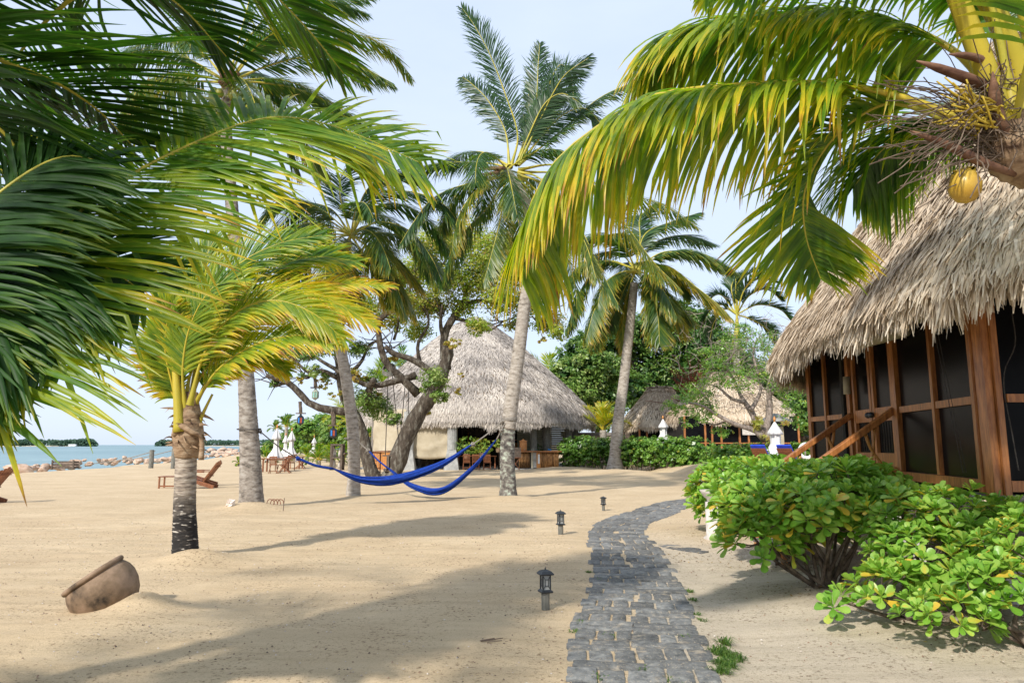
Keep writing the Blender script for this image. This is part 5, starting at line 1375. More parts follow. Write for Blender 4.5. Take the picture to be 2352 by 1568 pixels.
# ================================================================== HEDGES
def hedge(label, pts, top, n, size, seed, w=1.3, z=0.0, mat='hedge_leaf', tone=(.25, .8), flowers=False):
    random.seed(seed)
    a, b_ = pts
    root = thing('hedge', label, 'hedge', (a.x, a.y, z))
    bl_ = []
    k = max(3, int((b_ - a).length / (w * .55)))
    for i in range(k + 1):
        p = a.lerp(b_, i / k)
        for zz, sc in ((.45, .8), (.72, .9)):
            bl_.append(((p.x + random.uniform(-.15, .15), p.y + random.uniform(-.2, .2), z + top * zz), (w * .62 * sc, w * .62 * sc, top * .36 * random.uniform(.85, 1.1))))
    crown(root, 'foliage', bl_, n, size, mat, seed=seed, tone=tone, clump=14, csz=.22, shell=.82, asp=.55, up=.7)
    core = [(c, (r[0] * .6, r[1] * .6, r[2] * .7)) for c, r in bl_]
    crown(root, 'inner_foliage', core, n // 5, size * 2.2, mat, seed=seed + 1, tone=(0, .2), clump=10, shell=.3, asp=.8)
    mb = MB()
    for i in range(k * 9):
        p = a.lerp(b_, random.random()) + Vector((random.uniform(-.3, .3), random.uniform(-.5, .3), 0))
        mb.tube([Vector((p.x, p.y, z - .1)), Vector((p.x + random.uniform(-.25, .25), p.y + random.uniform(-.3, .2), z + top * .5))], [.03, .015], 5, cap=False)
    mk('stem', mb, M['shrub_stem'], root, kind='stuff')
    return root
hedge('clipped green hedge to the left of the leaning palm, starting at the bar', (Vector((3.8, 47.5, 0)), Vector((7.4, 44, 0))), 2.0, 9000, .17, 101, 1.6)
hedge('clipped green hedge right of the leaning palm, below the first hut', (Vector((8.0, 44, 0)), Vector((10.2, 40, 0))), 1.95, 8000, .17, 102, 1.7)
hedge('green hedge running in front of the huts up to the loungers', (Vector((10.8, 38, 0)), Vector((11.3, 31, 0))), 1.55, 8000, .15, 103, 1.6)
hedge('dark flowering shrub under the small grey tree', (Vector((11.6, 34.5, .5)), Vector((12.6, 34, .5))), 1.0, 3500, .14, 104, 1.1, .5, 'tree_leaf', (.2, .7))
hedge('pale green shrub behind the loungers by the near hut', (Vector((12.6, 32.5, .5)), Vector((14.2, 32, .5))), 1.1, 3500, .15, 105, 1.1, .5, 'hedge_leaf', (.5, .9))

# ================================================================== NEAR FLESHY-LEAVED SHRUBS
def rosette_mesh(seed, yellow=1):
    r = random.Random(seed)
    V, Qr, T_ = [], [], []
    n = r.randint(13, 17)
    for i in range(n):
        ly = i / n
        az = i * 2.4 + r.uniform(-.2, .2)
        el = 1.25 - 1.35 * ly + r.uniform(-.12, .12)
        ln = (.060 + .085 * min(1, ly * 1.6)) * r.uniform(.85, 1.12); w = ln * .50
        d = Vector((math.cos(az) * math.cos(el), math.sin(az) * math.cos(el), math.sin(el)))
        side = Vector((-math.sin(az), math.cos(az), 0)); nn = side.cross(d)
        if nn.z < 0: nn = -nn
        base = Vector((0, 0, .02 - ly * .05)); b0 = len(V)
        prof = [(0, .06), (.25, .22), (.5, .62), (.72, .95), (.88, .92), (.97, .6), (1.0, .18)]
        curl = r.uniform(-.25, .30)
        tt = r.uniform(.25, .75)
        if ly > .72 and r.random() < .30 * yellow: tt = r.uniform(.9, 1.0)
        for f, ww in prof:
            c = base + d * ln * f + nn * (-curl * ln * f * f)
            cup = .16 * ww * w
            V += [tuple(c - side * w * ww * .5 + nn * cup), tuple(c), tuple(c + side * w * ww * .5 + nn * cup)]
            T_ += [tt, tt + .12, tt]
        for j in range(len(prof) - 1):
            a = b0 + j * 3; Qr += [(a, a + 1, a + 4, a + 3), (a + 1, a + 2, a + 5, a + 4)]
    return np_mesh('leaf_rosette', V, Qr, np.clip(T_, 0, 1), smooth=True)
ROS = [rosette_mesh(s) for s in range(10)]
for me in ROS: me.materials.append(M['naupaka'])

def fleshy_shrub(label, base, blobs, n, seed, scale=1.0, stems=7, ext=()):
    random.seed(seed)
    z0 = hz(base[0], base[1])
    root = thing('shrub', label, 'shrub', (base[0], base[1], z0))
    o0 = Vector(root.location)
    pts = []
    tries = 0
    while len(pts) < n and tries < n * 60:
        tries += 1
        c, r = random.choices(blobs, weights=[b[1][0] * b[1][1] + b[1][0] * b[1][2] for b in blobs])[0]
        d = Vector((random.gauss(0, 1), random.gauss(0, 1) - .15, random.gauss(0, 1))).normalized()
        if d.z < -.55 or d.y > .8: continue
        k = random.uniform(.82, 1.04) if random.random() < .78 else random.uniform(.45, .8)
        p = Vector((c[0] + d.x * r[0] * k, c[1] + d.y * r[1] * k, c[2] + d.z * r[2] * k))
        inside = any(sum(((p[i] - c2[i]) / r2[i]) ** 2 for i in range(3)) < .5 for c2, r2 in blobs)
        if inside and random.random() < .8: continue
        if p.z < z0 + .10: continue
        if any((p - q_[0]).length < .115 * scale for q_ in pts): continue
        pts.append((p, d))
    for e in ext: pts.append((Vector(e), Vector((random.uniform(-.4, 0), -.6, .8)).normalized()))
    stem_list = []
    mbs = []
    for k in range(stems):
        a = random.uniform(0, 2 * PI); c, r = blobs[k % len(blobs)]
        top = Vector((c[0] + random.uniform(-.4, .4) * r[0], c[1] + random.uniform(-.5, .3) * r[1], c[2] + random.uniform(-.1, .4) * r[2]))
        s0 = Vector((base[0] + random.uniform(-.12, .12), base[1] + random.uniform(-.1, .1), z0 - .05))
        mid = s0.lerp(top, .45) + Vector((random.uniform(-.12, .12), random.uniform(-.12, .1), random.uniform(-.05, .08)))
        cc = cat([s0, mid, top], 12); stem_list.append(cc)
        mb = MB(); mb.tube(cc, list(np.linspace(.026, .010, 12)), 7, jit=.08); mk('stem', mb, M['shrub_stem'], root, smooth=True)
    mb = MB()
    for p, d in pts:
        best = min((q_ for s in stem_list for q_ in s[3:]), key=lambda q_: (q_ - p).length + max(0, q_.z - p.z) * 2)
        end = p - d * .02 - Vector((0, 0, .01)); mid = (best + end) / 2 + Vector((random.uniform(-.05, .05), random.uniform(-.05, .05), -.04))
        mb.tube(cat([best, mid, end], 6), [.009, .008, .0075, .007, .0065, .006], 5, cap=False)
    mk('twig', mb, M['shrub_stem'], root, kind='stuff')
    for i, (p, d) in enumerate(pts):
        o = bpy.data.objects.new('leaf_rosette', random.choice(ROS)); COL.objects.link(o); o.parent = root
        o.location = p - o0
        ax = (Vector((0, 0, 1)) * .75 + d * .65 + Vector((random.uniform(-.2, .2), random.uniform(-.2, .2), 0))).normalized()
        o.rotation_mode = 'QUATERNION'; o.rotation_quaternion = ax.to_track_quat('Z', 'Y') @ Matrix.Rotation(random.uniform(0, 6.28), 3, 'Z').to_quaternion()
        s = scale * random.uniform(.9, 1.4); o.scale = (s, s, s)
    return root
fleshy_shrub('dense bright green shrub beside the white stone column, left of the stair', (3.45, 8.1), [((2.95, 8.3, .88), (.62, .60, .42)), ((3.6, 8.1, 1.02), (.75, .62, .38)), ((2.75, 8.0, .62), (.42, .42, .34)), ((4.0, 8.3, 1.02), (.5, .5, .36)), ((3.3, 7.7, .90), (.6, .4, .34))], 225, 201, 1.0, 20)
fleshy_shrub('smaller green shrub behind the column, nearest the path bend', (4.0, 12.9), [((4.0, 13.2, .80), (.75, .6, .50)), ((4.6, 13.2, .85), (.7, .6, .52)), ((3.9, 12.9, .55), (.65, .5, .35))], 220, 202, 1.15, 8)
fleshy_shrub('green shrub in front of the wooden stair rails', (3.75, 10.2), [((3.5, 10.0, .95), (.7, .6, .42)), ((4.2, 9.9, .90), (.6, .5, .45)), ((3.9, 9.9, .6), (.8, .5, .4))], 160, 203, 1.05, 7)
fleshy_shrub('open leggy green shrub below the dark hut screens', (4.1, 6.9), [((4.2, 7.1, .82), (.60, .45, .38)), ((3.9, 6.8, .55), (.55, .5, .34)), ((4.8, 6.9, .70), (.50, .4, .38)), ((3.8, 7.2, .85), (.3, .3, .3))], 190, 204, .80, 12, ext=((3.55, 6.2, .30), (3.45, 6.3, .22)))
fleshy_shrub('sprawling green shrub at the lower right corner with trailing low branches', (4.15, 5.75), [((4.35, 5.95, .74), (.50, .35, .36)), ((3.95, 5.9, .45), (.45, .35, .28)), ((3.45, 5.9, .28), (.35, .3, .17)), ((4.6, 5.6, .9), (.3, .3, .4))], 105, 205, .80, 10)
fleshy_shrub('low shoots of green shrub leaning over the sand before the stem tangle', (3.6, 6.75), [((3.35, 6.5, .34), (.32, .28, .2)), ((3.0, 6.6, .2), (.2, .2, .1))], 16, 206, .95, 3)
# dry leaf litter under the shrubs
V, Ql, T_ = [], [], []
random.seed(77)
for k in range(900):
    x, y = random.choice(((3.5, 7.9, .8), (4.0, 6.7, .7), (3.7, 10, .9), (3.7, 12.6, 1), (2.6, 10.9, .5)))[:2]
    x += random.gauss(0, .45); y += random.gauss(0, .4); z = hz(x, y) + .012
    a = random.uniform(0, 6.3); s = random.uniform(.008, .028); b0 = len(V)
    for j in range(4):
        V.append((x + math.cos(a + j * PI / 2) * s * (1 if j % 2 else .35), y + math.sin(a + j * PI / 2) * s * (1 if j % 2 else .35), z + random.uniform(-.002, .012)))
    Ql.append((b0, b0 + 1, b0 + 2, b0 + 3)); T_ += [random.random()] * 4
M['litter'] = leafmat('dry_litter', [(0, (.06, .035, .02)), (.6, (.20, .12, .06)), (1, (.45, .33, .12))], .1, .8, .1)
o = link('leaf_litter', np_mesh('leaf_litter', V, Ql, T_), M['litter'], kind='stuff'); setp(o, 'dry brown leaves scattered on the sand below the shrubs', 'leaf litter')
# ================================================================== THATCH
def roof_surface(center, rx, ry, prof, ex=2.0, rot=0.0):
    """returns a function (angle, v) -> point on a thatched roof, v = 0 at the eave and 1 at the top"""
    rs = [p[0] for p in prof]; zs = [p[1] for p in prof]; vs = np.linspace(0, 1, len(prof))
    ca, sa = math.cos(rot), math.sin(rot)
    def f(a, v):
        r = np.interp(v, vs, rs); z = np.interp(v, vs, zs)
        c, s = np.cos(a), np.sin(a)
        k = (np.abs(c) ** ex + np.abs(s) ** ex) ** (-1 / ex)
        x, y = rx * r * k * c, ry * r * k * s
        return np.stack([center[0] + x * ca - y * sa, center[1] + x * sa + y * ca, z + np.zeros_like(x)], -1)
    return f

def thatch(root, f, n, ln, w, mat, a0=0.0, a1=2 * PI, seed=1, lift=.05, fringe=0, fr_len=.35, fr_w=.03, base_mat='thatch_base', tone=(.15, .85), bundles=0, vmax=1.0, drop=.3, named=0, sag=.6):
    r = np.random.default_rng(seed)
    off = np.array(woff(root))
    na, nv = 96, 20
    A, Vv = np.meshgrid(np.linspace(0, 2 * PI, na + 1)[:-1], np.linspace(0, 1, nv))
    S = f(A, Vv); S[..., 2] -= .03
    idx = np.arange(nv * na).reshape(nv, na)
    Qb = np.stack([idx[:-1, :], np.roll(idx, -1, 1)[:-1, :], np.roll(idx, -1, 1)[1:, :], idx[1:, :]], -1).reshape(-1, 4)
    # underside ring, a little thickness
    under = f(A[:1], Vv[:1] * 0 + .02); under[..., 2] -= drop * .5
    me = np_mesh('roof', S.reshape(-1, 3) - off, Qb, smooth=True)
    o = link('roof', me, M[base_mat], root)
    def blades(n, v, a, ln, w, hang, tn, lift, seg=2):
        p = f(a, v); e = 1e-3
        ds = f(a, np.clip(v - .02, 0, 1)) - f(a, np.clip(v - .02, 0, 1) + .02)
        ds /= np.linalg.norm(ds, axis=1)[:, None]
        dt = f(a + .01, v) - f(a - .01, v); dt /= np.linalg.norm(dt, axis=1)[:, None] + 1e-9
        nm = np.cross(dt, -ds); nm *= np.sign(nm[:, 2:3] + 1e-9)
        l = (ln * r.uniform(.5, 1.3, n))[:, None]
        d = ds + dt * r.normal(0, .30, n)[:, None] + nm * r.normal(lift * 1.2, lift * 1.2, n)[:, None]
        d = d * (1 - hang[:, None]) + np.array([0, 0, -1.0]) * hang[:, None] + dt * r.normal(0, .12, n)[:, None] * hang[:, None]
        d /= np.linalg.norm(d, axis=1)[:, None]
        ww = (w * r.uniform(.5, 1.4, n))[:, None]
        p0 = p + nm * (lift * r.uniform(0, 1, n))[:, None]
        sd = dt * r.uniform(.8, 1, n)[:, None] + nm * r.normal(0, .32, n)[:, None]; sd /= np.linalg.norm(sd, axis=1)[:, None]
        p1 = p0 + d * l * .55; d2 = d + np.array([0, 0, -sag * .35]) + r.normal(0, .12, (n, 3)); d2 /= np.linalg.norm(d2, axis=1)[:, None]
        p2 = p1 + d2 * l * .45
        V = np.stack([p0 - sd * ww * .4, p0 + sd * ww * .4, p1 - sd * ww * .5, p1 + sd * ww * .5, p2 - sd * ww * .12, p2 + sd * ww * .12], 1)
        return V, np.clip(tn, 0, 1)
    def patch(p, sc):
        return vn(p[:, 0] * sc + p[:, 2] * .7, p[:, 1] * sc + p[:, 2] * sc)
    span = a1 - a0
    v = r.random(n) ** 1.15 * vmax; a = a0 + span * r.random(n)
    pt_ = patch(f(a, v), .8)
    V1, T1 = blades(n, v, a, ln, w, np.zeros(n), tone[0] + (tone[1] - tone[0]) * (.50 * r.random(n) + .75 * (pt_ - .5) + .25) , lift)
    q = np.array([(0, 1, 3, 2), (2, 3, 5, 4)])
    def pack(V, T): return V.reshape(-1, 3) - off, (q[None] + (np.arange(len(V)) * 6)[:, None, None]).reshape(-1, 4), np.repeat(T, 6)
    Va, Qa, Ta = pack(V1, T1)
    link('thatch', np_mesh('thatch', Va, Qa, Ta), M[mat], root, kind='stuff')
    if fringe:
        v = r.uniform(-.0, .05, fringe) ; v = np.clip(v, 0, 1); a = a0 + span * r.random(fringe)
        lump = .55 + .9 * vn(a * 9, a * 0 + 3) * vn(a * 37, a * 0 + 8) ** .5 + .25 * r.random(fringe)
        V2, T2 = blades(fringe, v, a, fr_len * lump, fr_w, r.uniform(.35, 1.0, fringe), tone[0] + (tone[1] - tone[0]) * r.uniform(.25, 1.1, fringe), lift * .7)
        V2[:, :, 2] -= (r.uniform(0, 1, fringe) * drop * .5)[:, None]
        take = np.arange(min(named, fringe))
        if named:
            order = np.argsort(((V2[:, 0, :2]) ** 2).sum(1)); near = order[:named * 5]; take = r.choice(near, named, replace=False)
            for i in take:
                link('thatch_leaf', np_mesh('thatch_leaf', V2[i] - off, q, np.repeat(T2[i], 6)), M[mat], root)
            keep = np.setdiff1d(np.arange(fringe), take); V2, T2 = V2[keep], T2[keep]
        Vb, Qc, Tb = pack(V2, T2)
        link('eave_fringe', np_mesh('eave_fringe', Vb, Qc, Tb), M[mat], root, kind='stuff')
_centers = {}
def center_of(root): return _centers[root.name]

# ================================================================== RESTAURANT
random.seed(301)
RC = Vector((-2.9, 54.0, 0))
root = thing('restaurant', 'large open thatched restaurant with tall grey conical roof and beige canvas side', 'building', (RC.x, RC.y, 0))
_centers[root.name] = RC
prof = [(1.0, 3.30), (.985, 3.75), (.93, 4.5), (.75, 6.1), (.55, 7.75), (.35, 9.35), (.15, 10.7), (.02, 11.3)]
fR = roof_surface((RC.x, RC.y), 9.0, 8.2, prof, 2.3)
thatch(root, fR, 64000, .42, .055, 'thatch_grey', PI * .93, PI * 2.07, 302, .05, fringe=16000, fr_len=.50, fr_w=.05, drop=.35, tone=(.1, .95))
# fresher straw band over the eave
fR2 = roof_surface((RC.x, RC.y), 8.86, 8.26, prof, 2.3)
r_ = np.random.default_rng(9)
def slab(p, q, w, h, name, mat, up=(0, 0, 1), bevel=0):
    mb = MB(); mb.beam(p, q, w, h, up=up); return mk(name, mb, M[mat], root, bevel=bevel)
def rbox(c, s, name, mat, **k):
    mb = MB(); mb.box(c, s); return mk(name, mb, M[mat], root, **k)
FY = 47.2   # front posts
def rx(x, Y=FY): return P(x, 1040, Y).x
# concrete floor
rbox((-2.6, 53.6, .03), (15.4, 12.6, .12), 'floor', 'concrete')
# concrete pillar with flared foot
def flare(x, Y, label=None):
    mb = MB(); s0 = .62; X_ = rx(x, Y)
    mb.lathe([(s0 * 1.15, -.1), (s0 * .66, 1.28), (s0 * .60, 1.28)], (X_, Y, 0), 4, rot=Matrix.Rotation(PI / 4, 3, 'Z')); mk('pillar_foot', mb, M['concrete'], root)
    mb = MB(); mb.lathe([(.33, 1.285), (.32, 2.2), (.33, 3.7)], (X_, Y, 0), 12, wob=lambda a, z: 1 + .05 * math.sin(3 * a + z)); mk('pillar', mb, M['concrete'], root, smooth=False)
flare(1038, FY - 1.0); flare(938, FY - 1.1); 
for x, Y, r0 in ((1152, FY, .2), (1224, FY + .5, .24), (1254, FY + 1.4, .26), (1305, FY + 2, .26), (1320, FY + 3.5, .26), (1100, FY + 6, .26), (1065, FY + 7, .2)):
    mb = MB(); mb.tube([(rx(x, Y), Y, 0), (rx(x, Y) + .05, Y, 1.5), (rx(x, Y), Y, 3.8)], [r0 * 1.05, r0, r0], 10, jit=.05); mk('post', mb, M['grey_post'] if r0 > .22 else M['dark_int'], root, smooth=True)
# roof braces
for x in (1098,):
    X_ = rx(x, FY + 2)
    for dx in (-1.6, 1.6, .9, -.9): slab((X_, FY + 2, 1.9), (X_ + dx, FY + 2, 3.4), .18, .18, 'brace', 'dark_int')
    slab((X_, FY + 2, 0), (X_, FY + 2, 3.6), .4, .4, 'post', 'dark_int')
# canvas side blinds: left part, slack bottom
def canvas(x0, x1, Y0, Y1, zt, zb, sagx, name='canvas_blind'):
    N, K_ = 40, 18; V, Qv = [], []
    for j in range(K_ + 1):
        for i in range(N + 1):
            u, v = i / N, j / K_
            x = x0 + (x1 - x0) * u; y = Y0 + (Y1 - Y0) * u
            zb_ = zb + sagx * math.sin(PI * u) * -1
            z = zt + (zb_ - zt) * v
            fold = .05 * math.sin(u * 9 + v * 5) * v + .12 * math.exp(-((v - .72 - .08 * math.sin(u * 4)) / .05) ** 2) * math.sin(PI * u) + .05 * math.sin((u + v) * 17) * math.exp(-min(u, 1 - u) * 7)
            V.append((x, y - fold, z)); 
    for j in range(K_):
        for i in range(N):
            a = j * (N + 1) + i; Qv.append((a, a + 1, a + N + 2, a + N + 1))
    o = link(name, np_mesh(name, np.array(V) - np.array(woff(root)), Qv, smooth=True), M['canvas'], root); md = o.modifiers.new('thickness', 'SOLIDIFY'); md.thickness = .01
canvas(rx(856, FY), rx(931, FY - .9), FY, FY - .9, 3.9, .55, .05)
canvas(rx(942, FY - .9), rx(1031, FY - .9), FY - .9, FY - .9, 3.9, .82, .14)
slab((rx(854), FY + .05, 0), (rx(854), FY + .05, 3.9), .12, .12, 'post', 'grey_wood')
# side and back walls: dark screens with red-brown framing
SB = FY + 7.5
rbox((rx(1120, SB), SB, 2.0), (9.2, .08, 4.0), 'screen_panel', 'screen')
for x in (1050, 1075, 1110, 1145, 1180, 1212):
    rbox((rx(x, SB), SB - .08, 2.0), (.08, .06, 3.9), 'screen_frame', 'varnish')
rbox((rx(1130, SB), SB - .1, 1.95), (8.2, .05, .08), 'screen_rail', 'varnish')
for k in range(9):
    rbox((rx(1178, SB) + k * .165, SB - .2, .95), (.15, .04, 1.6), 'board', 'orange_board')
# pale board wall at the right
for k in range(18):
    rbox((rx(1243, SB - 1), SB - 1 + random.uniform(-.01, .01), .95 + k * .16), (3.6, .05, .15), 'wall_board', 'board_pale')
rbox((rx(980), FY + 5, .9), (7.6, .1, 1.8), 'back_wall', 'dark_int')
# bar counter with bamboo front
bx0, bx1 = rx(1192, 46.3), rx(1283, 46.3)
nb = 26
for k in range(nb):
    t = (k + .5) / nb; X_ = bx0 + (bx1 - bx0) * t
    if .27 < t < .53: continue
    mb = MB(); mb.tube([(X_, 46.3, .10), (X_ + random.uniform(-.01, .01), 46.3, .62), (X_, 46.3, 1.12)], .045 + random.uniform(-.006, .006), 7); mk('bamboo_cane', mb, M['bamboo'], root, smooth=True)
rbox(((bx0 + bx1) / 2, 46.75, .6), (bx1 - bx0 - .1, .7, 1.02), 'bar_body', 'dark_int')
rbox(((bx0 + bx1) / 2 + .05, 46.65, 1.17), (bx1 - bx0 + .3, 1.1, .07), 'bar_top', 'varnish', bevel=.01)
rbox((bx0 + (bx1 - bx0) * .33, 46.33, .62), (.14, .1, 1.0), 'bar_stile', 'canvas')
rbox((bx0 + (bx1 - bx0) * .40, 46.38, .62), (.36, .04, .95), 'bar_niche', 'lamp_glass')
rbox((bx0 + (bx1 - bx0) * .40, 46.28, .66), (.32, .16, .03), 'bar_shelf', 'canvas')
rbox((bx0 + (bx1 - bx0) * .50, 46.33, .62), (.3, .05, .98), 'bar_door', 'orange_board')
rbox((bx0 + (bx1 - bx0) * .50, 46.29, .7), (.12, .04, .6), 'bar_door_panel', 'white_paint')
rbox(((bx0 + bx1) / 2, 46.2, .05), (bx1 - bx0 + .6, .8, .1), 'plinth', 'concrete')
# low picket partition by the post
for k in range(12):
    rbox((rx(1150, 48) + k * .13, 48, .7), (.05, .04, 1.2), 'picket', 'dark_int')

def rplant(label, x, y, Y, r, n=900, mat='hedge_leaf', tone=(.5, .95)):
    c = P(x, y, Y); rt = thing('hanging_plant', label, 'plant', (c.x, c.y, c.z - r * .8))
    mb = MB(); mb.lathe([(.14, -.2), (.2, .12), (.19, .12)], (0, 0, 0), 10); mk('pot', mb, M['clay'], rt, local=True)
    crown(rt, 'foliage', [((c.x, c.y, c.z), (r, r * .8, r * .72)), ((c.x + r * .3, c.y, c.z - r * .25), (r * .7, r * .6, r * .5))], n, .11, mat, seed=int(x), tone=tone, clump=12, csz=.3, shell=.7)
rplant('bushy bright green plant left inside the restaurant, near the concrete pillar', 1072, 1022, 46.2, .8)
rplant('pale yellow-green plant in the middle of the restaurant opening', 1107, 1024, 46.2, .68, tone=(.75, .98))
rplant('small light green plant just left of the centre palm trunk, inside the restaurant', 1145, 1019, 46.2, .42, 400, tone=(.75, .98))
rplant('dark green plant beside the bar, before the pale board wall', 1236, 1030, 49, .45, 400, 'tree_leaf', (.3, .7))

# ---- restaurant chairs and table
random.seed(310)
def fold_chair(name, label, loc, rz, mat='teak', group=None, h=.95):
    rt = thing(name, label, 'chair', loc, rz, group)
    def bxx(nm, c, s, rot=None):
        mb = MB(); mb.box(c, s, rot); return mk(nm, mb, M[mat], rt, local=True)
    for k in range(5): bxx('seat_slat', (0, -.16 + k * .09, .44), (.42, .07, .022))
    tl = Matrix.Rotation(math.radians(-12), 3, 'X')
    for sx_ in (-.2, .2):
        bxx('leg', (sx_, .06, .46), (.035, .045, h), tl)
        bxx('leg', (sx_ * 1.1, 0, .23), (.03, .04, .60), Matrix.Rotation(math.radians(38), 3, 'X'))
    for k in range(6): bxx('back_slat', (-.14 + k * .056, .115, .68), (.03, .02, .38), tl)
    bxx('top_rail', (0, .165, .91), (.44, .03, .07), tl); bxx('lower_rail', (0, .08, .50), (.4, .03, .04), tl); bxx('stretcher', (0, -.02, .12), (.4, .03, .03))
    return rt
for i, (x, lab) in enumerate(((1072, 'left wooden slatted chair at the restaurant table'), (1093, 'middle wooden slatted chair at the restaurant table'), (1119, 'right wooden slatted chair at the restaurant table'))):
    fold_chair('folding_chair', lab, (rx(x, 45.7), 45.7, .05), PI + random.uniform(-.15, .15), group='wooden chairs in a row at the restaurant edge', h=1.0)
rt = thing('table', 'long dark wooden table behind the three restaurant chairs', 'table', (rx(1095, 47), 47, .09))
for nm, c, s in (('tabletop', (0, 0, .78), (2.6, .8, .05)), ('leg', (-1.2, -.3, .38), (.07, .07, .76)), ('leg', (1.2, -.3, .38), (.07, .07, .76)), ('leg', (-1.2, .3, .38), (.07, .07, .76)), ('leg', (1.2, .3, .38), (.07, .07, .76))):
    mb = MB(); mb.box(c, s); mk(nm, mb, M['teak'], rt, local=True)
# folding stand with grey slatted top beside palm
c = G(1183, 1075); rt = thing('folding_stand', 'crossed-leg wooden stand holding a grey slatted board right of the centre palm', 'stand', (c.x, 45.2, 0))
for k in range(7):
    mb = MB(); mb.box((0, .0 + k * .01, .86 + k * .088), (.72, .03, .075), Matrix.Rotation(-.25, 3, 'X')); mk('slat', mb, M['wood_dark'], rt, local=True)
for s in (-1, 1):
    mb = MB(); mb.beam((-.3 * s, -.1 * s, 0), (.3 * s, -.1 * s, .82), .05, .05); mk('leg', mb, M['teak'], rt, local=True)
mb = MB(); mb.box((0, 0, .80), (.74, .3, .05)); mk('shelf', mb, M['teak'], rt, local=True)
c = Vector((rx(1202, 46.3), 46.45, 1.205)); rt = thing('drink_dispenser', 'orange terracotta drink dispenser standing on the left end of the bar', 'jar', tuple(c))
mb = MB(); mb.lathe([(.20, 0), (.23, .06), (.235, .55), (.22, .60)], (0, 0, 0), 18); mk('body', mb, M['terracotta'], rt, local=True, smooth=True)
mb = MB(); mb.lathe([(.26, .605), (.26, .65), (.08, .70), (.05, .75), (.001, .76)], (0, 0, 0), 18); mk('lid', mb, M['terracotta'], rt, local=True)
mb = MB(); mb.tube([(.08, -.2, .1), (.08, -.30, .1), (.08, -.31, .06)], .022, 6); mk('tap', mb, M['concrete'], rt, local=True)
# blue scissors-like tool on bar
c = Vector((rx(1262, 46.3), 46.3, 1.21)); mb = MB()
mb.beam(c + Vector((-.1, 0, .15)), c + Vector((.12, 0, 0)), .03, .03); mb.beam(c + Vector((-.12, .02, .06)), c + Vector((.1, .02, .1)), .03, .03)
o = mk('cloth_peg', mb, M['glass_blue'], loc=tuple(c)); setp(o, 'small crossed turquoise sticks lying on the right end of the bar', 'sticks')
c = G(1292, 1077); mb = MB(); mb.lathe([(.001, .16), (.16, .12), (.24, .03), (.20, 0)], (0, 0, 0), 10, wob=lambda a, z: 1 + .3 * math.sin(2 * a)); o = mk('red_bag', mb, M['glass_red'], local=True); o.location = (c.x, 45.2, .02); setp(o, 'small crumpled red bag lying at the foot of the hedge', 'bag')

# ---- orange board screen and rusty rails left of the restaurant
c = G(888, 1080); Y0 = c.y + 1
rt = thing('wooden_screen', 'curved screen of orange upright boards at the left front of the restaurant', 'screen', (rx(888, Y0), Y0, 0))
for k in range(15):
    X_ = rx(858, Y0) + k * .128; mb = MB(); mb.box((X_, Y0 + .2 * math.sin(k * .25), .58), (.12, .03, 1.14)); mk('board', mb, M['orange_board'], rt)
mb = MB(); mb.tube(cat([(rx(856, Y0), Y0 - .05, 1.15), (rx(888, Y0), Y0 + .1, 1.2), (rx(915, Y0), Y0, 1.16)], 8), .03, 6); mk('rail', mb, M['rust'], rt)
c = G(928, 1072); rt = thing('leaning_screen', 'tilted reddish wooden board screen leaning by the canvas right of the big leaning trunk', 'panel', (rx(925, 46), 46, 0))
for k in range(3):
    mb = MB(); mb.beam((rx(914, 46) + k * .2, 46, .3), (rx(930, 46) + k * .14, 46.3, 1.35), .19, .04, up=(0, -1, 0)); mk('board', mb, M['teak'], rt)
c = G(862, 1090); rt = thing('metal_rack', 'thin rusty metal rack of uprights before the orange screen', 'rack', (c.x, c.y, 0))
for dx, hh in ((-.35, 1.25), (.25, 1.2)):
    mb = MB(); mb.tube([(c.x + dx, c.y, -.05), (c.x + dx, c.y, hh)], .035, 6); mk('upright', mb, M['rust'], rt)
for z in (.35, .75, 1.15):
    mb = MB(); mb.tube([(c.x - .5, c.y, z), (c.x + .3, c.y, z)], .02, 5); mk('bar', mb, M['rust'], rt)
# striped bin far left of it
c = G(851, 1072); rt = thing('slatted_bin', 'pale slatted bin half hidden behind the forked tree base', 'bin', (rx(848, 47), 47, 0))
for k in range(6):
    mb = MB(); mb.box((rx(848, 47) - .3 + k * .12, 47, .55), (.08, .03, 1.1)); mk('slat', mb, M['grey_wood'], rt)

# ================================================================== BOUNDARY WALL, BACK HUTS
rt = root = thing('garden_wall', 'low cream plastered wall with dark coping behind the young yellow palm', 'wall', (6, 56, 0))
mb = MB(); mb.box((8.2, 56, 1.15), (8.5, .3, 2.3)); mk('wall', mb, M['plaster'], rt)
mb = MB(); mb.box((8.2, 56, 2.42), (8.7, .5, .24)); mk('coping', mb, M['grey_wood'], rt)
for x in (1418, 1445):
    X_ = P(x, 1000, 55.5).x
    for k in range(9):
        mb = MB(); mb.box((X_, 55.3, .2 + k * .33), (.85, .7, .31)); mk('block', mb, M['wood_dark'], rt)
    mb = MB(); mb.lathe([(.62, 3.05), (.05, 3.5)], (X_, 55.3, 0), 4, rot=Matrix.Rotation(PI / 4, 3, 'Z')); mk('cap', mb, M['grey_wood'], rt)

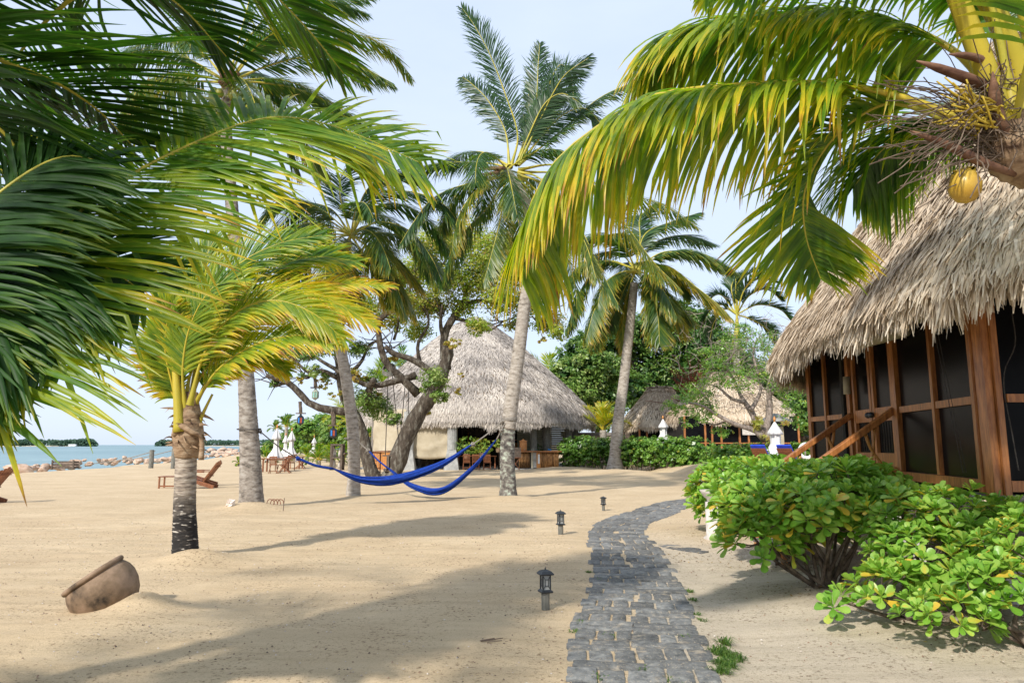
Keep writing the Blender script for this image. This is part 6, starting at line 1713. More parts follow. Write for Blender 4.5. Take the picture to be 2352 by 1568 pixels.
def back_hut(label, cx, Y, rxw, ryw, prof, n, seed, x_walls, zt, zb=0.9, rot=0.0, mull=(), ex=2.4):
    global root
    root = thing('thatched_hut', label, 'building', (cx, Y, 0)); _centers[root.name] = Vector((cx, Y, 0))
    f = roof_surface((cx, Y), rxw, ryw, prof, ex, rot)
    thatch(root, f, n, .40, .06, 'thatch', PI * .9, PI * 2.1, seed, .05, fringe=n // 4, fr_len=.42, fr_w=.05, drop=.3, tone=(.25, .95))
    wy = Y - ryw * .80
    xa, xb = x_walls
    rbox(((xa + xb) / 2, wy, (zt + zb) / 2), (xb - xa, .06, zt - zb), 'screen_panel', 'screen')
    rbox(((xa + xb) / 2, wy - .05, zb + .05), (xb - xa, .1, .12), 'sill', 'varnish')
    rbox(((xa + xb) / 2, wy - .05, zb + .9), (xb - xa, .07, .07), 'mid_rail', 'varnish')
    for t in mull:
        rbox((xa + (xb - xa) * t, wy - .06, (zt + zb) / 2), (.11, .08, zt - zb), 'post', 'varnish')
    rbox(((xa + xb) / 2, wy + ryw * .5, zb * .5), (xb - xa, ryw, zb), 'floor', 'dark_int')
    for s in (xa + .03, xb - .03): rbox((s, wy + ryw * .7, (zt + zb) / 2), (.06, ryw * 1.3, zt - zb), 'side_wall', 'dark_int')
Ya = 52
c = P(1510, 950, Ya).x
sc = Ya / FOC
def z_at(y, Y): return EYE + (1021 - y) / FOC * Y
back_hut('farther thatched hut with dark screens, left of the two behind the hedge', c + .2, Ya, 90 * sc, 3.0, [(1, z_at(977, Ya)), (.95, z_at(968, Ya)), (.55, z_at(925, Ya)), (.28, z_at(896, Ya)), (.22, z_at(892, Ya)), (.01, z_at(891, Ya))], 11000, 401, (P(1455, 1000, Ya).x, P(1590, 1000, Ya).x), z_at(975, Ya), .8, mull=(.0, .12, .45, .8, 1))
Yb = 46
back_hut('wide thatched hut with orange posts behind the small grey tree', P(1672, 950, Yb + 1).x, Yb + 1, 138 * Yb / FOC, 4.2, [(1, z_at(962, Yb)), (.96, z_at(945, Yb)), (.62, z_at(905, Yb)), (.36, z_at(866, Yb)), (.25, z_at(857, Yb)), (.01, z_at(854, Yb))], 17000, 402, (P(1552, 1000, Yb).x, P(1800, 1000, Yb).x), z_at(960, Yb), .8, mull=(.0, .18, .24, .32, .48, .56, .78, 1))
for s in (-.5, .35):  # small stair rails
    slab((P(1585, 1000, 43).x + s, 42.6, 1.0), (P(1570, 1000, 43).x - .9 + s, 42.3, .3), .07, .07, 'stair_rail', 'varnish')
rt = thing('hanging_sign', 'weathered white board hanging from the eave of the wide hut', 'sign', tuple(P(1727, 990, 41.5)))
mb = MB(); mb.box((0, 0, 0), (1.1, .05, .42)); mk('board', mb, M['white_stone'], rt, local=True)
for s in (-.4, .4):
    mb = MB(); mb.tube([(s, 0, .2), (s, 0, .75)], .012, 4); mk('cord', mb, M['rope'], rt, local=True)

# terrace and pool furniture
def terr(x, y, Y): v = P(x, y, Y); v.z = .52; return v
rt = thing('closed_umbrella', 'closed white umbrella standing behind the blue loungers', 'umbrella', tuple(terr(1783, 1045, 30.8)))
def closed_umbrella(rt, h, w=.30):
    mb = MB(); mb.tube([(0, 0, -.05), (0, 0, h)], .028, 8); mk('pole', mb, M['varnish'], rt, local=True)
    mb = MB(); mb.lathe([(.001, h + .26), (.045, h + .18), (.065, h + .11), (.03, h + .03), (.03, h)], (0, 0, 0), 10); mk('finial', mb, M['orange_board'], rt, local=True)
    ph = random.random() * 6
    wob = lambda a, z: 1 + .26 * math.sin(7 * a + ph + z * .6) * (1.2 - .5 * z / h) + .16 * math.sin(2 * a + z * 2)
    mb = MB(); mb.lathe([(w * 1.25, h * .25), (w * .95, h * .36), (w * .52, h * .49), (w * .38, h * .56), (w * .42, h * .70), (w * .44, h * .82), (w * .18, h * .95), (.03, h)], (0, 0, 0), 32, wob=wob); mk('canopy', mb, M['white_cloth'], rt, local=True, smooth=True)
    mb = MB(); mb.lathe([(w * .72, h * .74), (w * .60, h * .80), (w * .34, h * .90), (w * .12, h * .98), (.02, h * 1.005)], (0, 0, 0), 32, wob=lambda a, z: 1 + .22 * math.sin(5 * a + z)); mk('flap', mb, M['white_cloth'], rt, local=True, smooth=True)
closed_umbrella(rt, 2.05, .42)
rt = thing('closed_umbrella', 'closed white umbrella in front of the farther hut, above the hedge', 'umbrella', tuple(P(1525, 1040, 45)))
closed_umbrella(rt, 2.1, .42)
for i, (x, lab) in enumerate(((1742, 'left wooden lounger with blue cushion, partly behind the hedge'), (1802, 'right wooden lounger with blue cushion below the white umbrella'))):
    b0 = terr(x, 1050, 29.3)
    rt = thing('sun_lounger', lab, 'sun lounger', tuple(b0), .75, 'blue-cushioned loungers by the near hut')
    RX = Matrix.Rotation(0, 3, 'X')
    # head end at the left, feet to the right and away
    def lb(nm, c, s, rot=None, mat='teak', bev=0):
        mb = MB(); mb.box(c, s, rot); return mk(nm, mb, M[mat], rt, local=True, bevel=bev)
    for yy in (-.32, .32): lb('side_rail', (.75, yy, .30), (1.95, .05, .09))
    for xx in (-.1, 1.6):
        for yy in (-.3, .3): lb('leg', (xx, yy, .12), (.07, .06, .34))
    for k in range(8): lb('slat', (.62 + k * .14, 0, .34), (.10, .62, .02))
    ry = Matrix.Rotation(math.radians(-55 + 110), 3, 'Y')
    R = Matrix.Rotation(math.radians(52), 3, 'Y')
    for k in range(7):
        t = .08 + k * .10; lb('back_slat', (.42 - math.cos(math.radians(52)) * t, 0, .36 + math.sin(math.radians(52)) * t), (.085, .64, .02), R)
    lb('back_cushion', (.46 - math.cos(math.radians(52)) * .40, 0, .42 + math.sin(math.radians(52)) * .40), (.86, .62, .07), R, 'blue_pad', .02)
    lb('seat_cushion', (1.05, 0, .395), (1.25, .62, .07), None, 'blue_pad', .02)
# pillar lamp behind umbrella
b0 = terr(1784, 1045, 33); rt = thing('pillar_lamp', 'stone pillar with a wide fluted dark metal lamp hood behind the white umbrella', 'lamp', tuple(b0))
mb = MB(); mb.box((0, 0, .95), (.55, .55, 1.9)); mk('pillar', mb, M['plaster'], rt, local=True)
mb = MB(); mb.box((-.34, 0, .95), (.12, .5, 1.9)); mk('side_board', mb, M['grey_wood'], rt, local=True)
mb = MB(); mb.lathe([(.30, 1.905), (.32, 2.1)], (0, 0, 0), 12); mk('lamp_body', mb, M['black_metal'], rt, local=True)
mb = MB(); mb.lathe([(.72, 2.12), (.70, 2.17), (.25, 2.45), (.12, 2.5)], (0, 0, 0), 40, wob=lambda a, z: 1 + .06 * math.sin(20 * a)); mk('hood', mb, M['concrete'], rt, local=True)
b0 = terr(1853, 1052, 29.5)
rt = thing('life_ring', 'white life ring hanging beside the corner of the near hut', 'life ring', (b0.x, b0.y, 1.35))
mb = MB(); mb.tube([(.0 + .28 * math.cos(t), 0, .28 * math.sin(t)) for t in np.linspace(0, 2 * PI, 25)], .07, 10, cap=False); mk('ring', mb, M['white_paint'], rt, local=True, smooth=True)
mb = MB(); mb.tube([(0, .12, -1.0), (0, .12, .35)], .03, 6); mk('stake', mb, M['grey_wood'], rt, local=True)

# ================================================================== NEAR HUT
random.seed(501)
C0, C1, C2_, C3_ = Vector((5.0, 7.5, 0)), Vector((5.47, 10.05, 0)), Vector((5.72, 11.9, 0)), Vector((5.80, 13.8, 0))
FZ, RZ, TZ2 = 1.12, 2.08, 3.55
root = thing('thatched_hut', 'near raised hut on the right with shaggy thatched roof, dark screens and varnished frames', 'building', (8.6, 10.6, 0))
_centers[root.name] = Vector((9.2, 10.6, 0))
profN = [(1.0, 3.24), (.975, 3.50), (.90, 4.05), (.74, 5.2), (.55, 6.5), (.35, 7.9), (.16, 9.0), (.02, 9.6)]
fN = roof_surface((9.28, 9.45), 5.0, 5.4, profN, 3.4, -.12)
thatch(root, fN, 95000, .34, .027, 'thatch', PI * .72, PI * 1.72, 502, .045, fringe=14000, fr_len=.36, fr_w=.030, drop=.24, tone=(.3, 1.0), named=290, vmax=.95)
def off_n(A, B, d):
    t = (B - A).normalized(); return Vector((-t.y, t.x, 0)) * d
def wall_bay(A, B, mulls, mid=True, screen=True, sill=True):
    """one straight length of screened wall"""
    n = off_n(A, B, 1.0)   # points outwards (to the left of the walk direction)
    up = Vector((0, 0, 1))
    t = (B - A).normalized()
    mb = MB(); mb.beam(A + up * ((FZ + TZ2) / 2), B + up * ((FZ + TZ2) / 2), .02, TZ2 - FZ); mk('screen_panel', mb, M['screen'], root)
    if sill:
        mb = MB(); mb.beam(A + n * .035 + up * (FZ + .06), B + n * .035 + up * (FZ + .06), .07, .11); mk('sill', mb, M['varnish'], root)
    if mid:
        e = [0] + sorted(mulls) + [1]
        for a_, b_ in zip(e[:-1], e[1:]):
            p, q = A.lerp(B, a_) + t * .05, A.lerp(B, b_) - t * .05
            mb = MB(); mb.beam(p + n * .03 + up * RZ, q + n * .03 + up * RZ, .05, .085); mk('mid_rail', mb, M['varnish'], root)
    for f_ in mulls:
        p = A.lerp(B, f_) + n * .038
        mb = MB(); mb.beam(p + up * (FZ + .12), p + up * TZ2, .072, .055, up=tuple(n)); mk('mullion', mb, M['varnish'], root)
def post(p, w=.12, d=.12, n=Vector((-1, 0, 0)), mat='varnish', zb=None):
    mb = MB(); mb.beam(p + Vector((0, 0, FZ - .02 if zb is None else zb)), p + Vector((0, 0, TZ2 + .02)), w, d, up=tuple(n)); return mk('post', mb, M[mat], root)
A_, B_ = C0 + (C1 - C0) * .04, C1 + (C0 - C1) * .03
wall_bay(A_, B_, [.48])
wall_bay(C2_ + Vector((0, .12, 0)), C3_, [.55])
post(C1 + Vector((-.02, 0, 0)), .105, .12); post(C2_ + Vector((-.02, .06, 0)), .105, .12); post(C3_ + Vector((0, 0, 0)), .12, .12)
post(C2_ + Vector((-.06, .20, 0)), .09, .10, mat='dark_int')
# near corner: three wide boards
post(C0 + Vector((-.035, .11, 0)), .075, .08, off_n(C0, C1, 1)); 
mb = MB(); mb.box((C0.x - .025, C0.y - .02, (FZ + TZ2) / 2), (.08, .15, TZ2 - FZ + .1)); o = mk('corner_post', mb, M['varnish'], root)
mb = MB(); mb.box((C0.x + .052, C0.y - .075, (FZ + TZ2) / 2), (.065, .11, TZ2 - FZ + .06)); mk('corner_board', mb, M['varnish'], root)
# frontal wall
F0, F1 = Vector((C0.x + .09, C0.y - .06, 0)), Vector((12.5, C0.y - .06, 0))
wall_bay(F1, F0, [.15, .30, .45, .6, .75, .87])
# hidden right, back walls and floor so that the hut is closed
for a_, b_ in ((C3_, Vector((6.4, 15.0, 0))), (Vector((6.4, 15.0, 0)), Vector((12.5, 15.0, 0))), (Vector((12.5, 15, 0)), Vector((12.5, 7.4, 0)))):
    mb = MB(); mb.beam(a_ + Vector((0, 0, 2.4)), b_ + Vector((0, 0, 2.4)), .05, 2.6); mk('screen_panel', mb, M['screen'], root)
mb = MB(); mb.add([(C0.x - .02, C0.y - .1, FZ - .03), (12.6, C0.y - .1, FZ - .03), (12.6, 15.1, FZ - .03), (6.3, 15.1, FZ - .03), (C3_.x - .02, C3_.y, FZ - .03), (C2_.x - .02, C2_.y, FZ - .03), (C1.x - .02, C1.y, FZ - .03),
                   (C0.x - .02, C0.y - .1, FZ - .10), (12.6, C0.y - .1, FZ - .10), (12.6, 15.1, FZ - .10), (6.3, 15.1, FZ - .10), (C3_.x - .02, C3_.y, FZ - .10), (C2_.x - .02, C2_.y, FZ - .10), (C1.x - .02, C1.y, FZ - .10)],
            [tuple(range(7)), tuple(range(13, 6, -1))] + [(i, (i + 1) % 7, (i + 1) % 7 + 7, i + 7) for i in range(7)])
mk('floor', mb, M['grey_wood'], root)
# fascia planks under the wall
for A, B in ((C0, C1), (C1, C2_), (C2_, C3_)):
    n = off_n(A, B, 1.0)
    for k, zz in enumerate((FZ - .20, FZ - .37)):
        mb = MB(); mb.beam(A + n * .02 + Vector((0, 0, zz)), B + n * .02 + Vector((0, 0, zz)), .05, .155); mk('fascia_board', mb, M['grey_wood'], root)
for zz in (FZ - .20, FZ - .37):
    mb = MB(); mb.beam(C0 + Vector((0, -.12, zz)), Vector((12.6, C0.y - .12, zz)), .05, .155); mk('fascia_board', mb, M['grey_wood'], root)
mb = MB(); mb.beam(C0.lerp(C1, .1) + off_n(C0, C1, .07) + Vector((0, 0, FZ - .055)), C1 + off_n(C0, C1, .07) + Vector((0, 0, FZ - .055)), .05, .03); mk('metal_strip', mb, M['concrete'], root)
# piers
for x, y in ((5.12, 7.75), (5.55, 10.3), (5.75, 13.2), (8, 7.8), (8, 11), (8, 14), (11, 7.8), (11, 11)):
    mb = MB(); mb.box((x, y, .33), (.34, .34, .80)); mk('pier', mb, M['white_stone'], root, bevel=.015)
mb = MB(); mb.box((5.12, 7.75, .745), (.5, .22, .13)); mk('pier_cap', mb, M['grey_wood'], root)
# roller blind tubes beneath the eave
def tubep(nm, pts, r, mat, n=10): mb = MB(); mb.tube(pts, r, n); return mk(nm, mb, M[mat], root, smooth=True)
tubep('roller_blind', [C0 + Vector((-.22, .1, 3.22)), C1 + Vector((-.22, -1.0, 3.22))], .075, 'canvas')
tubep('roller_blind', [C1 + Vector((-.22, -.7, 3.1)), C1 + Vector((-.22, .5, 3.1))], .075, 'canvas')
mb = MB(); a_ = P(1980 - 25, 862, 11.7); b__ = P(1963, 905, 11.7); mb.tube([P(1944, 865, 11.7), P(1946, 905, 11.7)], .055, 12); mk('wall_lamp', mb, M['canvas'], root, smooth=True)
# cables on the corner
mb = MB(); mb.tube(cat([P(2325, 720, 7.2), P(2332, 790, 7.2), P(2308, 850, 7.2), P(2308, 905, 7.2), P(2322, 980, 7.2), P(2340, 1080, 7.2)], 20), .006, 5); mk('cable', mb, M['rope_dark'], root)
for xx in (2202, 2209):
    p = P(xx - 62, 730, 8.0); q = P(xx + 10, 1085, 7.9)
    mb = MB(); mb.tube([p, q], .004, 4); mk('cord', mb, M['rope_dark'], root)
# double door: pair of leaves with lock rail, lower panel
dt_ = (C2_ - C1).normalized(); dn = off_n(C1, C2_, 1.0)
def dbox(u0, u1, z0, z1, thick, nm, mat, par, out=.03):
    L_ = (C2_ - C1).length
    p, q = C1 + dt_ * (L_ * u0) + dn * out, C1 + dt_ * (L_ * u1) + dn * out
    mb = MB(); mb.beam(p + Vector((0, 0, (z0 + z1) / 2)), q + Vector((0, 0, (z0 + z1) / 2)), thick, z1 - z0); return mk(nm, mb, M[mat], par)
lt = 3.35
for i, (u0, u1) in enumerate(((.05, .49), (.51, .95))):
    door = dbox(u0, u1, FZ + .04, lt, .02, 'door', 'screen', root, .0)
    st = .085
    for z0, z1, nm in ((FZ + .05, FZ + .36, 'bottom_rail'), (RZ - .13, RZ + .07, 'lock_rail'), (lt - .1, lt, 'top_rail')):
        dbox(u0 + .04, u1 - .04, z0, z1, .045, nm, 'varnish', door, .03)
    for ua, ub in ((u0, u0 + .045), (u1 - .045, u1)):
        dbox(ua, ub, FZ + .04, lt, .05, 'stile', 'varnish', door, .032)
    for k in range(6):
        uu = u0 + .07 + k * (u1 - u0 - .12) / 6
        dbox(uu, uu + .006, FZ + .38, RZ - .14, .012, 'grille_bar', 'dark_int', door, .012)
kn = C1 + dt_ * ((C2_ - C1).length * .50) + dn * .09 + Vector((0, 0, RZ - .03))
for s in (-.07, .07):
    mb = MB(); mb.lathe([(.001, -.05), (.03, -.045), (.046, -.02), (.046, .01), (.02, .03), (.015, .06)], kn + dt_ * s, 12, rot=Matrix.Rotation(math.radians(-90), 3, 'Y') if False else Matrix.Rotation(math.radians(90), 3, 'Y')); mk('door_knob', mb, M['black_metal'], root, smooth=True)
mb = MB(); p = C1 + dt_ * .45 + dn * .065 + Vector((0, 0, RZ - .03)); mb.beam(p - dt_ * .09, p + dt_ * .09, .012, .085); mk('door_plaque', mb, M['varnish_pale'], root, bevel=.004)
mb = MB(); mb.beam(C1 + Vector((-.08, 0, FZ - .06)), C2_ + Vector((-.08, 0, FZ - .06)), .30, .05); mk('threshold', mb, M['varnish'], root)

# ---- stairs with rails
root = thing('staircase', 'wooden stair with sloping varnished handrails and crooked branch balusters at the near hut', 'stairs', (4.6, 11.0, 0))
for k in range(6):
    x = 5.35 - k * .27; z = FZ - .17 - k * .17
    mb = MB(); mb.box((x, 11.0, z), (.30, 1.55, .045)); mk('tread', mb, M['grey_wood'], root)
for yv, x_top in ((10.12, 5.44), (11.92, 5.68)):
    top = Vector((x_top, yv, RZ + .02)); bot = Vector((x_top - 1.75, yv, RZ - 1.13))
    mb = MB(); mb.beam(top, bot, .10, .085); mk('handrail', mb, M['varnish'], root, bevel=.012)
    t2, b2_ = Vector((x_top - .03, yv, FZ + .12)), Vector((x_top - 1.6, yv, FZ - .98))
    mb = MB(); mb.beam(t2, b2_, .06, .13); mk('stringer', mb, M['varnish'], root)
    for f_, lean, wob in ((.18, .10, .03), (.26, -.16, .05), (.52, .12, .05), (.60, -.14, .04), (.86, .06, .04)):
        p = top.lerp(bot, f_) + Vector((0, 0, -.04)); q = t2.lerp(b2_, min(1, f_ + lean))
        mid1 = p.lerp(q, .35) + Vector((random.uniform(-wob, wob), random.uniform(-.02, .02), 0)); mid2 = p.lerp(q, .65) + Vector((random.uniform(-wob, wob), 0, 0))
        mb = MB(); mb.tube(cat([p, mid1, mid2, q], 10), [.022 + random.uniform(-.004, .005) for _ in range(10)], 8); mk('baluster', mb, M['varnish_pale'], root, smooth=True)
    mb = MB(); mb.beam(Vector((x_top - 1.68, yv, -.1)), Vector((x_top - 1.68, yv, RZ - 1.05)), .09, .09); mk('newel_post', mb, M['varnish'], root)
# ================================================================== SMALL THINGS
random.seed(601)
# ---- path lights
def path_light(label, x, y, htot, tilt=0.0):
    q = G(x, y); z = hz(q.x, q.y)
    rt = thing('path_light', label, 'garden lamp', (q.x, q.y, z), random.uniform(.25, .5), 'small black garden lamps on posts beside the path')
    s = htot / .47
    h0 = .17 * s
    def lp(nm, mb, mat, par=rt, **k): return mk(nm, mb, M[mat], par, local=True, **k)
    mb = MB(); mb.tube([(0, 0, -.08), (0, 0, .08), (0, 0, h0)], .046 * s, 16, jit=.02); lp('post', mb, 'grey_post', smooth=False)
    R4 = Matrix.Rotation(PI / 4, 3, 'Z'); k2 = math.sqrt(2)
    mb = MB(); mb.lathe([(.062 * s * k2, h0), (.068 * s * k2, h0 + .008), (.068 * s * k2, h0 + .016), (.05 * s * k2, h0 + .03)], (0, 0, 0), 4, rot=R4); lp('base_plate', mb, 'black_metal')
    w = .044 * s; z0, z1 = h0 + .03, h0 + .185 * s
    g = MB(); g.box((0, 0, (z0 + z1) / 2), (2 * w - .012, 2 * w - .012, z1 - z0)); glass = lp('lantern_glass', g, 'lamp_glass')
    for sx_ in (-1, 1):
        for sy_ in (-1, 1):
            mb = MB(); mb.box((sx_ * w, sy_ * w, (z0 + z1) / 2), (.010, .010, z1 - z0)); lp('corner_bar', mb, 'black_metal')
    mb = MB()
    for a in range(4):
        R = Matrix.Rotation(a * PI / 2, 3, 'Z'); f = -w - .002; zc = (z0 + z1) / 2; hh = (z1 - z0) / 2
        pts = {'a': (-w * .42, f, zc + hh * .45), 'b': (w * .42, f, zc + hh * .45), 'c': (w * .42, f, zc - hh * .45), 'd': (-w * .42, f, zc - hh * .45)}
        for u, v in (('a', 'b'), ('b', 'c'), ('c', 'd'), ('d', 'a')): mb.beam(R @ Vector(pts[u]), R @ Vector(pts[v]), .005, .005)
        for u, e in (('a', (-w, f, z1)), ('b', (w, f, z1)), ('c', (w, f, z0)), ('d', (-w, f, z0))): mb.beam(R @ Vector(pts[u]), R @ Vector(e), .005, .005)
    lp('grille', mb, 'black_metal')
    mb = MB(); mb.lathe([(.052 * s * k2, z1), (.074 * s * k2, z1 + .006), (.078 * s * k2, z1 + .016), (.052 * s * k2, z1 + .045 * s), (.030 * s * k2, z1 + .055 * s), (.008, z1 + .062 * s)], (0, 0, 0), 4, rot=R4); lp('roof', mb, 'black_metal')
    mb = MB(); mb.lathe([(.006, z1 + .06 * s), (.009, z1 + .07 * s), (.004, z1 + .078 * s), (.001, z1 + .095 * s)], (0, 0, 0), 8); lp('finial', mb, 'black_metal')
path_light('nearest black garden lamp on a grey post, left of the stone path', 1253, 1398, .42)
path_light('middle black garden lamp on a grey post at the bend of the path', 1288, 1229, .47)
path_light('farthest and smallest black garden lamp, left of where the path turns', 1386, 1170, .38)

# ---- clay pot, tipped and half buried
pc_ = P(226, 1360, pot_c.y + .02)
rt = thing('clay_pot', 'old brown clay pot tipped over and half buried in the sand', 'pot', (pc_.x - .01, pc_.y, pc_.z + .10))
R = Matrix.Rotation(math.radians(-12), 3, 'Z') @ Matrix.Rotation(math.radians(-33), 3, 'Y') @ Matrix.Rotation(math.radians(14), 3, 'X')
PS = .98
prof = [(.001, -.36), (.08, -.355), (.16, -.33), (.23, -.28), (.285, -.21), (.32, -.12), (.332, -.03), (.322, .04), (.30, .09), (.280, .12), (.275, .125)]
mb = MB(); mb.lathe([(a_ * PS, z_ * PS) for a_, z_ in prof], (.03, 0, -.045), 48, rot=R, wob=lambda a, z: 1 + .012 * math.sin(3 * a + z * 9)); mk('body', mb, M['clay'], rt, local=True, smooth=True)
mb = MB(); cpt = Vector((.03, 0, -.045))
mb.tube([cpt + R @ Vector((.283 * PS * math.cos(t), .283 * PS * math.sin(t), .135 * PS)) for t in np.linspace(0, 2 * PI, 49)], .027, 12, cap=False); mk('rim', mb, M['clay'], rt, local=True, smooth=True)
mb = MB(); mb.lathe([(.225, .117), (.21, .05), (.21, -.1), (.13, -.2), (.001, -.23)], cpt, 40, rot=R); mk('inside', mb, M['clay'], rt, local=True, smooth=True)

# ---- hammocks
def hammock(label, kl, kr, belly, width, tie_l, tie_r, sag_fac=1.0, seed=1):
    """kl, kr: world points of the knots where the cloth begins; belly: lowest centre-line point"""
    rt = thing('hammock', label, 'hammock', tuple(kl))
    off = np.array(rt.location)
    ctr = cat([kl, kl.lerp(belly, .45) + Vector((0, 0, -.22 * sag_fac)), belly, kr.lerp(belly, .45) + Vector((0, 0, -.20 * sag_fac)), kr], 64)
    N, K_ = 64, 26; V = []
    r = random.Random(seed); ph = [r.uniform(0, 6) for _ in range(4)]
    for i, c in enumerate(ctr):
        t = i / (N - 1); env = math.sin(PI * t) ** .85
        w = .035 + width * env
        for j in range(K_ + 1):
            u = j / K_ * 2 - 1
            pl = .030 * math.sin(u * 15 + 2.5 * math.sin(t * 4 + ph[0])) + .02 * math.sin(u * 33 + t * 7 + ph[1])
            pl *= (.35 + .65 * env)
            # cloth drawn together: a hanging U profile, the near lip lower
            y = w * .62 * u + pl; z = w * (u * u) * .62 - .05 * env + .02 * math.sin(u * 22 + ph[2] + t * 3) * env + (.05 * u * env)
            V.append((c.x, c.y + y, c.z + z - w * .12))
    Qh = [(i * (K_ + 1) + j, i * (K_ + 1) + j + 1, (i + 1) * (K_ + 1) + j + 1, (i + 1) * (K_ + 1) + j) for i in range(N - 1) for j in range(K_)]
    o = link('cloth', np_mesh('cloth', np.array(V) - off, Qh, smooth=True), M['hammock'], rt); md = o.modifiers.new('thickness', 'SOLIDIFY'); md.thickness = .012
    return rt
def trunk_loop(rt, c, r, n=2, mat='rope'):
    for k in range(n):
        mb = MB(); mb.tube([(c.x + (r + .015) * math.cos(t), c.y + (r + .015) * math.sin(t), c.z + k * .03 + .02 * math.sin(t)) for t in np.linspace(0, 2 * PI, 21)], .016, 6, cap=False); mk('rope_loop', mb, M[mat], rt, smooth=True)
def rope(rt, a, b, sag=.04, r=.015, mat='rope', frays=0):
    mb = MB(); mb.tube(cat([a, (a + b) / 2 - Vector((0, 0, sag)), b], 8), r, 6); mk('rope', mb, M[mat], rt, smooth=True)
def knot(rt, c, r=.05, mat='rope'):
    mb = MB()
    for k in range(3):
        ax = Matrix.Rotation(k * 1.1, 3, 'Y') @ Matrix.Rotation(k * .8, 3, 'X')
        mb.tube([c + ax @ Vector((r * math.cos(t), r * math.sin(t), 0)) for t in np.linspace(0, 2 * PI, 11)], r * .42, 6, cap=False)
    for k in range(4):
        mb.tube([c, c + Vector((random.uniform(-1, 1) * r * 2, 0, random.uniform(-.5, -3) * r))], r * .22, 5)
    mk('knot', mb, M[mat], rt, smooth=True)
dA, dB = d2, d4 - .25
kl, kr = P(765, 1076, dA + .75), P(1086, 1020, dB - .3)
rt = hammock('long dark blue hammock in front, tied from the thick left palm to the centre palm', kl, kr, P(915, 1102, (dA + dB) / 2), .25, None, None, .8, 3)
t0 = P(572, 985, dA); trunk_loop(rt, t0, .275, 1, 'rope_dark')
a = P(597, 990, dA - .05); b_ = P(684, 1052, dA + .2); rope(rt, a, b_, .05, .016, 'rope_dark'); knot(rt, a, .04, 'rope_dark'); knot(rt, b_, .04, 'hammock')
rope(rt, b_, kl, .05, .034, 'hammock')
t0 = P(1170, 964, d4); trunk_loop(rt, t0, .215, 3); a = P(1153, 968, d4 - .2); rope(rt, kr, a, .03, .02); knot(rt, a, .045); knot(rt, kr, .05)
kl, kr = P(890, 1074, d3 - .3), P(1140, 1010, d4 - .1)
rt = hammock('shorter bright blue hammock behind, tied from the slim palm to the centre palm', kl, kr, P(1013, 1127, 21.4), .20, None, None, 1.0, 8)
t0 = P(807, 1006, d3); trunk_loop(rt, t0, .19, 1, 'rope'); a = P(820, 1010, d3 - .18); b_ = P(846, 1034, d3 - .2); rope(rt, a, b_, .02, .02); knot(rt, b_, .05)
rope(rt, b_, kl, .03, .026, 'hammock')
a = P(1151, 988, d4 - .2); rope(rt, kr, a, .01, .02); knot(rt, a, .04); rope(rt, a, P(1160, 972, d4 - .22), .0, .015)

# ---- swing hanging from the limb
top1 = P(893, 852, DT - .3); 
sL, sR = P(885, 1046, DT - .3), P(918, 1046, DT - .3)
rt = thing('swing', 'wooden plank swing hanging on long ropes from the branching tree', 'swing', tuple(sL))
for a, b_ in ((P(892, 850, DT - .3), sL), (P(900, 850, DT - .3), P(916, 1016, DT - .3)), (P(932, 870, DT), P(918, 1016, DT - .2)), (P(938, 865, DT), P(938, 950, DT))):
    mb = MB(); mb.tube([a, b_], .022, 5); mk('rope', mb, M['rope_dark'], rt)
for k in range(2):
    c = (sL + sR) / 2 + Vector((0, k * .22, 0)); mb = MB(); mb.box(c, (.95, .18, .06)); mk('seat_board', mb, M['wood_dark'], rt)
mb = MB(); mb.box((sL + Vector((.15, 0, -.35))), (.12, .3, .7)); mk('hanger', mb, M['wood_dark'], rt); mb = MB(); mb.box((sL + Vector((.2, 0, -.68))), (.5, .3, .12)); mk('foot_board', mb, M['wood_dark'], rt)
q = P(940, 1058, DT - .6); 
# flip-flops
q = G(962, 1092 - 14); rt = thing('sandals', 'pair of small blue sandals lying on the sand before the restaurant', 'sandals', (q.x, q.y, 0))
for dx in (-.13, .16):
    mb = MB(); mb.lathe([(.001, .02), (.12, .05), (.13, .09), (.001, .1)], (dx, 0, 0), 10, wob=lambda a, z: 1 + .5 * math.cos(2 * a)); mk('sandal', mb, M['glass_blue'], rt, local=True)

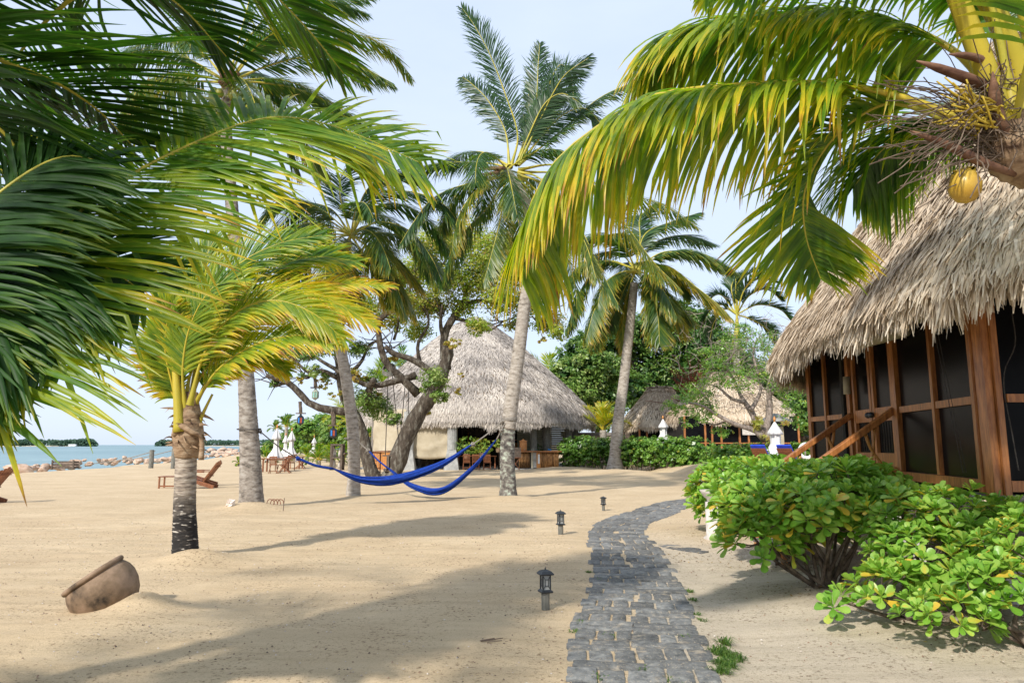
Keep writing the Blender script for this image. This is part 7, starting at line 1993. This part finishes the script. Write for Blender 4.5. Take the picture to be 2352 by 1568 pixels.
# ---- hanging lanterns
def lantern(label, x, ytop, yhang, ybot, glass, panes, Y=DT - .5, curve=False):
    t = P(x - 2, ytop, Y); h = P(x, yhang, Y); b = P(x + 1, ybot, Y)
    rt = thing('hanging_lantern', label, 'lantern', tuple(h))
    ht = h.z - b.z; r = ht * .26
    mb = MB(); mb.tube(cat([t, (t + h) / 2 + Vector((.04 if curve else 0, 0, 0)), h], 6), .085 if not curve else .11, 8, jit=.12); mk('wooden_hanger', mb, M['wood_dark'], rt)
    mb = MB(); mb.box(h, (r * 2.8, .2, .05)); mk('crossbar', mb, M['wood_dark'], rt)
    o = Vector(h); z = lambda f: o.z - ht * f
    mb = MB(); mb.lathe([(.02, 0), (r * .30, -ht * .05), (r * .35, -ht * .15), (r * .9, -ht * .28), (r, -ht * .30), (r, -ht * .34)], h, 8); mk('cap', mb, M['black_metal' if glass != 'glass_green' else 'board_pale'], rt)
    for k in range(8):
        a0, a1_ = k * PI / 4, (k + 1) * PI / 4; rr = r * .93
        mb = MB()
        p = [h + Vector((rr * math.cos(a), rr * math.sin(a), -ht * f)) for a in (a0, a1_) for f in (.34, .76)]
        mb.add([p[0], p[2], p[3], p[1]], [(0, 1, 2, 3)]); g = panes if k % 4 == 2 and panes else glass
        mk('pane', mb, M[g], rt)
        mb = MB(); mb.beam(h + Vector((rr * 1.03 * math.cos(a0), rr * 1.03 * math.sin(a0), -ht * .33)), h + Vector((rr * 1.03 * math.cos(a0), rr * 1.03 * math.sin(a0), -ht * .78)), .025, .025); mk('rib', mb, M['black_metal' if glass != 'glass_green' else 'board_pale'], rt)
    mb = MB(); mb.lathe([(r, -ht * .76), (r, -ht * .79), (r * .45, -ht * .9), (r * .12, -ht * .94), (r * .2, -ht * .97), (.005, -ht)], h, 8); mk('bottom', mb, M['black_metal' if glass != 'glass_green' else 'board_pale'], rt)
lantern('upper pale green hanging lantern below the branching tree limb', 725, 862, 890, 920, 'glass_green', None)
lantern('leftmost blue hanging lantern with an orange pane', 691, 922, 949, 978, 'glass_blue', 'glass_red')
lantern('lowest blue hanging lantern beside the slim palm trunk', 766, 945, 977, 1008, 'glass_blue', 'glass_red', curve=True)

# ---- umbrellas, tables, chairs at the left
def umb(label, x, yb, yt, w=None):
    q = G(x, yb); h = (1021 - yt) / FOC * q.y + EYE
    rt = thing('closed_umbrella', label, 'umbrella', tuple(q), 0, 'closed white umbrellas at the beach tables')
    closed_umbrella(rt, h, .36)
umb('nearest closed white umbrella, leftmost of the beach group', 632, 1082, 984)
umb('closed white umbrella second in size, right of the nearest one', 667, 1075, 990)
umb('small closed white umbrella half hidden between the two bigger ones', 654, 1062, 1000)
umb('far closed white umbrella showing only its top behind the young palms', 720, 1056, 1005)
def dir_chair(label, x, yb, rz, g='wooden chairs and tables on the left beach'):
    q = G(x, yb); return fold_chair('folding_chair', label, tuple(q), rz, group=g, h=1.0)
def table(label, x, yb, w=1.3):
    q = G(x, yb); rt = thing('table', label, 'table', tuple(q))
    mb = MB(); mb.box((0, 0, .78), (w, .9, .05)); mk('tabletop', mb, M['teak'], rt, local=True)
    for sx_ in (-w / 2 + .1, w / 2 - .1):
        for sy_ in (-.35, .35):
            mb = MB(); mb.box((sx_, sy_, .375), (.08, .08, .76)); mk('leg', mb, M['teak'], rt, local=True)
table('brown wooden table under the nearest closed umbrella', 633, 1083, 1.5)
table('second wooden table under the right closed umbrella', 672, 1076, 1.3)
dir_chair('slatted chair facing away at the nearer beach table', 628, 1086, PI)
dir_chair('slatted chair at the farther beach table', 668, 1080, PI + .3)
def xchair(label, x, yb, rz):
    q = G(x, yb); rt = thing('cross_leg_chair', label, 'chair', tuple(q), rz, 'cross-legged chairs on the left beach')
    for s in (-.22, .22):
        for a, b_ in (((.32, s, 0), (-.3, s, .5)), ((-.35, s, 0), (.36, s, 1.0))):
            mb = MB(); mb.beam(a, b_, .045, .05, up=(0, 1, 0)); mk('leg', mb, M['teak'], rt, local=True)
    for k in range(4):
        mb = MB(); mb.box((-.26 + k * .13, 0, .47), (.1, .46, .02)); mk('seat_slat', mb, M['teak'], rt, local=True)
        f = .60 + k * .11; mb = MB(); mb.box((-.35 + .71 * f, 0, f), (.02, .46, .07)); mk('back_slat', mb, M['teak'], rt, local=True)
xchair('cross-legged folding chair at the right of the nearer beach table', 655, 1086, .1)
xchair('cross-legged folding chair at the right of the farther beach table', 688, 1077, PI)
q = G(774, 1079); rt = thing('wooden_stand', 'grey weathered open wooden stand on the sand, left of the slim palm', 'stand', tuple(q))
s = q.y / FOC
for dx in (-11.5, 11.5):
    for dy in (-.3, .3):
        mb = MB(); mb.box((dx * s, dy, .83), (4.5 * s, .12, 1.66)); mk('upright', mb, M['wood_dark'], rt, local=True)
for z in (.78, 1.60):
    mb = MB(); mb.box((0, 0, z), (27 * s, .75, .09)); mk('shelf', mb, M['wood_dark'], rt, local=True)
mb = MB(); mb.beam((13 * s, -.1, .95), (22 * s, -.2, 1.08), .3, .07); mk('arm', mb, M['wood_dark'], rt, local=True)
for k in range(4):
    mb = MB(); mb.lathe([(.09, 0), (.11, .2), (.06, .42), (.05, .5)], (-6 * s + (k % 2) * 11 * s, 0, .83 if k > 1 else .1), 10); mk('jar', mb, M['white_stone'], rt, local=True, smooth=True)

# ---- beach lounge chairs (slanted plank backs) and low table
def plank_chair(label, loc, rz, s=1.0):
    rt = thing('plank_beach_chair', label, 'beach chair', tuple(loc), rz, 'reddish slanted plank beach chairs')
    for sy_ in (-.26, .26):
        mb = MB(); mb.beam((-.62 * s, sy_, .42), (.52 * s, sy_, .05), .05, .14); mk('side_rail', mb, M['teak'], rt, local=True)
        mb = MB(); mb.beam((-.55 * s, sy_, 0), (-.50 * s, sy_, .58), .06, .10); mk('front_leg', mb, M['teak'], rt, local=True)
        mb = MB(); mb.box((-.20 * s, sy_ * 1.25, .60), (.72 * s, .13, .03)); mk('armrest', mb, M['teak'], rt, local=True)
    for k in range(6):
        f = k / 5; mb = MB(); mb.box((-.55 * s + f * .62 * s, 0, .43 - f * .20), (.09, .56, .025), Matrix.Rotation(.32, 3, 'Y')); mk('seat_slat', mb, M['teak'], rt, local=True)
    for k in range(5):
        yy = -.22 + k * .11; ln = .92 + .10 * (1 - abs(k - 2) / 2); mb = MB()
        mb.beam((.10 * s, yy, .20), (.10 * s + .56 * ln * s, yy * 1.15, .20 + .78 * ln * s), .095, .022, up=(1, 0, 0)); mk('back_slat', mb, M['teak'], rt, local=True)
    for f in (.35, .78):
        mb = MB(); mb.beam((.12 * s + .56 * f * s, -.26, .18 + .78 * f * s), (.12 * s + .56 * f * s, .26, .18 + .78 * f * s), .07, .03); mk('cross_rail', mb, M['teak'], rt, local=True)
    return rt
q = G(462, 1121); plank_chair('slanted plank beach chair just right of the young palm trunk', q, .1)
q2 = G(446, 1118); plank_chair('matching slanted plank beach chair behind the first, mostly hidden', Vector((q2.x - .1, q2.y + .9, 0)), .1)
q = G(390, 1120); rt = thing('low_table', 'low reddish wooden table left of the young palm trunk', 'table', tuple(q), .1)
mb = MB()
for k in range(5):
    mb = MB(); mb.box((.05, -.24 + k * .12, .42), (.80, .10, .03)); mk('top_slat', mb, M['teak'], rt, local=True)
for sx_ in (-.3, .38):
    for sy_ in (-.25, .25): mb = MB(); mb.box((sx_, sy_, .2), (.05, .05, .42)); mk('leg', mb, M['teak'], rt, local=True)
mb = MB(); mb.box((.05, -.25, .08), (.7, .04, .05)); mk('stretcher', mb, M['teak'], rt, local=True)
q = G(-46, 1158); plank_chair('plank beach chair cut by the left edge, only its slanted back tip showing', q, .1, 1.0)

# ---- conch shell, sticks, debris
q = G(528, 1172); rt = thing('conch_shell', 'pale conch shell lying left of the thick palm base', 'shell', (q.x, q.y, hz(q.x, q.y)))
random.seed(9)
mb = MB(); R = Matrix.Rotation(.9, 3, 'Y'); mb.lathe([(.001, -.14), (.05, -.08), (.10, .0), (.085, .06), (.04, .11), (.001, .16)], (0, 0, .06), 14, rot=R, wob=lambda a, z: 1 + .25 * math.sin(5 * a + z * 20)); mk('whorl', mb, M['shell'], rt, local=True)
for k in range(7):
    a = k * .9; mb = MB(); mb.lathe([(.022, 0), (.001, .06)], Vector((0, 0, .06)) + R @ Vector((.08 * math.cos(a), .08 * math.sin(a), .02)), 6, rot=R @ Matrix.Rotation(a, 3, 'Z') @ Matrix.Rotation(1.3, 3, 'Y')); mk('spike', mb, M['shell'], rt, local=True)
q = G(650, 1174); z = hz(q.x, q.y)
mb = MB(); mb.tube([(q.x, q.y, z - .05), (q.x + .02, q.y, z + .30)], .010, 5); o = mk('stick', mb, M['twig'], loc=(q.x, q.y, z)); setp(o, 'thin upright stick in the sand right of the thick palm base', 'stick')
q = G(625, 1168); z = hz(q.x, q.y); mb = MB()
for k in range(4):
    mb.tube(cat([(q.x - .15 + k * .09, q.y, z), (q.x - .1 + k * .09, q.y, z + .12), (q.x + .02 + k * .08, q.y, z + .10), (q.x + .05 + k * .08, q.y, z)], 8), .010, 5)
o = mk('driftwood', mb, M['rust'], loc=(q.x, q.y, z)); setp(o, 'small tangle of brown driftwood at the foot of the thick palm', 'driftwood')
q = G(1125, 1475); mb = MB(); z = hz(q.x, q.y) + .01
for k in range(5):
    a = random.uniform(-.6, .6); s0 = Vector((q.x + random.uniform(-.08, .08), q.y + random.uniform(-.05, .05), z)); mb.tube([s0, s0 + Vector((math.cos(a) * .12, math.sin(a) * .06, .012))], .004, 4)
o = mk('twig_litter', mb, M['twig'], loc=tuple(q)); setp(o, 'little dry twigs on the sand left of the stone path', 'twigs')
# pebbles and bits in the sand
V, Qp, T_ = [], [], []
random.seed(19)
for k in range(4200):
    y = 3.6 + 12 * random.random() ** 1.6; x = random.uniform(-.85, .85) * y
    s = random.uniform(.003, .008) * (1 + .08 * y); z = hz(x, y) + s * .3; b0 = len(V)
    V += [(x - s, y, z), (x, y - s, z), (x + s, y, z), (x, y + s, z), (x, y, z + s * .8), (x, y, z - s)]
    Qp += [(b0, b0 + 1, b0 + 4), (b0 + 1, b0 + 2, b0 + 4), (b0 + 2, b0 + 3, b0 + 4), (b0 + 3, b0, b0 + 4)]; T_ += [random.random()] * 6
M['pebble'] = leafmat('pebble', [(0, (.08, .06, .05)), (.5, (.32, .20, .13)), (1, (.65, .58, .50))], 0, .8, .2)
o = link('pebbles', np_mesh('pebbles', V, Qp, T_), M['pebble'], kind='stuff'); setp(o, 'tiny pebbles and shell bits strewn on the sand', 'pebbles')

# ---- white carved column by the path
q = G(1640, 1240); rt = thing('stone_column', 'short white carved stone column with a bowl top at the edge of the shrubs', 'column', tuple(q))
hh = (1238 - 1128) / FOC * q.y
mb = MB(); mb.lathe([(.17, -.05), (.17, .04), (.125, .08), (.125, hh - .20)], (0, 0, 0), 28, wob=lambda a, z: 1 + .035 * math.sin(5 * a + z * 22) + .02 * math.sin(9 * a - z * 31)); mk('shaft', mb, M['white_stone'], rt, local=True, smooth=True)
mb = MB(); mb.lathe([(.09, hh - .20), (.10, hh - .15), (.15, hh - .11), (.20, hh - .03), (.21, hh), (.185, hh), (.15, hh - .05), (.001, hh - .08)], (0, 0, 0), 28); mk('bowl', mb, M['white_stone'], rt, local=True, smooth=True)
